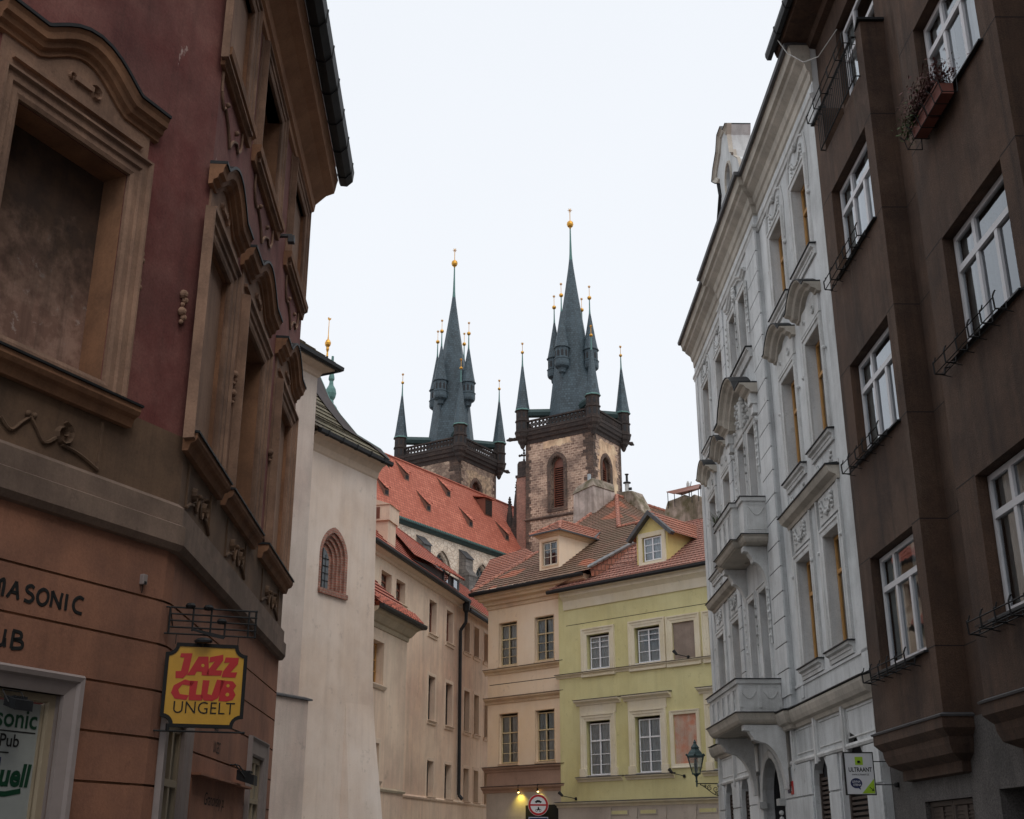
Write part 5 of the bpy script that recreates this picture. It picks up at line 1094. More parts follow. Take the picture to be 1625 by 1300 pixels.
for a, b, z0, z1, mt, nm in ((1.08, 2.23, 9.2, 10.76, 'sgraf', 'blind_panel'), (1.22, 2.39, 4.95, 6.93, 'mural', 'faded_mural'), (-.9, .35, 9.2, 10.76, 'sgraf', 'blind_panel')):
    m = MB(); m.f([YF(u, -.045, z) for u, z in rect(a - .01, b + .01, z0 - .01, z1 + .01)]); m.build(nm, mt, YH)
    m = MB(); m.mold(YF, rect(a, b, z0, z1), FY if nm == 'blind_panel' else FY[:4] + [(.17, .07), (.18, 0)], True); m.build('panel_moulding', 'yelt', YH)
RY = lambda u, d: YF(u, -d, 13.42 + .68 * d)
m = MB(); m.tileroof([RY(-3.2, -.55), RY(8.95, -.55), RY(7.7, 1.4), RY(5.2, 5.0), RY(-3.2, 5.0)], .3, .04); m.build('roof', 'tileY', YH)
m = MB(); m.tileroof([RY(5.2, 5.0), RY(-3.2, 5.0), YF(-3.2, -9, 14), YF(8.7, -9, 14)], .6, .03); m.build('rear_roof', 'tileY', YH)
m = MB(); m.path([RY(5.2, 5.0), RY(-3.2, 5.0)], .11, 6); m.build('ridge_tiles', 'ridge', YH)
m = MB(); P = [RY(8.35, .4), RY(7.7, 1.4), RY(6.5, 3.2), RY(5.2, 5.0)]
for a, b in zip(P, P[1:]): m.f([a + Vector((-.06, -.06, .07)), b + Vector((-.06, -.06, .07)), b + Vector((.16, .14, .09)), a + Vector((.16, .14, .09))]); m.tube(a + Vector((0, 0, .1)), b + Vector((0, 0, .1)), .07)
m.build('valley_flashing', 'leadw', YH)
def DF(F, d): return Fr(*(F(0, -d, 0).xy), -46.2)
# gabled dormer
D = DF(YF, .3); a, b = 2.48, 4.22
m = MB(); m.wall(D, [(a, 13.55), (b, 13.55), (b, 15.05), ((a + b) / 2, 15.85), (a, 15.05)], [{'h': rect(2.80, 3.90, 13.72, 14.85), 'd': .12}])
for u in (a, b): m.f([D(u, 0, 13.3), D(u, 0, 15.05), D(u, -2.6, 15.05), D(u, -2.6, 14.0)])
dm = m.build('dormer', 'ydorm', YH)
m = MB(); uc = (a + b) / 2; z_e, z_r = 14.95, 15.98
for s_ in (-1, 1):
    e = uc + s_ * 1.22; pts = [D(e, .25, z_e - .12), D(uc, .25, z_r + .02), D(uc, -3.4, z_r + .02), D(e, -2.4, z_e - .12)]; m.tileroof(pts if s_ > 0 else pts[::-1], .28, .03)
m.build('dormer_roof', 'tileD', dm)
m = MB(); L = [(uc - 1.25, z_e - .17), (uc, z_r - .04), (uc + 1.25, z_e - .17)]; m.mold(D, L, [(-.10, -.0), (-.10, .27), (.06, .27), (.06, -.0)]); m.build('dormer_bargeboard', 'zinc', dm)
m = MB(); m.f([D(a, -.02, 13.62), D(a - .12, .02, 13.6), D(a - .12, -2.5, 15.15), D(a, -2.5, 15.15)]); m.build('dormer_flashing', 'cap', dm)
window(D, dm, 2.86, 3.84, 13.76, 14.82, -.05, 'wwood2', 2, (.36, .68), None, .05, .03, .065, curtain=1, cm='curt2')
m = MB(); m.mold(D, rect(2.80, 3.90, 13.72, 14.85), [(0, 0), (0, .03), (.10, .04), (.2, .05), (.22, 0)], True); m.build('dormer_moulding', 'yelt', dm)
# small second dormer far right
D2 = DF(YF, 2.6); m = MB(); m.wall(D2, [(.2, 15), (1.5, 15), (1.5, 15.3), (.85, 15.85), (.2, 15.3)]); dm2 = m.build('dormer', 'ydorm', YH)
m = MB(); m.mold(D2, [(.0, 15.15), (.85, 15.88), (1.7, 15.15)], [(-.05, -1.2), (-.05, .2), (.06, .2), (.06, -1.2)]); m.build('dormer_roof', 'zinc', dm2)
def spotlight(F, u, z, label, s=1.):
    t = thing('spotlight', F(u, 0, z), label, 'spotlight', 'black spotlights on the yellow house')
    m = MB(); m.lathe(F(u, .03, z - .06), [(.05, 0), (.06, .03), (.05, .12)], 8); m.tube(F(u, .02, z), F(u + .35 * s, .28, z + .12), .018); m.build('arm', 'iron', t)
    m = MB(); p = F(u + .36 * s, .30, z + .12); m.tube(p, p + Vector((-.10 * s, .10, .16)), .05, .08, 8); m.build('lamp_head', 'iron', t); return t
spotlight(YF, 7.85, 3.72, 'black spotlight above the ground floor cornice at the left corner of the yellow house', 1.5); spotlight(YF, 1.95, 4.45, 'black spotlight below the faded mural', 1.1); spotlight(YF, 1.45, 9.24, 'black spotlight in front of the upper grey-brown panel', 1.1)
# chimney block with mossy render on the yellow roof
CF = DF(YF, 4.6); CM = MB(); CM.prism([CF(u, 0, z) for u, z in ((1.6, 15.5), (5.9, 15.5), (5.75, 17.3), (5.55, 17.8), (4.95, 17.86), (4.5, 17.95), (4.3, 17.7), (3.95, 17.85), (3.6, 17.62), (3.0, 17.6), (1.6, 17.6))], CF(0, -1.3, 0) - CF(0, 0, 0)); CM.prism([CF(u, .10, z) for u, z in ((1.0, 15.5), (3.7, 15.5), (3.75, 16.9), (3.65, 17.5), (3.1, 17.6), (1.0, 17.5))], CF(0, -1.2, 0) - CF(0, 0, 0)); CM.build('chimney', 'mossy', YH, bevel=.06)
CN = thing('chimney_canopy', CF(4.6, -.4, 17.8), 'rusty sheet canopy on thin posts above the mossy chimney block', 'canopy')
m = MB(); m.prism([CF(5.5, .1, 18.22), CF(5.02, .15, 18.02), CF(3.55, .15, 18.0), CF(3.9, -.5, 18.42)], (0, 0, .035)); m.prism([CF(5.5, .1, 18.225), CF(3.9, -.5, 18.425), CF(4.1, -1.1, 18.42), CF(5.4, -1.1, 18.3)], (0, 0, .033)); m.build('sheet', 'rwood', CN)
for u, o, z in ((5.46, .05, 18.22), (5.04, .08, 18.04), (4.0, .1, 18.05), (3.6, .1, 18.02), (3.95, -.6, 18.4), (5.3, -.9, 18.3)): m = MB(); m.tube(CF(u, o, 17.4), CF(u, o, z), .02); m.build('post', 'iron', CN)
DS = thing('satellite_dish', CF(4.6, -.6, 18.3), 'grey satellite dish behind the rooftop canopy', 'satellite dish')
m = MB(); m.lathe(CF(4.75, -.7, 18.36), [(.02, 0), (.15, .03), (.20, .15), (.19, .32), (.10, .44), (.02, .46)], 12, sx=.4, sy=1); m.build('dish', 'curt', DS)
m = MB(); m.tube(CF(4.7, -.7, 17.5), CF(4.7, -.7, 18.5), .03); m.path([CF(4.7, -.7, 18.42), CF(4.45, -.5, 18.5), CF(4.4, -.5, 18.68)], .02); m.build('mast', 'iron', DS)
# peach house
PF = Fr(2.3, 56.2, -46.2); PH = thing('peach_house', PF(2.4, 0, 0), 'peach house with sand coloured windows and weathered brown tile roof, left of the yellow house', 'house')
wu = [(2.86, 4.05), (.46, 1.66)]; wl = [(2.80, 4.02), (.49, 1.66)]
m = MB(); m.wall(PF, (-.2, 4.82, 4.2, 13.6), [{'h': rect(a, b, 9.96, 12.06), 'd': .26} for a, b in wu] + [{'h': rect(a, b, 5.4, 7.71), 'd': .26} for a, b in wl]); body(m, PF, -.2, 4.82, 12, 0, 13.5); m.build('upper_wall', 'pink', PH)
m = MB(); m.wall(PF, (-.2, 4.84, 0, 4.2), [{'h': rect(.3, 2.3, 0, 3.5), 'd': .1}], o=.02); m.box(PF, 2.4, 4.84, .015, .025, 3.03, 3.05); m.build('ground_floor_wall', 'gfloor', PH)
m = MB(); m.box(PF, .3, 2.3, -.02, .03, 2.9, 3.52); m.f([PF(u, -.05, z) for u, z in rect(.2, 2.4, 0, 3.6)]); m.build('shop_fascia', 'black', PH)
con(PF, PH, -.2, 5.0, 9.58, 9.84, .17, 'pinkt', 'string_course', 'dwood'); con(PF, PH, -.2, 4.95, 8.18, 8.48, .17, 'pinkt', 'string_course', 'dwood'); con(PF, PH, -.2, 5.0, 5.03, 5.26, .18, 'dpink', 'string_course', 'dwood'); con(PF, PH, -.2, 5.05, 4.1, 4.38, .2, 'dpink', 'ground_floor_cornice', 'dwood')
m = MB(); m.box(PF, -.2, 4.83, .0, .012, 4.38, 5.03); m.build('plain_band', 'dpink', PH)
m = MB(); m.box(PF, -.2, 4.7, -.004, .004, 9.11, 9.14); m.build('scored_line', 'grout', PH)
m = MB(); q0 = [PF(-1.9, .0, 0).xy, PF(4.82, .0, 0).xy, PF(4.82, -6, 0).xy]; m.plan(q0, [(-.01, 12.78), (.05, 12.8), (.07, 12.95), (.16, 13.0), (.18, 13.15), (.36, 13.22), (.38, 13.32), (.5, 13.38), (.52, 13.52), (.55, 13.6), (-.01, 13.6)], -1); m.build('eaves_cornice', 'pinkt', PH)
m = MB(); m.plan(q0, [(.56, 13.6), (.58, 13.5), (.68, 13.5), (.72, 13.58), (.72, 13.66), (.56, 13.68)], -1); m.path([PF(4.9, -5.5, 13.5), PF(4.95, -5.4, 12.2), PF(4.95, -.6, 11.3)], .05) if 0 else None; m.build('gutter', 'cap', PH)
for (a, b), z0, z1, lo in [(w, 9.96, 12.06, 0) for w in wu] + [(w, 5.4, 7.71, 1) for w in wl]:
    window(PF, PH, a + .1, b - .02, z0 + .04, z1 - .1, -.14, 'sand', 2, (.21, .42), .64, .05, .028, .06, curtain=.85, cm='curt2')
    m = MB(); m.mold(PF, rect(a, b, z0, z1), [(0, 0), (0, .012), (.03, .012), (.03, 0)], True); m.box(PF, a - .05, b + .05, -.02, .07, z0 - .08, z0); m.build('window_sill', 'pinkt', PH)
RP = lambda u, d: PF(u, -d, 14.1 + .68 * d)
m = MB(); m.tileroof([RP(5.55, -.62), RP(-2.25, -.62), RP(-2.3, -.27), RP(-3.6, 1.7), RP(-1.38, 4.12), RP(-.32, 4.16), RP(4.01, 9.47), RP(4.25, 6.5), RP(4.22, 3.1), RP(5.1, 1.3)][0:1] + [RP(-2.25, -.62), RP(-3.5, 1.6), RP(-1.38, 4.12), RP(4.22, 4.12), RP(4.22, 2.6)], .3, .04)
m.tileroof([RP(-.32, 4.12), RP(4.22, 4.12), RP(4.22, 6.5), RP(4.01, 9.47)], .3, .04); m.build('roof', 'tileP', PH)
pk = RP(4.01, 9.47); hb = RP(-.32, 4.16); dv = Vector((math.sin(R(43.8)), math.cos(R(43.8)), 0))
m = MB(); m.tileroof([hb, pk, pk + dv * 12, RP(-1.38, 4.12) + dv * 8 + Vector((0, 0, 0))], .3, .04); m.build('side_roof', 'tileP', PH)
m = MB(); A2 = [RP(-2.2, -.45), RP(-3.5, 1.6), RP(-1.38, 4.12)]
m.f([A2[0], A2[1], A2[1] + Vector((.1, .1, -1.4)), A2[0] + Vector((.1, .1, -.35))]); m.f([A2[1], A2[2], A2[2] + Vector((.1, .1, -2.2)), A2[1] + Vector((.1, .1, -1.4))])
m.build('verge_board', 'tileD', PH)
m = MB(); q_ = [RY(8.7, -.5), RY(4.45, 1.1), RY(4.3, 3.2)]; m.tileroof([q_[0], q_[1], A2[1]], .3, .04); m.tileroof([q_[0], A2[1], A2[0]], .3, .04); m.tileroof([q_[1], q_[2], A2[1]], .3, .04); m.build('valley_roof', 'tileY', YH)
m = MB(); a, b = A2[0], A2[1]; m.prism([a + Vector((-.1, -.1, .02)), b + Vector((-.1, -.1, .02)), b + Vector((-.1, -.1, .12)), a + Vector((-.1, -.1, .12))], Vector((.28, .2, 0))); m.build('verge_flashing', 'leadw', PH)
m = MB()
def rtiles(m, a, b, r=.13, st=.42):
    n = max(1, int((b - a).length / st))
    for i in range(n): p, q = a + (b - a) * (i / n), a + (b - a) * ((i + 1.08) / n); m.tube(p, q, r, r * .82, 7)
rtiles(m, hb + Vector((0, 0, .05)), pk + Vector((0, 0, .05))); rtiles(m, pk + Vector((0, 0, .03)), pk + dv * 12 + Vector((0, 0, .03))); rtiles(m, hb + Vector((0, 0, .03)), RP(-3.0, 4.3), .11); rtiles(m, RP(4.22, 5.6), pk, .13)
rtiles(m, RP(5.5, -.5), RP(4.3, 3.1), .13); m.build('ridge_tiles', 'ridge', PH)
m = MB(); m.tileroof([RP(5.5, -.55), RP(4.22, 2.9), RP(6.2, 4.2), RP(8.3, 3.6)], .3, .04)
m.build('hip_roof', 'tileD', PH)
m = MB(); m.tileroof([RP(4.22, 2.9), RP(6.0, 4.0), PF(6.0, -5.5, 16.2), PF(4.2, -8, 16)], .3, .03); m.build('rear_roof', 'tileD', PH)
# hipped dormer
DP = DF(PF, .35); m = MB(); a, b = .36, 1.66
m.wall(DP, (a, b, 14.3, 16.0), [{'h': rect(.46, 1.44, 14.55, 15.75), 'd': .10}])
for u in (a, b): m.f([DP(u, 0, 14.1), DP(u, 0, 16.0), DP(u, -3.1, 16.0), DP(u, -3.1, 16.0)][:3] + [DP(u, -2.6, 16.05)])
dm = m.build('dormer', 'pink', PH)
window(DP, dm, .50, 1.40, 14.58, 15.72, -.04, 'cwood', 2, (.36, .68), None, .05, .026, .06, curtain=.5)
m = MB(); m.mold(DP, rect(.46, 1.44, 14.55, 15.75), [(0, 0), (0, .03), (.06, .03), (.06, 0)], True); q1 = [DP(b, 0, 0).xy + (DP(0, -3.2, 0).xy - DP(0, 0, 0).xy), DP(b, 0, 0).xy, DP(a, 0, 0).xy, DP(a, -2.6, 0).xy]; m.plan(q1, [(-.01, 15.95), (.05, 15.97), (.12, 16.05), (.2, 16.1), (.22, 16.16), (-.01, 16.16)], 1); m.build('dormer_cornice', 'pinkt', dm)
m = MB(); e = .34; A = DP(b + e, e, 16.16); B_ = DP(a - e, e, 16.16); C_ = DP((a + b) / 2, -.9, 16.95); D_ = DP((a + b) / 2, -4.0, 16.95)
m.tileroof([A, B_, C_], .28, .035); m.tileroof([B_, DP(a - e, -2.6, 16.16), D_, C_], .28, .035); m.tileroof([A, DP(b + e, -2.6, 16.16), D_, C_], .28, .035); m.build('dormer_roof', 'tileD', dm)
m = MB(); rtiles(m, A, C_, .09, .3); rtiles(m, B_, C_, .09, .3); rtiles(m, C_, D_, .09, .3); m.build('dormer_ridge_tiles', 'ridge', dm)
m = MB(); m.f([DP(a - e, -2.2, 16.18), DP(a - e - .12, -2.2, 16.12), DP((a + b) / 2 - .1, -3.9, 16.99), DP((a + b) / 2 + .05, -3.95, 17.0)]); m.plan([DP(a - e, -2.6, 0).xy, B_.xy, A.xy], [(0, 16.10), (.05, 16.10), (.05, 16.18), (0, 16.18)], -1) ; m.build('dormer_gutter', 'zinc', dm)
# chimneys behind the peach roof
c0 = RP(4.35, 7.2)
m = MB(); K = DF(PF, 7.3); m.prism([K(3.80, 0, 17.2), K(5.5, 0, 17.2), K(5.35, 0, 20.55), K(3.92, 0, 20.75)], K(0, -1.9, 0) - K(0, 0, 0)); ck = m.build('chimney', 'chim', PH)
m = MB(); m.prism([K(3.85, .06, 20.70), K(5.45, .06, 20.45), K(5.3, -.2, 20.95), K(4.1, -.2, 21.25)], K(0, -1.9, 0) - K(0, .0, 0)); m.build('chimney_cap', 'mossy', ck, bevel=.04); m = MB(); m.tube(K(4.6, -.5, 20.8), K(4.6, -.5, 21.6), .10, n=8); m.build('flue_pipe', 'leadw', ck)
KK = DF(PF, 10); m = MB(); m.prism([KK(2.5, 0, 19.3), KK(5.0, 0, 19.3), KK(4.9, 0, 20.75), KK(4.2, 0, 20.95), KK(3.3, 0, 20.85), KK(3.0, 0, 20.3)], KK(0, -1.0, 0) - KK(0, 0, 0)); ck = m.build('chimney', 'mossy', PH, bevel=.05)
m = MB(); c = KK(3.95, -.4, 20.85); m.lathe(c, [(.13, 0), (.13, .60), (.09, .63), (.09, .66)], 10, mi=0); m.tube(c + Vector((0, 0, .30)), c + Vector((.25, -.1, .30)), .09, n=8, mi=1); m.lathe(c, [(.02, .64), (.24, .66), (.22, .70), (.07, .76), (.07, 1.08), (.06, 1.1), (.13, 1.2), (.02, 1.22)], 10, mi=1); m.build('flue_pipe', ['curt', 'cap'], ck)
# lit lamps and traffic sign below
for i, (u, lb) in enumerate(((2.59, 'small lit wall lamp under the lower cornice, left of the round traffic sign'), (1.37, 'small lit yellow wall lamp directly above the round traffic sign'))):
    t = thing('wall_lamp', PF(u, .2, 4.1), lb, 'wall lamp'); m = MB(); m.path([PF(u, 0, 4.4), PF(u, .22, 4.42), PF(u, .24, 4.22)], .015); m.tube(PF(u, .24, 4.24), PF(u, .2, 4.12), .03, .06, 8); m.build('bracket', 'iron', t)
    m = MB(); m.ball(PF(u, .2, 4.10), .045); m.build('bulb', 'lamp_lit', t)
    ld = bpy.data.lights.new('lamp_light', 'SPOT'); ld.energy = 26 if i == 0 else 9; ld.color = (1, .80, .12); ld.spot_size = R(120); ld.spot_blend = .8; ld.shadow_soft_size = .05
    lo = bpy.data.objects.new('lamp_light', ld); COL.objects.link(lo); lo.parent = t; lo.location = PF(u, .28, 4.06) - LOC[t]; lo.rotation_euler = (PF(u, .8, 4.2) - PF(u, 0, 2.6)).to_track_quat('Z', 'Y').to_euler()
TS = thing('traffic_sign', PF(1.12, .45, 0), 'round red-rimmed traffic sign with vehicle symbols on a post before the peach house', 'traffic sign')
cx = PF(1.12, .45, 0); TF = Fr(cx.x, cx.y, 268); q = lambda r, o, n=28, z=3.50: [TF(r * math.cos(2 * math.pi * i / n), o, z + r * math.sin(2 * math.pi * i / n)) for i in range(n)]
m = MB(); m.prism(q(.46, 0), TF(0, .02, 0) - TF(0, 0, 0)); m.build('disc', 'signw', TS)
m = MB(); m.mold(TF, [(.40 * math.cos(2 * math.pi * i / 28), 3.50 + .40 * math.sin(2 * math.pi * i / 28)) for i in range(28)], [(-.045, .02), (-.045, .026), (.045, .026), (.045, .02)], True); m.box(TF, -.38, .38, .02, .025, 3.465, 3.535); m.build('red_rim', 'signr', TS)
m = MB(); T2 = lambda pts, z0=0: m.prism([TF(-x, .021, z) for x, z in pts], TF(0, .004, 0) - TF(0, 0, 0))
T2([(-.15, 3.61), (.15, 3.61), (.15, 3.66), (.09, 3.67), (.06, 3.71), (-.07, 3.71), (-.10, 3.67), (-.15, 3.66)])
for x in (-.09, .09): m.prism([TF(-x + .028 * math.cos(a), .021, 3.605 + .028 * math.sin(a)) for a in [2 * math.pi * i / 8 for i in range(8)]], TF(0, .003, 0) - TF(0, 0, 0))
for x in (-.08, .08): m.mold(TF, [(-x + .045 * math.cos(2 * math.pi * i / 10), 3.27 + .045 * math.sin(2 * math.pi * i / 10)) for i in range(10)], [(-.01, .021), (-.01, .025), (.01, .025), (.01, .021)], True)
T2([(-.07, 3.28), (.07, 3.28), (.05, 3.34), (.02, 3.42), (-.02, 3.42), (-.03, 3.33)]); m.build('vehicle_symbols', 'black', TS)
m = MB(); m.box(TF, -.45, .45, 0, .02, 2.62, 3.0); m.build('supplementary_plate', 'navy', TS); m = MB(); m.mold(TF, rect(-.42, .42, 2.65, 2.97), [(-.01, .021), (0, .021), (.008, .021), (-.0, .0215)], True); m.build('plate_border', 'signw', TS)
m = MB(); m.tube(TF(0, -.05, 0), TF(0, -.05, 3.95), .035, n=8); m.build('post', 'zinc', TS)
# ================================================================ long pale house in the middle distance
CFm = Fr(-5.7, 49.3, 14.5); LH = thing('long_pale_house', CFm(8, 0, 0), 'long weathered pale house with small windows and black downpipe behind the cream chapel', 'house')
T3 = [(.66, 1.92), (2.52, 3.72)]; T3b = [(7.15, 8.27), (9.87, 10.96), (12.93, 13.9), (14.73, 15.68), (16.65, 17.6)]; TM = [(7.3, 8.3), (9.96, 11.05), (13.04, 14.0), (14.83, 15.75), (16.8, 17.7)]
m = MB(); hs = [(a, b, 11.76, 12.76) for a, b in T3] + [(a, b, 11.15, 12.74) for a, b in T3b] + [(a, b, 7.2, 9.22) for a, b in TM] + [(a + .05, b, 3.86, 5.42) for a, b in TM]
m.wall(CFm, (-1.4, 22, 0, 13.4), [{'h': rect(*h), 'd': .32} for h in hs]); body(m, CFm, -1.4, 22, 7, 0, 13.4); m.build('wall', 'pale', LH)
for h in hs:
    u0, u1, z0, z1 = h
    window(CFm, LH, u0 + .01, u1 - .01, z0 + .01, z1 - .01, -.24, 'rwood' if z0 > 10 else 'dwood', 2, (.33,), .66, .06, .03, .07, curtain=0 if z0 < 6 else .3)
    m = MB(); m.mold(CFm, rect(*h), [(0, 0), (0, .018), (.15, .018), (.16, 0)], True); m.ext(CFm, u0 - .15, u1 + .15, [(0, z0 - .17), (.05, z0 - .17), (.06, z0 - .05), (.12, z0 - .03), (.12, z0), (0, z0 + .01)]); m.build('window_surround', 'palefr', LH)
m = MB(); m.ext(CFm, -1.4, 22, [(0, 3.70), (.10, 3.70), (.12, 3.78), (0, 3.86)]); m.ext(CFm, -1.4, 22, [(0, 0), (.06, 0), (.06, 3.7), (0, 3.7)]); m.build('plinth', 'pale', LH)
m = MB(); m.ext(CFm, -1.4, 22, [(0, 13.22), (.08, 13.25), (.12, 13.35), (.35, 13.45), (.35, 13.5), (0, 13.5)]); m.build('eaves_cornice', 'palefr', LH)
m = MB(); m.ext(CFm, -1.4, 12.3, [(.36, 13.58), (.38, 13.46), (.5, 13.44), (.56, 13.52), (.56, 13.62), (.36, 13.64)]); m.ext(CFm, 12.3, 22, [(.36, 13.2), (.38, 13.08), (.5, 13.06), (.56, 13.14), (.56, 13.24), (.36, 13.26)]); m.build('gutter', 'cap', LH)
RC = lambda u, d, z0=13.95: CFm(u, -d, z0 + 1.08 * d)
m = MB(); m.tileroof([RC(-1.4, -.42), RC(12.5, -.42), RC(12.5, 3), RC(-1.4, 3)], .33, .045); m.tileroof([RC(12.5, -.42, 13.55), RC(22, -.42, 13.55), RC(22, 2.6, 13.55), RC(12.5, 2.6, 13.55)], .33, .045); m.tileroof([RC(-1.4, 3), RC(12.5, 3), CFm(12.5, -7, 13.4), CFm(-1.4, -7, 13.4)], .6, .03)
m.build('roof', 'tileC', LH)
m = MB()
for i in range(58): u = -1.3 + i * .237; m.tube(RC(u, -.46) + Vector((0, 0, .04)), RC(u, -.1) + Vector((0, 0, .04)), .06, n=6)
m.build('eaves_tiles', 'tileC', LH)
m = MB(); rtiles(m, RC(-1.4, 3), RC(12.5, 3), .1); m.build('ridge_tiles', 'tileC', LH)
DFm = Fr(*(CFm(0, -.12, 0).xy), 14.5)
m = MB(); m.prism([DFm(u, 0, z) for u, z in ((4.95, 14.18), (12.35, 14.05), (12.35, 14.72), (8.9, 14.55))], DFm(0, -1.2, 0) - DFm(0, 0, 0)); sdm = m.build('shed_dormer', 'cap', LH)
m = MB(); t0_, t1_, t2_, t3_ = CFm(4.7, .03, 14.32), CFm(12.6, .16, 14.74), CFm(12.5, -3, 17.27), CFm(8.0, -3, 17.27); m.tileroof([t0_, t1_, t3_], .33, .03); m.tileroof([t1_, t2_, t3_], .33, .03)
for i in range(16): p = CFm(8.2 + i * .28, .14, 14.54 + i * .0125); m.tube(p, p + (CFm(0, -.4, .25) - CFm(0, 0, 0)), .055, n=6)
m.build('shed_dormer_roof', 'tileC', sdm)
for a, b in ((9.55, 10.45), (11.1, 12.0)): window(Fr(*(CFm(0, -.05, 0).xy), 14.5), sdm, a, b, 14.08, 14.62, 0, 'zinc', 1, (), None, .05, curtain=0)
m = MB(); K = Fr(*(CFm(0, -.25, 0).xy), 14.5); m.prism([K(1.95, 0, 13.6), K(2.95, 0, 13.6), K(2.95, 0, 15.25), K(1.95, 0, 15.25)], K(0, -1.9, 0) - K(0, 0, 0)); m.prism([K(1.85, .08, 15.25), K(3.1, .08, 15.25), K(3.1, .08, 15.95), K(1.85, .08, 15.95)], K(0, -2.06, 0) - K(0, 0, 0)); ck = m.build('chimney', 'pale', LH)
KE = Fr(*(K(1.85, .08, 0).xy), 14.5 - 90, cam=(0, 0)); m = MB(); m.prism([KE(.0 - .05, .05, 15.95), KE(2.1, .05, 15.95), KE(1.03, .05, 16.35)], K(1.35, 0, 0) - K(0, 0, 0)); m.build('chimney_cap', 'pale', ck); m = MB(); m.box(KE, .45, 1.35, .0, .04, 15.35, 15.85)
for i in range(7): m.box(KE, .5, 1.3, .04, .06, 15.40 + i * .062, 15.43 + i * .062)
m.build('vent_grille', 'rwood', ck)
m = MB(); m.lathe(CFm(12.0, .38, 12.95), [(.10, 0), (.17, .12), (.2, .5), (.2, .55)], 10); m.path([CFm(12.0, .38, 13.0), CFm(11.95, .38, 12.45), CFm(11.9, .12, 12.05), CFm(12.0, .12, 4.1), CFm(12.0, .3, 3.9)], .085, 8); m.build('downpipe', 'cap', LH)
# low wing
WG = Fr(-4.5, 47.5, 14.5)
m = MB(); hs = [(-2.75, -1.55, 7.4, 9.0), (-2.5, -1.7, 4.0, 5.3)]
m.wall(WG, (-3.4, 1.1, 0, 9.9), [{'h': rect(*h), 'd': .35} for h in hs]); m.f([WG(1.1, 0, 0), WG(1.1, 0, 9.9), WG(1.1, -1.75, 9.9), WG(1.1, -1.75, 0)]); m.build('wing_wall', 'pale', LH)
for h in hs:
    window(WG, LH, h[0] + .02, h[1] - .02, h[2] + .02, h[3] - .02, -.28, 'owood' if h[2] > 6 else 'dwood', 2, (.33, .6), None, .07, .03, .08, curtain=0)
    m = MB(); m.mold(WG, rect(*h), [(0, 0), (0, .018), (.17, .018), (.18, 0)], True); m.ext(WG, h[0] - .2, h[1] + .2, [(0, h[2] - .16), (.05, h[2] - .16), (.12, h[2] - .04), (.12, h[2]), (0, h[2])]); m.build('window_surround', 'palefr', LH)
q2 = [WG(-3.4, 0, 0).xy, WG(1.1, 0, 0).xy, WG(1.1, -1.75, 0).xy]
m = MB(); m.plan(q2, [(-.01, 9.45), (.05, 9.47), (.07, 9.62), (.14, 9.66), (.3, 9.9), (.42, 9.98), (.45, 10.1), (-.01, 10.1)]); m.plan(q2, [(-.01, 3.62), (.06, 3.62), (.08, 3.70), (-.01, 3.78)]); m.build('wing_cornice', 'ochretrim', LH)
m = MB(); m.plan(q2, [(.46, 10.12), (.48, 10.02), (.6, 10.02), (.64, 10.1), (.64, 10.18), (.46, 10.2)]); m.build('wing_gutter', 'cap', LH)
m = MB(); m.tileroof([WG(1.65, .5, 10.2), WG(-3.4, .5, 10.2), WG(-3.4, -1.72, 12.6), WG(-1.7, -1.72, 12.6)], .33, .05); m.tileroof([WG(1.65, .5, 10.2), WG(1.65, -1.72, 10.2), WG(-1.7, -1.72, 12.6)], .33, .05)
for i in range(16): p = WG(1.5 - i * .3, .5, 10.24); m.tube(p, p + (WG(0, -.4, .43) - WG(0, 0, 0)), .065, n=6)
m.build('wing_roof', 'tileC', LH)
# ================================================================ cream chapel
CA = Fr(-6.7, 38.4, 27.5); CB = Fr(-6.6, 37.2, 27.5)
CP = thing('chapel', CA(1, 0, 0), 'plain cream chapel with one brick-framed pointed window, right behind the corner house', 'chapel')
ar = arch(.80, 2.12, 9.75, 10.9, 8, .3)
m = MB(); m.wall(CA, [(-2.2, 0), (4.95, 0), (4.66, 3.35), (4.10, 7.0), (3.84, 14.6), (-2.2, 14.6)], [{'h': ar, 'd': .02}])
m.f([CA(4.95, 0, 0), CA(4.1, 0, 7), CA(3.84, 0, 14.6), CA(3.84, -8, 14.6), CA(4.95, -8, 0)]); m.f([CA(3.84, 0, 14.6), CA(3.84, -8, 14.6), CA(-2.2, -8, 14.6), CA(-2.2, 0, 14.6)]); m.build('wall', 'creamA', CP)
ar2 = arch(.66, 2.28, 9.72, 10.9, 8, .3); ari = arch(.84, 1.62, 9.86, 10.75, 8, .3)
m = MB(); m.wall(CA, ar2, [{'h': ar, 'd': .01}], o=.004); K_ = 4
for k in range(K_):
    mixp = lambda t: [(p[0] + (q[0] - p[0]) * t, p[1] + (q[1] - p[1]) * t) for p, q in zip(ar, ari)]
    A0, A1 = mixp(k / K_), mixp((k + 1) / K_); o0, o1 = -.075 * k, -.075 * (k + 1)
    for i in range(len(A0)):
        j = (i + 1) % len(A0); m.f([CA(A0[i][0], o0, A0[i][1]), CA(A0[j][0], o0, A0[j][1]), CA(A0[j][0], o1, A0[j][1]), CA(A0[i][0], o1, A0[i][1])]); m.f([CA(A0[i][0], o1, A0[i][1]), CA(A0[j][0], o1, A0[j][1]), CA(A1[j][0], o1, A1[j][1]), CA(A1[i][0], o1, A1[i][1])])
m.build('brick_window_surround', 'brick', CP)
m = MB(); m.prism([CA(.66, o, z) for o, z in ((.09, 9.62), (.09, 9.70), (-.6, 9.84), (-.6, 9.62))], CA(2.28, 0, 0) - CA(.66, 0, 0)); 
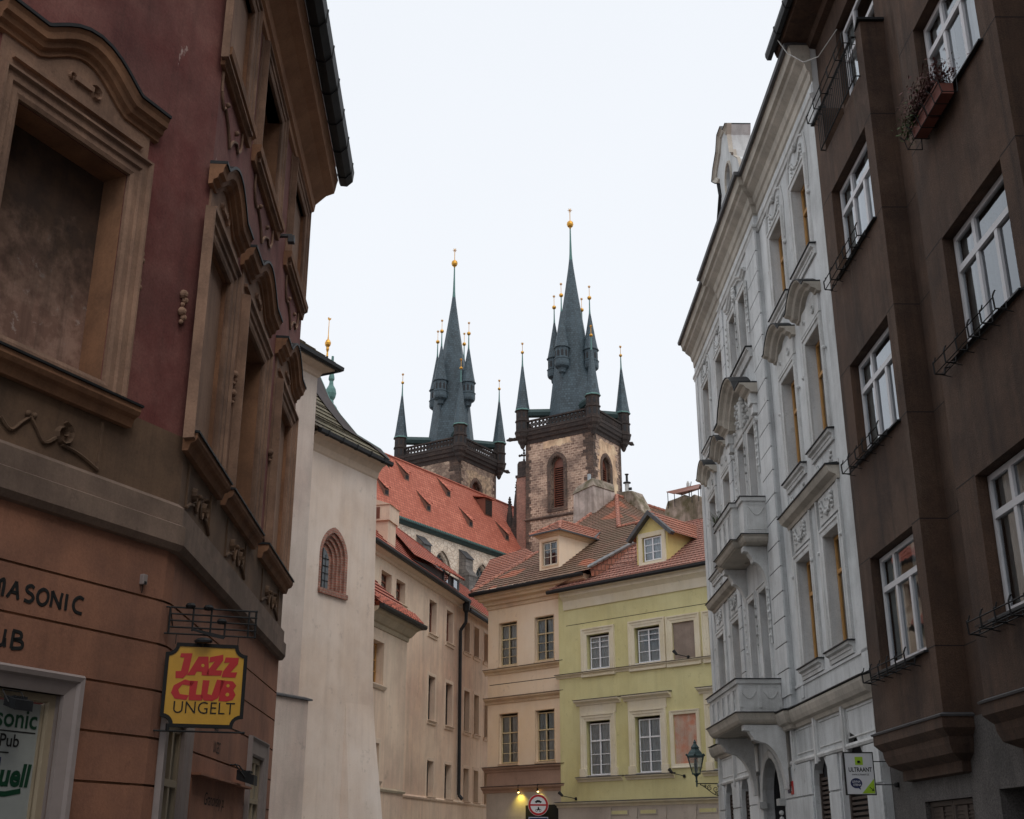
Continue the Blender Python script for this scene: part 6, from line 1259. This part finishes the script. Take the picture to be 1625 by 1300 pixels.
for i in range(17): m.box(CA, .68 + i * .094, .755 + i * .094, -.05, .095, 9.55, 9.72)
m.build('brick_sill', 'brick', CP)
m = MB(); m.f([CA(p[0], -.31, p[1]) for p in ari], 0); f_ = m.build('window', 'lead', CP)
m = MB(); m.box(CA, 1.21, 1.24, -.30, -.27, 9.86, 11.2)
for z in (10.1, 10.35, 10.6, 10.85): m.box(CA, .86, 1.6, -.298, -.28, z, z + .02)
for x in (1.02, 1.42): m.box(CA, x, x + .012, -.298, -.285, 9.86, 11.0)
m.build('glazing_bars', 'iron', f_)
m = MB()     # battered foot at the right end
m.f([CA(2.55, 0, 6.2), CA(2.75, .42, 0), CA(4.95, .42, 0), CA(4.16, .0, 6.25)]); m.f([CA(2.55, 0, 6.2), CA(2.75, .42, 0), CA(2.45, 0, 0)]); m.f([CA(4.16, 0, 6.25), CA(4.95, .42, 0), CA(5.4, -1, 0), CA(4.2, -1, 6.25)]); m.build('battered_foot', 'creamA', CP)
m = MB(); m.ext(CA, -.3, 3.84, [(0, 14.25), (.04, 14.3), (.10, 14.5), (.25, 14.68), (.42, 14.76), (.42, 14.82), (0, 14.82)]); m.build('eaves_cornice', 'palefr', CP)
m = MB(); m.ext(CA, -.4, 4.0, [(.43, 14.86), (.44, 14.74), (.52, 14.70), (.60, 14.74), (.62, 14.86), (.43, 14.90)])
for i in range(5): m.ext(CA, i * .85, .05 + i * .85, [(.43, 14.86), (.44, 14.72), (.52, 14.68), (.61, 14.72), (.64, 14.88), (.43, 14.91)])
m.build('gutter', 'cap', CP)
HC = [(3.86, -.5, 14.88), (3.70, -.2, 15.28), (3.15, .0, 15.45), (2.75, .2, 15.61), (2.45, .8, 16.42), (2.44, 1.3, 17.11), (2.64, 2.0, 18.28)]
m = MB()
for (u0, d0, z0), (u1, d1, z1) in zip(HC, HC[1:]): m.tileroof([CA(-3, -d0, z0), CA(u0, -d0, z0), CA(u1, -d1, z1), CA(-3, -d1, z1)], .28, .04)
m.f([CA(-3, .5, 14.9), CA(4, .5, 14.9), CA(4, -6, 14.9), CA(-3, -6, 14.9)]); m.build('roof', 'tileM', CP)
m = MB(); wd = [.15, .75, .85, .85, .85, .9, 1.2]
for i in range(len(HC) - 1):
    (u0, d0, z0), (u1, d1, z1) = HC[i], HC[i + 1]; k = .07; m.f([CA(u0, -d0 + .03, z0 + k), CA(u1, -d1 + .03, z1 + k), CA(u1 - wd[i + 1], -d1 + .03, z1 + k), CA(u0 - wd[i], -d0 + .03, z0 + k)])
m.build('hip_flashing', 'dslate', CP)
m = MB(); pts = [CA(u, -d, z + .06) for u, d, z in HC]
for a, b in zip(pts, pts[1:]): w_ = (CA(.22, -.12, 0) - CA(0, 0, 0)); m.f([a, b, b + w_ + Vector((0, 0, -.25)), a + w_ + Vector((0, 0, -.25))]); m.tube(a, b, .04)
m.build('hip_edge', 'dcopper' if 0 else 'copper', CP)
m = MB()
for (u0, d0, z0), (u1, d1, z1) in zip(HC, HC[1:]): m.f([CA(u0, -d0, z0), CA(u1, -d1, z1), CA(u1 - .6, -d1 - 5, z1 - .3), CA(u0 - .6, -d0 - 5, z0 - .3)])
m.build('side_roof', 'tileM', CP)
# taller buttress block
m = MB(); m.wall(CB, (-7, .16, 0, 16.7)); m.f([CB(.16, 0, 0), CB(.16, 0, 16.7), CB(.16, -3.5, 16.7), CB(.16, -3.5, 0)]); m.f([CB(-7, 0, 16.7), CB(.16, 0, 16.7), CB(.16, -3.5, 16.7), CB(-7, -3.5, 16.7)]); m.f([CB(-7, 0, 0), CB(-7, 0, 16.7), CB(-7, -3.5, 16.7), CB(-7, -3.5, 0)]); m.f([CB(.16, -3.5, 0), CB(.16, -3.5, 16.7), CB(-7, -3.5, 16.7), CB(-7, -3.5, 0)]); m.build('stair_block', 'creamB', CP)
m = MB(); m.box(CB, -7, .38, -.5, .22, 0, 5.88); m.build('lower_buttress', 'creamB', CP)
m = MB(); m.prism([CB(-7, o, z) for o, z in ((-.0, 6.02), (.30, 5.93), (.30, 5.885), (0, 5.885))], CB(.50, 0, 0) - CB(-7, 0, 0)); m.build('buttress_flashing', 'zinc', CP)
q3 = [CB(-7, 0, 0).xy, CB(.16, 0, 0).xy, CB(.16, -3.5, 0).xy]
m = MB(); m.plan(q3, [(-.01, 16.45), (.05, 16.5), (.12, 16.68), (.40, 16.78), (.42, 16.86), (-.01, 16.86)]); m.build('block_cornice', 'palefr', CP)
m = MB(); m.plan(q3, [(.43, 16.9), (.44, 16.80), (.54, 16.76), (.62, 16.82), (.63, 16.94), (.43, 16.96)]); m.build('block_gutter', 'cap', CP)
m = MB(); E1 = CB(.70, .54, 16.95); hp = CB(-2.6, -1.9, 19.0); m.tileroof([CB(-7, .54, 16.95), E1, hp, CB(-7, -1.9, 19.0)], .28, .04); m.tileroof([E1, CB(.70, -4.0, 16.95), CB(-2.6, -1.95, 19.0)], .28, .04); m.build('block_roof', 'tileM', CP)
# ridge spirelet with gilded finial
m = MB(); c = Vector((-7.62, 47, 0)); m.lathe(c, [(.3, 17.0), (.28, 18.9), (.30, 18.95), (.24, 19.05), (.15, 19.15), (.13, 19.3), (.20, 19.42), (.235, 19.6), (.20, 19.8), (.10, 19.98), (.08, 20.15), (.13, 20.25), (.12, 20.35), (.07, 20.6), (.05, 21.3)], 10); sp_ = m.build('spirelet', 'copper', CP)
m = MB(); c = Vector((-7.86, 47, 0)); m.tube(c + Vector((.0, 0, 20.5)), c + Vector((0, 0, 21.3)), .05, mi=1); m.lathe(c, [(.03, 21.2), (.045, 21.3), (.035, 21.5), (.07, 21.62), (.06, 21.72), (.12, 21.82), (.135, 21.92), (.09, 22.03), (.03, 22.1), (.018, 22.3), (.012, 23.0)], 8, mi=0)
m.prism([c + Vector((x, 0, z)) for x, z in ((-.05, 23.02), (0, 22.98), (.07, 23.02), (.08, 23.09), (.02, 23.07), (-.02, 23.13), (-.07, 23.1))], (0, .03, 0)); m.build('finial', ['gold', 'iron'], sp_)
# ================================================================ gothic church nave
NF = Fr(1.4, 132.6, 213)
NV = thing('church_nave', NF(14, 0, 0), 'gothic church nave with long steep orange-red tile roof in front of the twin towers', 'church')
NW = [15.55, 8.3, 1.1, 22.9]
m = MB(); m.wall(NF, (-.5, 34, 0, 31.7), [{'h': arch(c - 1.45, c + 1.45, 21, 28.15, 10, .55), 'd': .9} for c in NW]); body(m, NF, -.5, 34, 10.7, 0, 31.7); m.build('wall', 'navew', NV)
for c in NW:
    m = MB(); A_n = arch(c - 1.45, c + 1.45, 21, 28.15, 10, .55); m.mold(NF, A_n, [(0, -.5), (0, .02), (.16, .06), (.28, .06), (.30, 0)], True); m.mold(NF, A_n, [(-.02, -.58), (-.02, -.2), (-.16, -.3), (-.24, -.58)], True)
    wn = m.build('window_tracery_frame', 'navew', NV)
    m = MB(); m.f([NF(p[0], -.6, p[1]) for p in A_n]); m.build('window', 'lead', NV)
    m = MB()
    for x in (-.5, .5): m.box(NF, c + x - .07, c + x + .07, -.6, -.42, 21, 27.8)
    for x, z, r in ((-.72, 28.4, .4), (0.0, 28.5, .45), (.72, 28.4, .4), (-.38, 29.2, .40), (.38, 29.2, .40), (0, 29.75, .3)):
        m.path([NF(c + x + r * math.cos(2 * math.pi * i / 10), -.5, z + r * math.sin(2 * math.pi * i / 10)) for i in range(11)], .055, 4)
    for z in (22.5, 24, 25.5, 27): m.box(NF, c - 1.4, c + 1.4, -.6, -.55, z, z + .06)
    m.build('window_tracery', 'butt', NV)
for u in (19.3, 12.0, 4.9, 26.5):
    m = MB(); m.prism([NF(u - .65, o, z) for o, z in ((0, 0), (1.3, 0), (1.3, 28.3), (.85, 28.9), (.85, 30.0), (0, 30.9))], NF(1.3, 0, 0) - NF(0, 0, 0)); m.ext(NF, u - .7, u + .7, [(0, 28.1), (1.37, 28.1), (1.37, 28.26), (.88, 28.8), (0, 28.8)]); m.build('buttress', 'butt', NV)
    m = MB(); m.prism([NF(u - .72, o, z) for o, z in ((0, 31.0), (.98, 30.03), (.98, 29.93), (0, 30.88))], NF(1.44, 0, 0) - NF(0, 0, 0)); m.build('buttress_coping', 'zinc', NV)
RN = lambda u, d: NF(u, -d, 32.67 + 1.536 * d)
m = MB(); m.f([RN(-12, -.45), RN(34, -.45), RN(34, 5.1), RN(-12, 5.1)]); m.f([RN(-12, 5.1), RN(34, 5.1), NF(34, -10.9, 31.7), NF(-12, -10.9, 31.7)]); m.build('roof', 'nave', NV)
m = MB(); m.path([RN(-12, 5.1), RN(34, 5.1)], .16, 6); m.build('ridge_tiles', 'nave', NV)
m = MB(); m.ext(NF, -.2, 34, [(0, 31.5), (.3, 31.55), (.45, 31.75), (.62, 31.78), (.62, 32.0), (.45, 32.05), (0, 32.0)]); m.build('gutter', 'dcopper', NV)
m = MB()
for i in range(100): u = 1 + i * .28; m.box(NF, u, u + .12, .60, .66, 31.86, 32.04)
m.build('gutter_edge', 'copper', NV)
for u, d in ((17.6, 3.3), (10.2, 3.3), (24.9, 3.3), (23.6, 1.05), (16.7, 1.05), (9.1, 1.05), (1.95, 1.05)):
    m = MB(); w = .48; zt = RN(u, d).z + .85; ap = RN(u + .1, d + 1.7); fl, fr_ = NF(u - w + .1, -d + .30, zt - .12), NF(u + w, -d + .35, zt - .18); fm = NF(u, -d + .42, zt + .02)
    m.f([ap, fl, fm]); m.f([ap, fm, fr_]); dr = m.build('roof_hatch', 'nave', NV)
    m = MB(); w = .37; b0, b1 = NF(u - w, -d, RN(u, d).z - .02), NF(u + w, -d, RN(u, d).z - .02); t0, t1 = NF(u - w, -d, zt - .12), NF(u + w, -d, zt - .12)
    m.f([b0, b1, t1, t0]); m.f([b0, t0, ap]); m.f([b1, t1, ap]); m.build('hatch_cheeks', 'brown2', dr)
    m = MB(); m.f([NF(u - .24, -d + .03, zt - .7), NF(u + .24, -d + .03, zt - .7), NF(u + .24, -d + .03, zt - .3), NF(u - .24, -d + .03, zt - .3)]); m.build('hatch_opening', 'room', dr)
u, d = 3.0, 2.9; z = RN(u, d).z; m = MB(); w = .75; zt = z + 2.0; e = (zt - .1 - 32.67) / 1.536
m.f([NF(u - w, -d, z), NF(u + w, -d, z), NF(u + w, -d, zt), NF(u - w, -d, zt)]); 
for s_ in (-1, 1): m.f([NF(u + s_ * w, -d, z), NF(u + s_ * w, -d, zt), NF(u + s_ * w, -e, zt)])
dr = m.build('large_dormer', 'rwood', NV); m = MB(); m.prism([NF(u - w - .25, -d + .3, zt + .0), NF(u + w + .25, -d + .3, zt), NF(u + w + .25, -e - .3, zt + .35), NF(u - w - .25, -e - .3, zt + .35)], (0, 0, .12)); m.build('dormer_roof', 'nave', dr)
m = MB(); m.f([NF(u - w + .12, -d + .03, z + .15), NF(u + w - .12, -d + .03, z + .15), NF(u + w - .12, -d + .03, zt - .15), NF(u - w + .12, -d + .03, zt - .15)], 0)
for i in range(9): m.box(NF, u - w + .15, u + w - .15, -d + .03, -d + .08, z + .22 + i * .19, z + .32 + i * .19, 1)
m.build('dormer_louvres', ['room', 'dwood'], dr)
def star(m, c, r=.28):
    for k in range(3): a = math.pi * k / 3; v = Vector((math.cos(a), 0, math.sin(a))) * r; m.tube(c - v, c + v, .045, .045, 4)
    m.ball(c, r * .35, n=6)
# ================================================================ twin towers
def tower(x, y, wl, wr, label, ctr, ochre, wins_l, wins_r, strings):
    FL_, FR_ = Fr(x, y, -57), Fr(x, y, 33)
    T = thing('church_tower', (ctr[0], ctr[1], 0), label, 'tower', 'twin gothic church towers')
    FLp = lambda u, v, z: Vector((x + FL_.d.x * u + FR_.d.x * v, y + FL_.d.y * u + FR_.d.y * v, z))
    m = MB(); zt = 46.2
    m.wall(FL_, (0, wl, 0, zt), [{'h': h, 'd': .8} for h in wins_l]); m.wall(FR_, (0, wr, 0, zt), [{'h': h, 'd': .8} for h in wins_r])
    m.f([FLp(wl, 0, 0), FLp(wl, 0, zt), FLp(wl, wr, zt), FLp(wl, wr, 0)]); m.f([FLp(0, wr, 0), FLp(0, wr, zt), FLp(wl, wr, zt), FLp(wl, wr, 0)]); m.f([FLp(0, 0, 47.5), FLp(wl, 0, 47.5), FLp(wl, wr, 47.5), FLp(0, wr, 47.5)]); m.build('shaft', 'tower' if ochre == 1 else 'tower2', T)
    for F, ws in ((FL_, wins_l), (FR_, wins_r)):
        for h in ws:
            u0, u1 = h[0][0], h[1][0]; z0 = h[0][1]; zp = max(p[1] for p in h)
            m = MB(); m.mold(F, h, [(0, -.75), (0, .02), (.12, .10), (.3, .12), (.46, .12), (.5, .0)], True); m.mold(F, h, [(-.01, -.7), (-.01, -.3), (-.12, -.4), (-.14, -.7)], True); m.build('window_frame', 'quoin', T)
            m = MB(); m.f([F(p[0], -.72, p[1]) for p in h], 1); n = int((zp - .9 - z0) / .26)
            for i in range(n): zz = z0 + .1 + i * .26; m.prism([F(u0 + .12, o, z_) for o, z_ in ((-.42, zz), (-.62, zz + .16), (-.62, zz + .2), (-.42, zz + .04))], F(u1 - .12, 0, 0) - F(u0 + .12, 0, 0))
            m.box(F, u0 + .1, u0 + .2, -.66, -.4, z0, zp - 1.2); m.box(F, u1 - .2, u1 - .1, -.66, -.4, z0, zp - 1.2); m.f([F(p[0], -.5, p[1]) for p in arch(u0 + .1, u1 - .1, zp - 1.25, zp - 1.0, 6, .4)]); m.build('louvres', ['rwood', 'room'], T)
            m = MB(); m.ext(F, u0 - .2, u1 + .2, [(-.3, z0 + .1), (.16, z0 - .05), (.16, z0 - .2), (-.3, z0 - .2)]); m.build('window_sill', 'quoin', T)
    for zs in strings: m = MB(); m.plan([FLp(wl, wr * .5, 0).xy, FLp(wl, 0, 0).xy, FLp(0, 0, 0).xy, FLp(0, wr, 0).xy], [(0, zs - .2), (.12, zs - .15), (.2, zs), (.1, zs + .12), (0, zs + .2)]); m.build('string_course', 'quoin', T)
    m = MB(); z = 20.; k = 0
    while z < 46.2:
        h = random.uniform(.36, .46)
        for F, w in ((FL_, wl), (FR_, wr)):
            a = random.uniform(.45, 1.25) * (1.25 if F is FL_ else .8)
            m.box(F, -.045 if F is FR_ else -.04, a, -.02, .04, z, z + h - .03); b = random.uniform(.3, .75); m.box(F, w - b, w + .03, -.02, .035, z, z + h - .03)
        z += h
    m.build('quoins', 'quoin', T)
    def patch(F, u0, u1, z0, z1, hole=None, seed=3):
        rnd = random.Random(seed); P = []
        n = 14
        for i in range(n): P.append((u0 + (u1 - u0) * i / n, z0 + rnd.uniform(-.1, .25)))
        st = [];  zz = z0
        while zz < z1 - .4: j = rnd.uniform(-.45, .25); st += [(u1 + j, zz), (u1 + j, zz + .38)]; zz += .4
        P += st
        for i in range(n): P.append((u1 - (u1 - u0) * i / n, z1 + rnd.uniform(-.2, .1)))
        st = []; zz = z1 - .2
        while zz > z0 + .4: j = rnd.uniform(-.25, .45); st += [(u0 + j, zz), (u0 + j, zz - .38)]; zz -= .4
        P += st; m.wall(F, P, [{'h': hole, 'd': .03}] if hole else [], o=.012)
    m = MB()
    if ochre == 1: patch(FL_, 2.5, 6.6, 45.1, 46.1, None, 5); patch(FR_, 1.2, wr - 1.1, 24.0, 45.7, wins_r[0], 2)
    else: patch(FR_, 1.6, wr - 1.0, 24, 45.3, wins_r[0], 4)
    m.build('render_patch', 'ochre' if ochre == 1 else 'ochre2', T)
    loop = [FLp(wl, wr, 0).xy, FLp(wl, 0, 0).xy, FLp(0, 0, 0).xy, FLp(0, wr, 0).xy, FLp(wl, wr, 0).xy]
    m = MB(); m.plan(loop, [(-.1, 46.0), (.06, 46.05), (.12, 46.4), (.3, 46.55), (.34, 46.85), (.5, 47.0), (.55, 47.35), (.62, 47.45), (.62, 47.62), (-.1, 47.62)]); m.build('gallery_cornice', 'dstone', T)
    # pierced balustrade
    m = MB(); m.plan(loop, [(.30, 47.62), (.56, 47.62), (.56, 47.82), (.30, 47.82)]); m.plan(loop, [(.28, 48.62), (.58, 48.62), (.60, 48.8), (.26, 48.8)])
    for F, w in ((FL_, wl), (FR_, wr)):
        n = 15
        for i in range(n):
            a, b = .6 + (w - 1.2) * i / n, .6 + (w - 1.2) * (i + 1) / n; c = (a + b) / 2; q = lambda u, z: F(u, .43, z)
            m.tube(q(a, 47.8), q(a, 48.65), .07, n=4); m.tube(q(a, 47.82), q(b, 48.62), .075, n=4); m.tube(q(b, 47.82), q(a, 48.62), .075, n=4)
            m.path([q(c + .13 * math.cos(t), 48.22 + .13 * math.sin(t)) for t in [math.pi / 3 * j for j in range(7)]], .06, 4)
    for (ua, va, ub, vb) in ((wl, 0, wl, wr), (0, wr, wl, wr)):
        for i in range(10):
            t0, t1 = i / 10, (i + 1) / 10; m.tube(FLp(ua + (ub - ua) * t0, va + (vb - va) * t0, 47.8), FLp(ua + (ub - ua) * t1, va + (vb - va) * t1, 48.65), .06, n=4)
    m.build('balustrade', 'dstone', T)
    # corner turrets with their own small spires
    O = .28
    corners = [(-O, -O), (wl + O, -O), (-O, wr + O), (wl + O, wr + O)]
    cc = Vector((ctr[0], ctr[1], 0))
    for (a, b) in corners:
        c = FLp(a, b, 0); m = MB()
        m.lathe(c, [(.12, 45.5), (.25, 45.7), (.35, 46.0), (.55, 46.3), (.6, 46.6), (.82, 46.9), (.88, 47.3), (.95, 47.4), (.95, 47.6), (.80, 47.65), (.80, 48.75), (.90, 48.8), (.90, 48.95), (.78, 49.0), (.78, 50.05), (.92, 50.12), (.92, 50.25), (.2, 50.3)], 8, R(22.5 + 12)); tb = m.build('corner_turret', 'dstone', T)
        m = MB()
        for i in range(8):
            an = R(22.5 + 12) + math.pi / 4 * (i + .5); dr = Vector((math.cos(an), math.sin(an), 0)); sd = Vector((-dr.y, dr.x, 0)); ap = .78 * math.cos(math.pi / 8)
            for zz0, zz1, hw in ((49.25, 49.8, .12), (47.85, 48.55, .16)): pc = c + dr * (ap + (.02 if zz0 > 49 else .035)); m.f([pc - sd * hw + Vector((0, 0, zz0)), pc + sd * hw + Vector((0, 0, zz0)), pc + sd * hw + Vector((0, 0, zz1)), pc + Vector((0, 0, zz1 + .12)), pc - sd * hw + Vector((0, 0, zz1))])
        m.build('turret_openings', 'room', tb)
        m = MB(); m.lathe(c, [(.93, 50.22), (.86, 50.35), (.72, 51.2), (.5, 52.9), (.28, 54.6), (.13, 55.9)], 8, R(34.5), mi=0); m.lathe(c, [(.95, 50.16), (.96, 50.24), (.88, 50.34), (.80, 50.33)], 8, R(34.5), mi=1); m.lathe(c, [(.13, 55.85), (.09, 56.3), (.06, 57.5), (.05, 57.6)], 8, mi=1); m.build('turret_spire', ['slate', 'copper'], tb)
        m = MB(); m.ball(c + Vector((0, 0, 57.75)), .20); m.tube(c + Vector((0, 0, 57.9)), c + Vector((0, 0, 58.8)), .03, n=4); star(m, c + Vector((0, 0, 58.9)), .16); m.build('gilded_finial', 'gold', tb)
        m = MB(); d_ = (cc - c).normalized(); m.tube(c + d_ * .6 + Vector((0, 0, 49.95)), c + d_ * ((cc - c).length - 2.0) + Vector((0, 0, 50.1)), .55, n=8); m.build('copper_beam', 'dcopper', T)
    # gargoyles
    for (a, b, da, db) in ((wl + O + .7, -O, 1, -.2), (-O, wr + O + .7, -.2, 1)):
        p = FLp(a, b, 46.9); v = FLp(a + da, b + db, 47.0) - FLp(a, b, 47.0); v.z = -.02; v.normalize(); m = MB(); m.tube(p - v * .6, p + v * .55, .26, .2, 6); m.tube(p + v * .5, p + v * 1.05 + Vector((0, 0, .05)), .18, .27, 6); m.tube(p + v * 1.0, p + v * 1.4, .22, .1, 6); m.build('gargoyle', 'dstone', T)
    # great spire
    c = Vector((ctr[0], ctr[1], 0)); m = MB(); m.lathe(c, [(3.25, 47.5), (3.05, 49.4), (2.88, 50.6), (2.45, 54.2), (1.98, 58.3), (1.35, 62.4), (.78, 66.2), (.36, 69.2), (.22, 70.4)], 8, R(33 + 22.5)); m.build('great_spire', 'slate', T)
    m = MB(); m.lathe(c, [(.225, 70.3), (.16, 71.2), (.10, 73.5), (.08, 74.9)], 8); m.build('spire_rod', 'copper', T)
    m = MB(); m.lathe(c, [(.10, 74.8), (.16, 74.95), (.33, 75.1), (.42, 75.35), (.38, 75.65), (.2, 75.85), (.05, 75.9)], 12, smooth=False); m.tube(c + Vector((0, 0, 75.8)), c + Vector((0, 0, 77.2)), .045, n=4); star(m, c + Vector((0, 0, 77.4)), .28); m.build('gilded_finial', 'gold', T)
    e1, e2 = Vector((FL_.d.x, FL_.d.y, 0)), Vector((FR_.d.x, FR_.d.y, 0))
    for v in (e1, -e1, e2, -e2):
        b = c + v * 2.5; m = MB()
        m.lathe(b, [(.05, 53.6), (.12, 54.0), (.18, 54.3), (.42, 54.5), (.46, 54.75), (.5, 54.95), (.86, 55.2), (.92, 55.45), (.92, 56.05), (.98, 56.1), (.98, 56.2), (.84, 56.24), (.84, 57.5), (1.0, 57.56), (1.0, 57.66), (.2, 57.7)], 10); bz = m.build('spire_turret', 'slate', T)
        m = MB(); m.lathe(b, [(1.0, 57.64), (.88, 57.75), (.62, 59.2), (.34, 61.0), (.12, 62.4)], 10, mi=0); m.lathe(b, [(.12, 62.35), (.08, 63.0), (.06, 64.4)], 6, mi=1); m.build('turret_spire', ['slate', 'copper'], bz)
        m = MB()
        for i in range(10):
            an = 2 * math.pi * (i + .5) / 10; dr = Vector((math.cos(an), math.sin(an), 0)); sd = Vector((-dr.y, dr.x, 0)); pc = b + dr * (.84 * math.cos(math.pi / 10) + .02)
            m.f([pc - sd * .13 + Vector((0, 0, 56.4)), pc + sd * .13 + Vector((0, 0, 56.4)), pc + sd * .13 + Vector((0, 0, 57.05)), pc + Vector((0, 0, 57.25)), pc - sd * .13 + Vector((0, 0, 57.05))])
        m.build('turret_openings', 'room', bz)
        m = MB(); m.ball(b + Vector((0, 0, 64.55)), .26); m.tube(b + Vector((0, 0, 64.7)), b + Vector((0, 0, 65.9)), .03, n=4); star(m, b + Vector((0, 0, 66.05)), .17); m.build('gilded_finial', 'gold', bz)
    return T
tower(9.1, 128, 8.9, 6.7, 'right one of the two gothic towers, pale sandstone with a tall louvred window', (7.3, 133.2), 1, [arch(3.9, 5.52, 37.9, 42.9, 8, .35)], [arch(2.1, 3.9, 35.0, 42.6, 8, .35)], (36.95,))
tower(-6.4, 138.1, 8.6, 8.0, 'left one of the two gothic towers, dark rubble stone, rising behind the red roof', (-7.7, 143.9), 2, [], [arch(2.75, 4.5, 36, 42.9, 8, .35)], ())
# gable pier and pinnacles between the towers
TRF = Fr(9.1, 128, -57)
WP = thing('gable_pier', TRF(9.8, -1, 30), 'reddish brick gable pier with a stone cross finial between the two church towers', 'gable pier')
m = MB(); m.box(TRF, 9.1, 10.35, -1.6, -.2, 28, 42.3, 0); m.box(TRF, 9.0, 10.45, -1.7, -.1, 42.3, 42.6, 1); m.box(TRF, 9.15, 10.3, -1.5, -.3, 42.6, 44.0, 1); m.prism([TRF(u, -.3, z) for u, z in ((9.15, 44.0), (10.3, 44.0), (10.1, 44.3), (9.3, 44.3))], TRF(0, -1.2, 0) - TRF(0, 0, 0), 1)
m.prism([TRF(u, -.4, z) for u, z in ((10.3, 34), (11.7, 34), (11.0, 37.6), (10.6, 39.0), (10.3, 39.6))], TRF(0, -1.0, 0) - TRF(0, 0, 0), 1); m.build('pier', ['brick', 'dstone'], WP)
def cross(m, c, s): 
    m.tube(c, c + Vector((0, 0, 1.5 * s)), .09 * s, n=6)
    for v in (Vector((.5, -.1, 0)), Vector((-.5, .1, 0))): m.tube(c + Vector((0, 0, .85 * s)), c + Vector((0, 0, .85 * s)) + v * s, .09 * s, n=6); m.ball(c + Vector((0, 0, .85 * s)) + v * s, .16 * s, n=6); m.ball(c + Vector((0, 0, .85 * s)) + v * .5 * s + Vector((0, 0, .08)), .14 * s, n=6)
    for z in (.3, .85, 1.15, 1.5): m.ball(c + Vector((0, 0, z * s)), .15 * s, n=6)
m = MB(); cross(m, TRF(9.75, -.9, 44.3), 1.0); m.build('cross_finial', 'dstone', WP)
for u, zt in ((10.72, 42.3), (11.75, 40.4)):
    m = MB(); c = TRF(u, -.9, 0); m.lathe(c, [(.42, zt - 5.5), (.40, zt - 3), (.30, zt - 2.0), (.14, zt - .9), (.10, zt - .5)], 6); 
    for k in range(5): m.ball(c + Vector((.18, 0, zt - .9 - .5 * k)), .11, n=5); m.ball(c + Vector((-.18, 0, zt - .9 - .5 * k)), .11, n=5)
    m.ball(c + Vector((0, 0, zt - .3)), .18, n=6); m.ball(c + Vector((0, 0, zt - .62)), .22, n=6); m.ball(c + Vector((0, 0, zt - .05)), .10, n=6); m.build('pinnacle', 'dstone', WP)
